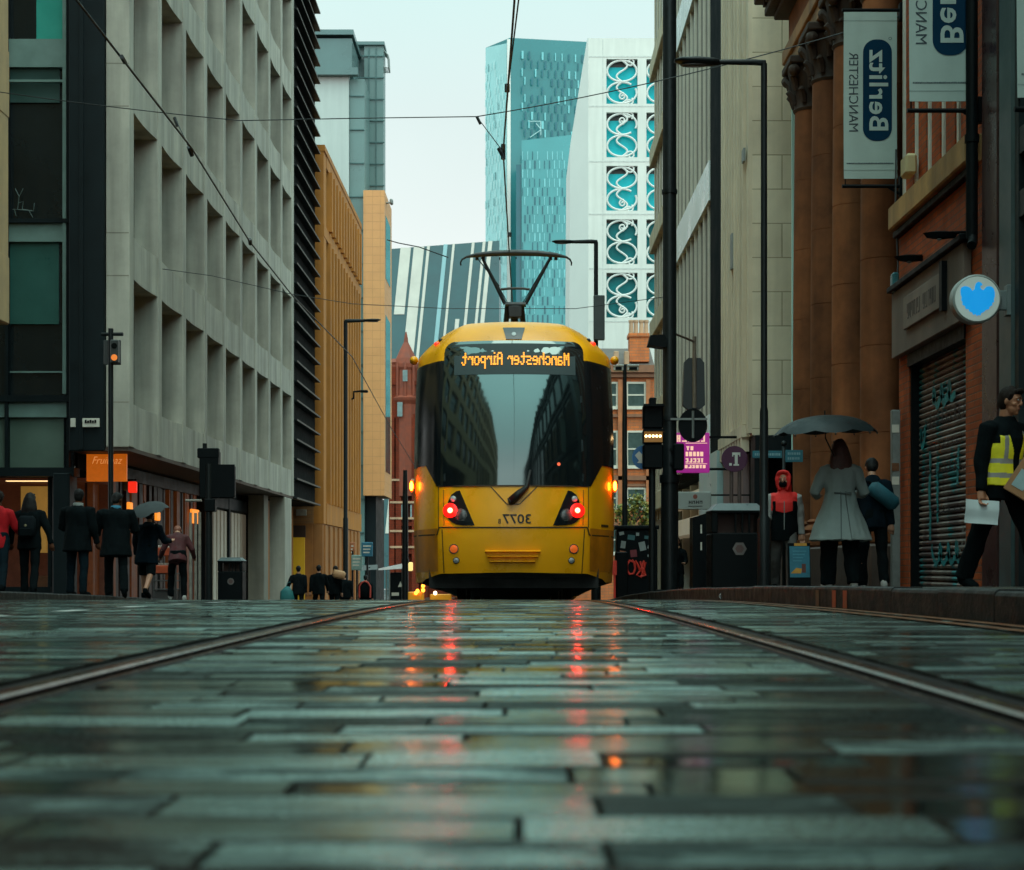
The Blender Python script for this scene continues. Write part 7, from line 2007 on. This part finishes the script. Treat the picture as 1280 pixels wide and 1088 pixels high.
for a, b, c, d in ((940,977,564,573),(981,1003,563,578)):
    mb = MB(); mb.cbox(PX(a,Y), PX(b,Y), Y-.05, Y-.03, PZ(d,Y), PZ(c,Y), .004); bo = mb.build('board', M('finger_blue', (.02,.15,.20), .5, .12, 5, .02), t)
    mb = MB(); r = random.Random(a); xx = a+3
    rows_ = ((c+3,c+6),) if b-a > 30 else ((c+3,c+6),(c+9,c+12))
    for (q0, q1) in rows_:
        xx = a+3
        while xx < b-4: 
            w = r.uniform(1.2,2.6); mb.box(PX(xx,Y), PX(xx+w,Y), Y-.054, Y-.051, PZ(q1,Y), PZ(q0,Y)); xx += w+.8
    mb.build('lettering', M('finger_text', (.20,.36,.40), .6), bo)
Y = 23.6
t = thing('advert_board', 'blue and yellow pavement advert board behind the man in the red hood', 'advert board', (PX(1000,Y), Y, g(Y)+KH))
mb = MB(); mb.prism([(0,0),(.05,0),(.14,PZ(679,Y)-g(Y)-KH),(.10,PZ(679,Y)-g(Y)-KH)], lambda a,b,d: (d, Y+a, g(Y)+KH+b), PX(986,Y), PX(1014,Y)); fr_ = mb.build('frame', black_paint, t)
mb = MB(); h0 = PZ(727,Y)-g(Y)-KH; h1 = PZ(684,Y)-g(Y)-KH; sl = .10/(PZ(679,Y)-g(Y)-KH)
def ab(px, py, o=.004): zq = PZ(py,Y)-g(Y)-KH; return (PX(px,Y), Y+zq*sl-o, g(Y)+KH+zq)
mb.add([ab(988,722),ab(1013,722),ab(1013,683),ab(988,683)],[(0,1,2,3)],0); mb.add([ab(988,731),ab(1013,731),ab(1013,723),ab(988,723)],[(0,1,2,3)],1); mb.add([ab(994,682.5),ab(1010,682.5),ab(1010,679),ab(994,679)],[(0,1,2,3)],2)
mb.add([ab(989,717,.006),ab(1002,717,.006),ab(1003,711,.006),ab(996,710,.006)],[(0,1,2,3)],2); mb.add([ab(1003,716,.006),ab(1008,716,.006),ab(1008,705,.006),ab(1003,705,.006)],[(0,1,2,3)],3)
for k in range(4): mb.add([ab(992,690+4*k,.006),ab(1009-k*2,690+4*k,.006),ab(1009-k*2,688.4+4*k,.006),ab(992,688.4+4*k,.006)],[(0,1,2,3)],4)
mb.build('poster', [M('poster_blue', (.03,.17,.24), .4), black_paint, M('poster_yellow', (.55,.25,.03), .5), M('poster_brown', (.12,.03,.02), .5), M('poster_pale', (.06,.24,.32), .5)], fr_, fix=False)
# drinks can in the gutter and a pale drain lug
Y = 14.0
t = thing('drinks_can', 'crushed shiny drinks can lying in the gutter by the right kerb', 'can', (PX(903,Y)-.02, Y, g(Y)+.03))
mb = MB(); c = (PX(902,Y), Y, g(Y)+.036); mb.tube([(c[0]-.0,c[1]-.055,c[2]),(c[0],c[1]-.048,c[2]),(c[0]+.01,c[1],c[2]-.004),(c[0]+.012,c[1]+.05,c[2]),(c[0]+.012,c[1]+.055,c[2])], [.026,.033,.029,.033,.027], 16); mb.build('can', M('can_aluminium', (.45,.48,.48), .22, .2, 30, .1, metal=.9), t, smooth=True, auto=40)
mb = MB(); mb.tube([(c[0],c[1]-.057,c[2]),(c[0],c[1]-.055,c[2])], .02, 14); mb.build('lid', M('can_lid', (.1,.1,.1), .3, metal=.8), t)

# ------------------------------------------------------------------ left side furniture
Y = 30.0; x = PX(138.5,Y)
t = thing('signal_pole', 'slim black signal pole with a small amber lit head on the left', 'signal', (x, Y, g(Y)+KH))
mb = MB(); mb.tube([(x,Y,g(Y)+KH),(x,Y,PZ(411,Y))], .05, 12); mb.tube([(PX(127,Y),Y,PZ(418,Y)),(PX(154,Y),Y,PZ(418,Y))], .035, 8); mb.build('pole', pole_black, t, smooth=True, auto=40)
mb = MB(); mb.cbox(PX(129,Y), PX(150.5,Y), Y+.02, Y+.06, PZ(456,Y), PZ(425,Y), .01); mb.cbox(PX(140,Y), PX(150,Y), Y-.16, Y+.02, PZ(455,Y), PZ(426,Y), .02); hd = mb.build('signal_head', M('signal_dark_grey', (.03,.034,.034), .5), t)
mb = MB(); mb.disc((PX(145.5,Y),Y-.165,PZ(448.5,Y)), .058, .012, 20); mb.build('amber_light', glow('dim_amber', (1,.26,.04), .65), hd)
mb = MB(); mb.disc((PX(145.5,Y),Y-.165,PZ(434,Y)), .055, .012, 20); mb.build('dark_light', black_deep, hd)
Y = 36.0; x = PX(261,Y)
t = thing('traffic_signal', 'black double traffic signal seen from behind in front of the white slatted shop', 'signal', (x, Y, g(Y)+KH))
mb = MB(); mb.tube([(x,Y,g(Y)+KH),(x,Y,PZ(580,Y))], .085, 12); mb.tube([(PX(256,Y),Y,PZ(562,Y)),(PX(256,Y),Y,PZ(554.5,Y))], .05, 8); mb.build('pole', pole_black, t, smooth=True, auto=40)
mb = MB(); mb.cbox(PX(249.5,Y), PX(273.5,Y), Y-.05, Y+.25, PZ(623,Y), PZ(564,Y), .02); mb.cbox(PX(247,Y), PX(274,Y), Y-.06, Y+.1, PZ(573,Y), PZ(560.5,Y), .02); mb.cbox(PX(273.6,Y), PX(292.5,Y), Y-.05, Y+.25, PZ(623,Y), PZ(582,Y), .02); mb.cbox(PX(270,Y), PX(294,Y), Y-.06, Y-.052, PZ(622,Y), PZ(581,Y), .002); mb.build('signal_head', black_paint, t)
mb = MB(); mb.cbox(PX(256,Y), PX(270,Y), Y-.12, Y+.12, PZ(640,Y), PZ(624,Y), .02); mb.build('control_box', black_paint, t)
Y = 37.5
t = thing('guard_rail', 'pale posts and rail beside the black double signal', 'railing', (PX(245,Y), Y, g(Y)+KH))
mb = MB()
for px in (238,244.5,249.5): mb.tube([(PX(px,Y),Y,g(Y)+KH),(PX(px,Y),Y,PZ(640+((px*7)%9),Y))], .035, 8)
mb.tube([(PX(232,Y),Y,PZ(626,Y)),(PX(252,Y),Y,PZ(626,Y))], .03, 8)
mb.build('posts', M('pale_post', (.30,.28,.24), .5, .3, 8), t, smooth=True, auto=40)
Y = 33.5; zb = g(Y)+KH
t = thing('display_stand', 'tiered street display stand with black shelves beside the red jacketed person', 'stand', (PX(205,Y), Y, zb))
mb = MB()
for px in (192,219): mb.cbox(PX(px,Y)-.025, PX(px,Y)+.025, Y, Y+.05, zb, PZ(672,Y), .008); mb.cbox(PX(px,Y)-.025, PX(px,Y)+.025, Y+.45, Y+.5, zb, PZ(672,Y), .008)
for py in (738,727,718): mb.cbox(PX(192,Y), PX(219,Y), Y-.01, Y+.5, PZ(py,Y), PZ(py-1.6,Y), .006)
mb.box(PX(193,Y), PX(218,Y), Y+.02, Y+.46, zb+.02, PZ(738,Y)-.01)
mb.build('frame', M('stand_frame', (.05,.045,.045), .5), t)
for k, (py, m_) in enumerate(((706,M('crate_orange', (.42,.06,.015), .6, .3, 6)),(684,M('crate_orange2', (.36,.05,.012), .6, .3, 6)))):
    c = thing('crate', 'orange crate on the lower tier of the display stand' if k == 0 else 'orange crate on the top tier of the display stand', 'crate', (PX(203,Y), Y, PZ(py+10,Y)), 'crates on the display stand')
    mb = MB(); mb.cbox(PX(194,Y), PX(217,Y), Y-.03, Y+.42, PZ(py+11,Y), PZ(py+1,Y), .012); mb.build('tray', m_, c)
    mb = MB()
    for i in range(5): mb.ell((PX(197+4.2*i,Y), Y+.1, PZ(py,Y)), (.045,.045,.04), 8, 6)
    mb.build('contents', M('produce_pale', (.35,.28,.24), .6, .4, 12), c, smooth=True)
# beyond the crest: stall canopy, barrier, boards, post
Y = 55.0
t = thing('market_stall', 'dark stall with a bright white sloping canopy on thin posts', 'stall', (PX(492,Y), Y, g(Y)))
mb = MB(); mb.add([(PX(473,Y),Y,PZ(713,Y)),(PX(504,Y),Y,PZ(711,Y)),(PX(504,Y),Y,PZ(704.5,Y)),(PX(473,Y),Y,PZ(711,Y)),(PX(473,Y),Y+1.6,PZ(712,Y)),(PX(504,Y),Y+1.6,PZ(710,Y)),(PX(504,Y),Y+1.6,PZ(703.5,Y)),(PX(473,Y),Y+1.6,PZ(710,Y))],[(0,1,2,3),(4,7,6,5),(0,4,5,1),(1,5,6,2),(2,6,7,3),(3,7,4,0)]); mb.build('canopy', M('canopy_white', (.8,.84,.82), .4, .05, 3, .02, emit=(.9,1,.97), es=.10), t)
mb = MB()
for px in (483,486.5,503): mb.tube([(PX(px,Y),Y+.05,g(Y)),(PX(px,Y),Y+.05,PZ(712,Y))], .03, 6)
mb.build('posts', pole_grey, t)
mb = MB(); mb.cbox(PX(487,Y), PX(503,Y), Y+.2, Y+1.4, g(Y), PZ(716,Y), .03); mb.build('body', black_paint, t)
mb = MB(); mb.box(PX(489,Y), PX(498,Y), Y+.18, Y+.2, PZ(745,Y), PZ(741,Y)); mb.prism([(PX(497,Y),PZ(734,Y)),(PX(503,Y),PZ(734,Y)),(PX(500,Y),PZ(727,Y))], lambda a,b,d: (a,d,b), Y+.18, Y+.199); mb.build('label', white_trim, t)
mb = MB(); mb.cbox(PX(510,Y), PX(516,Y), Y-.05, Y+.1, PZ(714,Y), PZ(703,Y), .03); mb.build('lantern', glow('lantern_yellow', (1,.75,.25), 1.0), t)
Y = 40.0
t = thing('road_barrier', 'yellow road works barrier with small amber lamps low beside the tram', 'barrier', (PX(537,Y), Y, g(Y)))
yb_ = M('barrier_yellow', (.75,.34,.012), .45, .15, 5, .05, emit=(1,.40,.01), es=.12)
mb = MB(); mb.cbox(PX(510,Y), PX(530,Y), Y, Y+.12, g(Y)+.05, PZ(740,Y), .02); mb.cbox(PX(537,Y), PX(564,Y), Y+.1, Y+.22, g(Y)+.05, PZ(743,Y), .02); mb.cbox(PX(526,Y), PX(530,Y), Y-.02, Y+.14, g(Y), PZ(733,Y), .02); mb.build('panel', yb_, t)
mb = MB(); mb.cbox(PX(508,Y), PX(532,Y), Y-.15, Y+.3, g(Y)-.02, g(Y)+.06, .02); mb.cbox(PX(536,Y), PX(566,Y), Y-.05, Y+.4, g(Y)-.02, g(Y)+.06, .02); mb.build('foot', black_paint, t)
am = glow('barrier_lamp', (1,.26,.02), 7)
for px, py in ((529,732.5),(529,738),(522,739),(520,741.5),(544,741.5)):
    mb = MB(); mb.ell((PX(px,Y),Y-.02,PZ(py,Y)), (.045,.045,.05), 10, 7); mb.build('lamp', am if px < 540 else glow('barrier_lamp_pale', (1,.85,.5), 5), t, smooth=True)
Y = 47.0
s = MB(); x = PX(506.5,Y); s.tube([(x,Y,g(Y)),(x,Y,PZ(640,Y)),(x,Y,PZ(588,Y))], [.10,.085,.06], 10); s.tube([(x,Y,PZ(704,Y)),(x,Y,PZ(699,Y))], .11, 10)
tag(s.build('signal_post', pole_black, smooth=True, origin=(x,Y,g(Y)), auto=40), 'plain black post standing close to the left side of the tram', 'post')
Y = 62.0
for label, a, b, c, d, m_ in (('blue board on the far left pavement beside the lamp post', 452, 466, 678, 696, M('board_blue', (.02,.14,.22), .5)),('pale green and white notice board below the blue board', 439, 453, 694, 713, M('board_pale_green', (.24,.36,.32), .5)),('small orange and white notice above the pale green board', 437, 444, 678, 689, M('board_orange', (.45,.15,.06), .5))):
    s = thing('notice_board', label, 'sign', (PX((a+b)/2,Y), Y, PZ(d,Y)))
    mb = MB(); mb.cbox(PX(a,Y), PX(b,Y), Y-.04, Y+.04, PZ(d,Y), PZ(c,Y), .02); mb.build('panel', m_, s)
    mb = MB(); mb.tube([(PX((a+b)/2,Y),Y+.06,g(Y)+KH),(PX((a+b)/2,Y),Y+.06,PZ(c+3,Y))], .04, 8); mb.build('post', pole_black, s)
    mb = MB()
    for k in range(3): mb.box(PX(a+2,Y), PX(b-2-k,Y), Y-.046, Y-.041, PZ(c+5+k*4,Y)-.02, PZ(c+4+k*4,Y))
    mb.build('lettering', white_trim, s)
    Y += .4
s = thing('parasol', 'grey slanting awning behind the red edged backpack', 'awning', (PX(460,64), 64, g(64)+KH))
mb = MB(); Y = 64; mb.add([(PX(445,Y),Y,PZ(714,Y)),(PX(472,Y),Y,PZ(712,Y)),(PX(468,Y),Y+1.4,PZ(706,Y)),(PX(449,Y),Y+1.4,PZ(707,Y))],[(0,1,2,3)]); mb.build('canopy', M('awning_grey', (.10,.12,.125), .6), s, fix=False)
mb = MB(); mb.tube([(PX(460,Y),Y+.6,g(Y)+KH),(PX(460,Y),Y+.6,PZ(709,Y))], .03, 6); mb.build('pole', pole_black, s)

# yellowing shrub in front of the brick building
Y = 100.0
t = thing('tree', 'small yellow green street tree in front of the orange brick building', 'tree', (PX(793,Y), Y, g(Y)))
mb = MB(); x = PX(793,Y); mb.tube([(x,Y,g(Y)),(x+.05,Y,g(Y)+2),(x-.05,Y,PZ(640,Y))], [.12,.09,.05], 8)
for a in range(5): mb.tube([(x,Y,PZ(655,Y)),(x+.9*cos(a*1.3),Y+.4*sin(a*1.3),PZ(632,Y))], [.05,.02], 5)
mb.build('trunk', M('bark', (.04,.03,.02), .8, .3, 12, .3), t)
mb = MB(); r = random.Random(4)
for k in range(1500):
    c = r.choice([(0,636,1.0),(-.9,640,.8),(.8,639,.85),(.2,626,.7),(-.5,652,.8),(.7,652,.7)])
    a = r.uniform(0,2*pi); b = r.gauss(0,.5)
    p = Vector((x+c[0]+c[2]*b*cos(a), Y+c[2]*.7*r.gauss(0,.5), PZ(c[1],Y)+c[2]*.55*r.gauss(0,.55)))
    u = Vector((r.uniform(-1,1),r.uniform(-1,1),r.uniform(-1,1))).normalized()*.11; v = u.cross(Vector((r.uniform(-1,1),r.uniform(-1,1),r.uniform(-1,1)))).normalized()*.07
    mb.add([p-u,p-v,p+u,p+v],[(0,1,2,3)], 0 if r.random() < .55 else 1)
mb.build('crown', [M('leaf_yellow', (.20,.16,.015), .6, .3, 5), M('leaf_green', (.05,.08,.015), .6, .3, 5)], t, fix=False)

# ------------------------------------------------------------------ overhead line
def wire(label, pts, r=.009, extras=None, name='overhead_wire'):
    t = thing(name, label, 'cable', tuple(pts[0]), 'overhead line wires')
    mb = MB(); mb.tube(pts, r, 6); mb.build('wire', wire_m, t, smooth=True)
    if extras:
        mb = MB()
        for p, q, rr in extras: mb.tube([p, q], rr, 6)
        mb.build('insulator', wire_m, t)
    return t
def sagline(a, b, sag, n=14):
    a, b = Vector(a), Vector(b); return [a.lerp(b, k/n) - Vector((0,0,sag*4*(k/n)*(1-k/n))) for k in range(n+1)]
zc = 5.28
# contact wire staggered from mast to mast above the track
A = (-.05, -12, zc+.25); B = (PX(643,15), 15.0, PZ(2,15)); Cw = (PX(629,21), 21.0, PZ(190,21)); Dp = (PX(636.5,27.2), 27.2, PZ(316,27.2)); E_ = (.2, 75, g(75)+6.1)
for k in range(1):
    wire('contact wire above the right track running down to the tram pantograph', [A, B, Cw, Dp, (Dp[0]+.05,32,Dp[2]-.35), (.1,48,g(48)+5.95), E_], .011,
        [((Cw[0],Cw[1],Cw[2]-.1),(Cw[0],Cw[1],Cw[2]+.10),.03),((PX(634,18.5),18.5,PZ(112,18.5)-.03),(PX(634,18.5),18.5,PZ(112,18.5)+.06),.03),((PX(637,24),24,PZ(296,24)),(PX(637,24),24,PZ(296,24)+.06),.03)])
    wire('messenger wire just above the contact wire of the right track', [(A[0]+.02,A[1],A[2]+.3), (B[0]+.045,B[1],B[2]+.06), (PX(634,18.5)+.012,18.5,PZ(112,18.5)+.05), (Cw[0]+.004,Cw[1],Cw[2]+.03)], .008)
sp = P(596,146,21.5)
wire('cross span wire from the left facade to the pull off above the tram', sagline((-9.0, 24.0, PZ(100,24)), (PX(300,22.5),22.5,PZ(151,22.5)), .04, 8)[0:8]+[(PX(300,22.5),22.5,PZ(151,22.5)), (PX(450,22),22,PZ(148,22)), sp], .007)
wire('cross span wire rising from the pull off to the sandstone building', [sp] + sagline(sp, (4.72, 20.2, PZ(22,20.2)), .10, 12)[1:], .007, [((PX(1092,20.2),20.3,PZ(27,20.2)),(PX(1124,20.2),20.2,PZ(21,20.2)),.013),((PX(1124,20.2),20.2,PZ(14,20.2)),(PX(1136,20.2),20.2,PZ(12,20.2)),.045)])
wire('pull off wire slanting down from the span to the contact wire', [sp, Cw], .006, [(sp, (sp[0]+.05,sp[1],sp[2]-.10), .022),((Cw[0]-.06,Cw[1],Cw[2]+.05),(Cw[0]+.01,Cw[1],Cw[2]-.08),.03)])
wire('second cross span wire behind the tram pantograph', [(PX(178,37),37,PZ(333,37)),(PX(265,38),38,PZ(345,38)),(PX(365,39),39,PZ(368,39)),(PX(440,40),40,PZ(380,40)),(PX(560,40),40,PZ(386,40)),(PX(720,40),40,PZ(386,40)),(PX(842,40),40,PZ(370,40))], .009)
zl_ = 5.3
LX = -4.15
pts = [(LX,2,zl_+.1),(LX,12,zl_),(PX(240,20),20,PZ(186,20)),(PX(312,25),25,PZ(302,25)),(PX(365,30),30,PZ(369,30)),(PX(440,42),42,PZ(446,42)),(PX(487,55),55,PZ(532,55)),(-4.0,80,g(80)+5.6)]
wire('contact wire above the left track sloping across the concrete facade', pts, .013, [((PX(152,16.4),16.4,PZ(71,16.4)),(PX(156,16.6),16.6,PZ(78,16.6)),.025),((PX(236,20),20,PZ(184,20)),(PX(240,20.1),20.1,PZ(192,20)),.03),((PX(312,25),25,PZ(299,25)),(PX(313,25.1),25.1,PZ(304,25)),.03)])
wire('pull off wire on the left contact wire', [(PX(219,20.5),20.5,PZ(148,20.5)),(PX(238,20.1),20.1,PZ(188,20.1))], .007, [((PX(218,20.5),20.5,PZ(147,20.5)),(PX(222,20.5),20.5,PZ(158,20.5)),.022)])
wire('short loose wire end over the striped building', [(PX(484,60),60,PZ(300,60)),(PX(498,58),58,PZ(304,58)),(PX(524,56),56,PZ(309,56)),(PX(560,54),54,PZ(322,54))], .02)

# ================================================================== LIGHT, SKY, CAMERA
w = bpy.data.worlds.new('World'); sc.world = w; w.use_nodes = True
nt = w.node_tree; N = nt.nodes; Lk = nt.links
bg = N['Background']
SUN_EL, SUN_AZ = 66.0, 168.0
sky = N.new('ShaderNodeTexSky'); sky.sky_type = 'NISHITA'; sky.sun_disc = False; sky.sun_elevation = R(SUN_EL); sky.sun_rotation = R(SUN_AZ); sky.dust_density = 3; sky.altitude = 50
bg.inputs['Strength'].default_value = .10
# overcast: cloud layer over the clear sky, brighter overhead, near white at the horizon
tc = N.new('ShaderNodeTexCoord'); sx = N.new('ShaderNodeSeparateXYZ'); Lk.new(tc.outputs['Generated'], sx.inputs[0])
ramp = N.new('ShaderNodeValToRGB'); cr = ramp.color_ramp
cr.elements[0].position = 0.0; cr.elements[0].color = (10.2,10.5,10.2,1)
cr.elements[1].position = 1.0; cr.elements[1].color = (9.5,15.5,14.8,1)
for pos, c in ((.14,(9.9,10.4,10.1,1)),(.27,(7.9,9.3,9.1,1)),(.36,(6.9,9.6,9.3,1)),(.6,(7.9,12.6,12.1,1))):
    e = cr.elements.new(pos); e.color = c
Lk.new(sx.outputs[2], ramp.inputs[0])
nz = N.new('ShaderNodeTexNoise'); nz.inputs['Scale'].default_value = 2.2; nz.inputs['Detail'].default_value = 5; Lk.new(tc.outputs['Generated'], nz.inputs['Vector'])
mr_ = N.new('ShaderNodeMapRange'); mr_.inputs[1].default_value = .3; mr_.inputs[2].default_value = .7; mr_.inputs[3].default_value = .96; mr_.inputs[4].default_value = 1.05; Lk.new(nz.outputs['Fac'], mr_.inputs[0])
mu = N.new('ShaderNodeMix'); mu.data_type = 'RGBA'; mu.blend_type = 'MULTIPLY'; mu.inputs['Factor'].default_value = 1
Lk.new(ramp.outputs[0], mu.inputs['A'])
cbn = N.new('ShaderNodeCombineColor'); 
for k in range(3): Lk.new(mr_.outputs[0], cbn.inputs[k])
Lk.new(cbn.outputs[0], mu.inputs['B'])
# the cloud is thinner and brighter on the sun's side, behind the camera
dp_ = N.new('ShaderNodeVectorMath'); dp_.operation = 'DOT_PRODUCT'; Lk.new(tc.outputs['Generated'], dp_.inputs[0]); dp_.inputs[1].default_value = (.10,-.80,.59)
mb_ = N.new('ShaderNodeMapRange'); mb_.interpolation_type = 'SMOOTHSTEP'; mb_.inputs[1].default_value = -.1; mb_.inputs[2].default_value = 1; mb_.inputs[3].default_value = 1; mb_.inputs[4].default_value = 2.1; Lk.new(dp_.outputs['Value'], mb_.inputs[0])
m2_ = N.new('ShaderNodeMath'); m2_.operation = 'MULTIPLY'; Lk.new(mb_.outputs[0], m2_.inputs[0]); Lk.new(mr_.outputs[0], m2_.inputs[1])
for k in range(3): Lk.new(m2_.outputs[0], cbn.inputs[k])
mx = N.new('ShaderNodeMix'); mx.data_type = 'RGBA'; mx.inputs['Factor'].default_value = .97
Lk.new(sky.outputs[0], mx.inputs['A']); Lk.new(mu.outputs['Result'], mx.inputs['B']); Lk.new(mx.outputs['Result'], bg.inputs['Color'])
sl_ = bpy.data.lights.new('sun', 'SUN'); sl_.energy = .8; sl_.angle = R(30); sl_.color = (1.0,.90,.76)
so = bpy.data.objects.new('sun', sl_); COL.objects.link(so)
d = Vector((sin(R(SUN_AZ))*cos(R(SUN_EL)), cos(R(SUN_AZ))*cos(R(SUN_EL)), sin(R(SUN_EL))))
so.rotation_euler = d.to_track_quat('Z','Y').to_euler()
cam = bpy.data.cameras.new('camera'); co = bpy.data.objects.new('camera', cam); COL.objects.link(co)
co.location = (0,0,0); co.rotation_euler = (R(90),0,0)
cam.sensor_fit = 'HORIZONTAL'; cam.sensor_width = 36; cam.lens = 36*2000/1280
cam.shift_x = -10/1280; cam.shift_y = 163/1280
cam.clip_start = .05; cam.clip_end = 4000
cam.dof.use_dof = True; cam.dof.focus_distance = 21.3; cam.dof.aperture_fstop = 6.0; cam.dof.aperture_blades = 7
sc.camera = co
sc.render.engine = 'CYCLES'
cy = sc.cycles; cy.use_denoising = True; cy.max_bounces = 6; cy.diffuse_bounces = 3; cy.glossy_bounces = 4; cy.transmission_bounces = 2
cy.sample_clamp_indirect = 25; cy.sample_clamp_direct = 0; cy.caustics_reflective = False; cy.caustics_refractive = False
sc.view_settings.view_transform = 'Standard'; sc.view_settings.look = 'None'; sc.view_settings.exposure = 0; sc.view_settings.gamma = 1
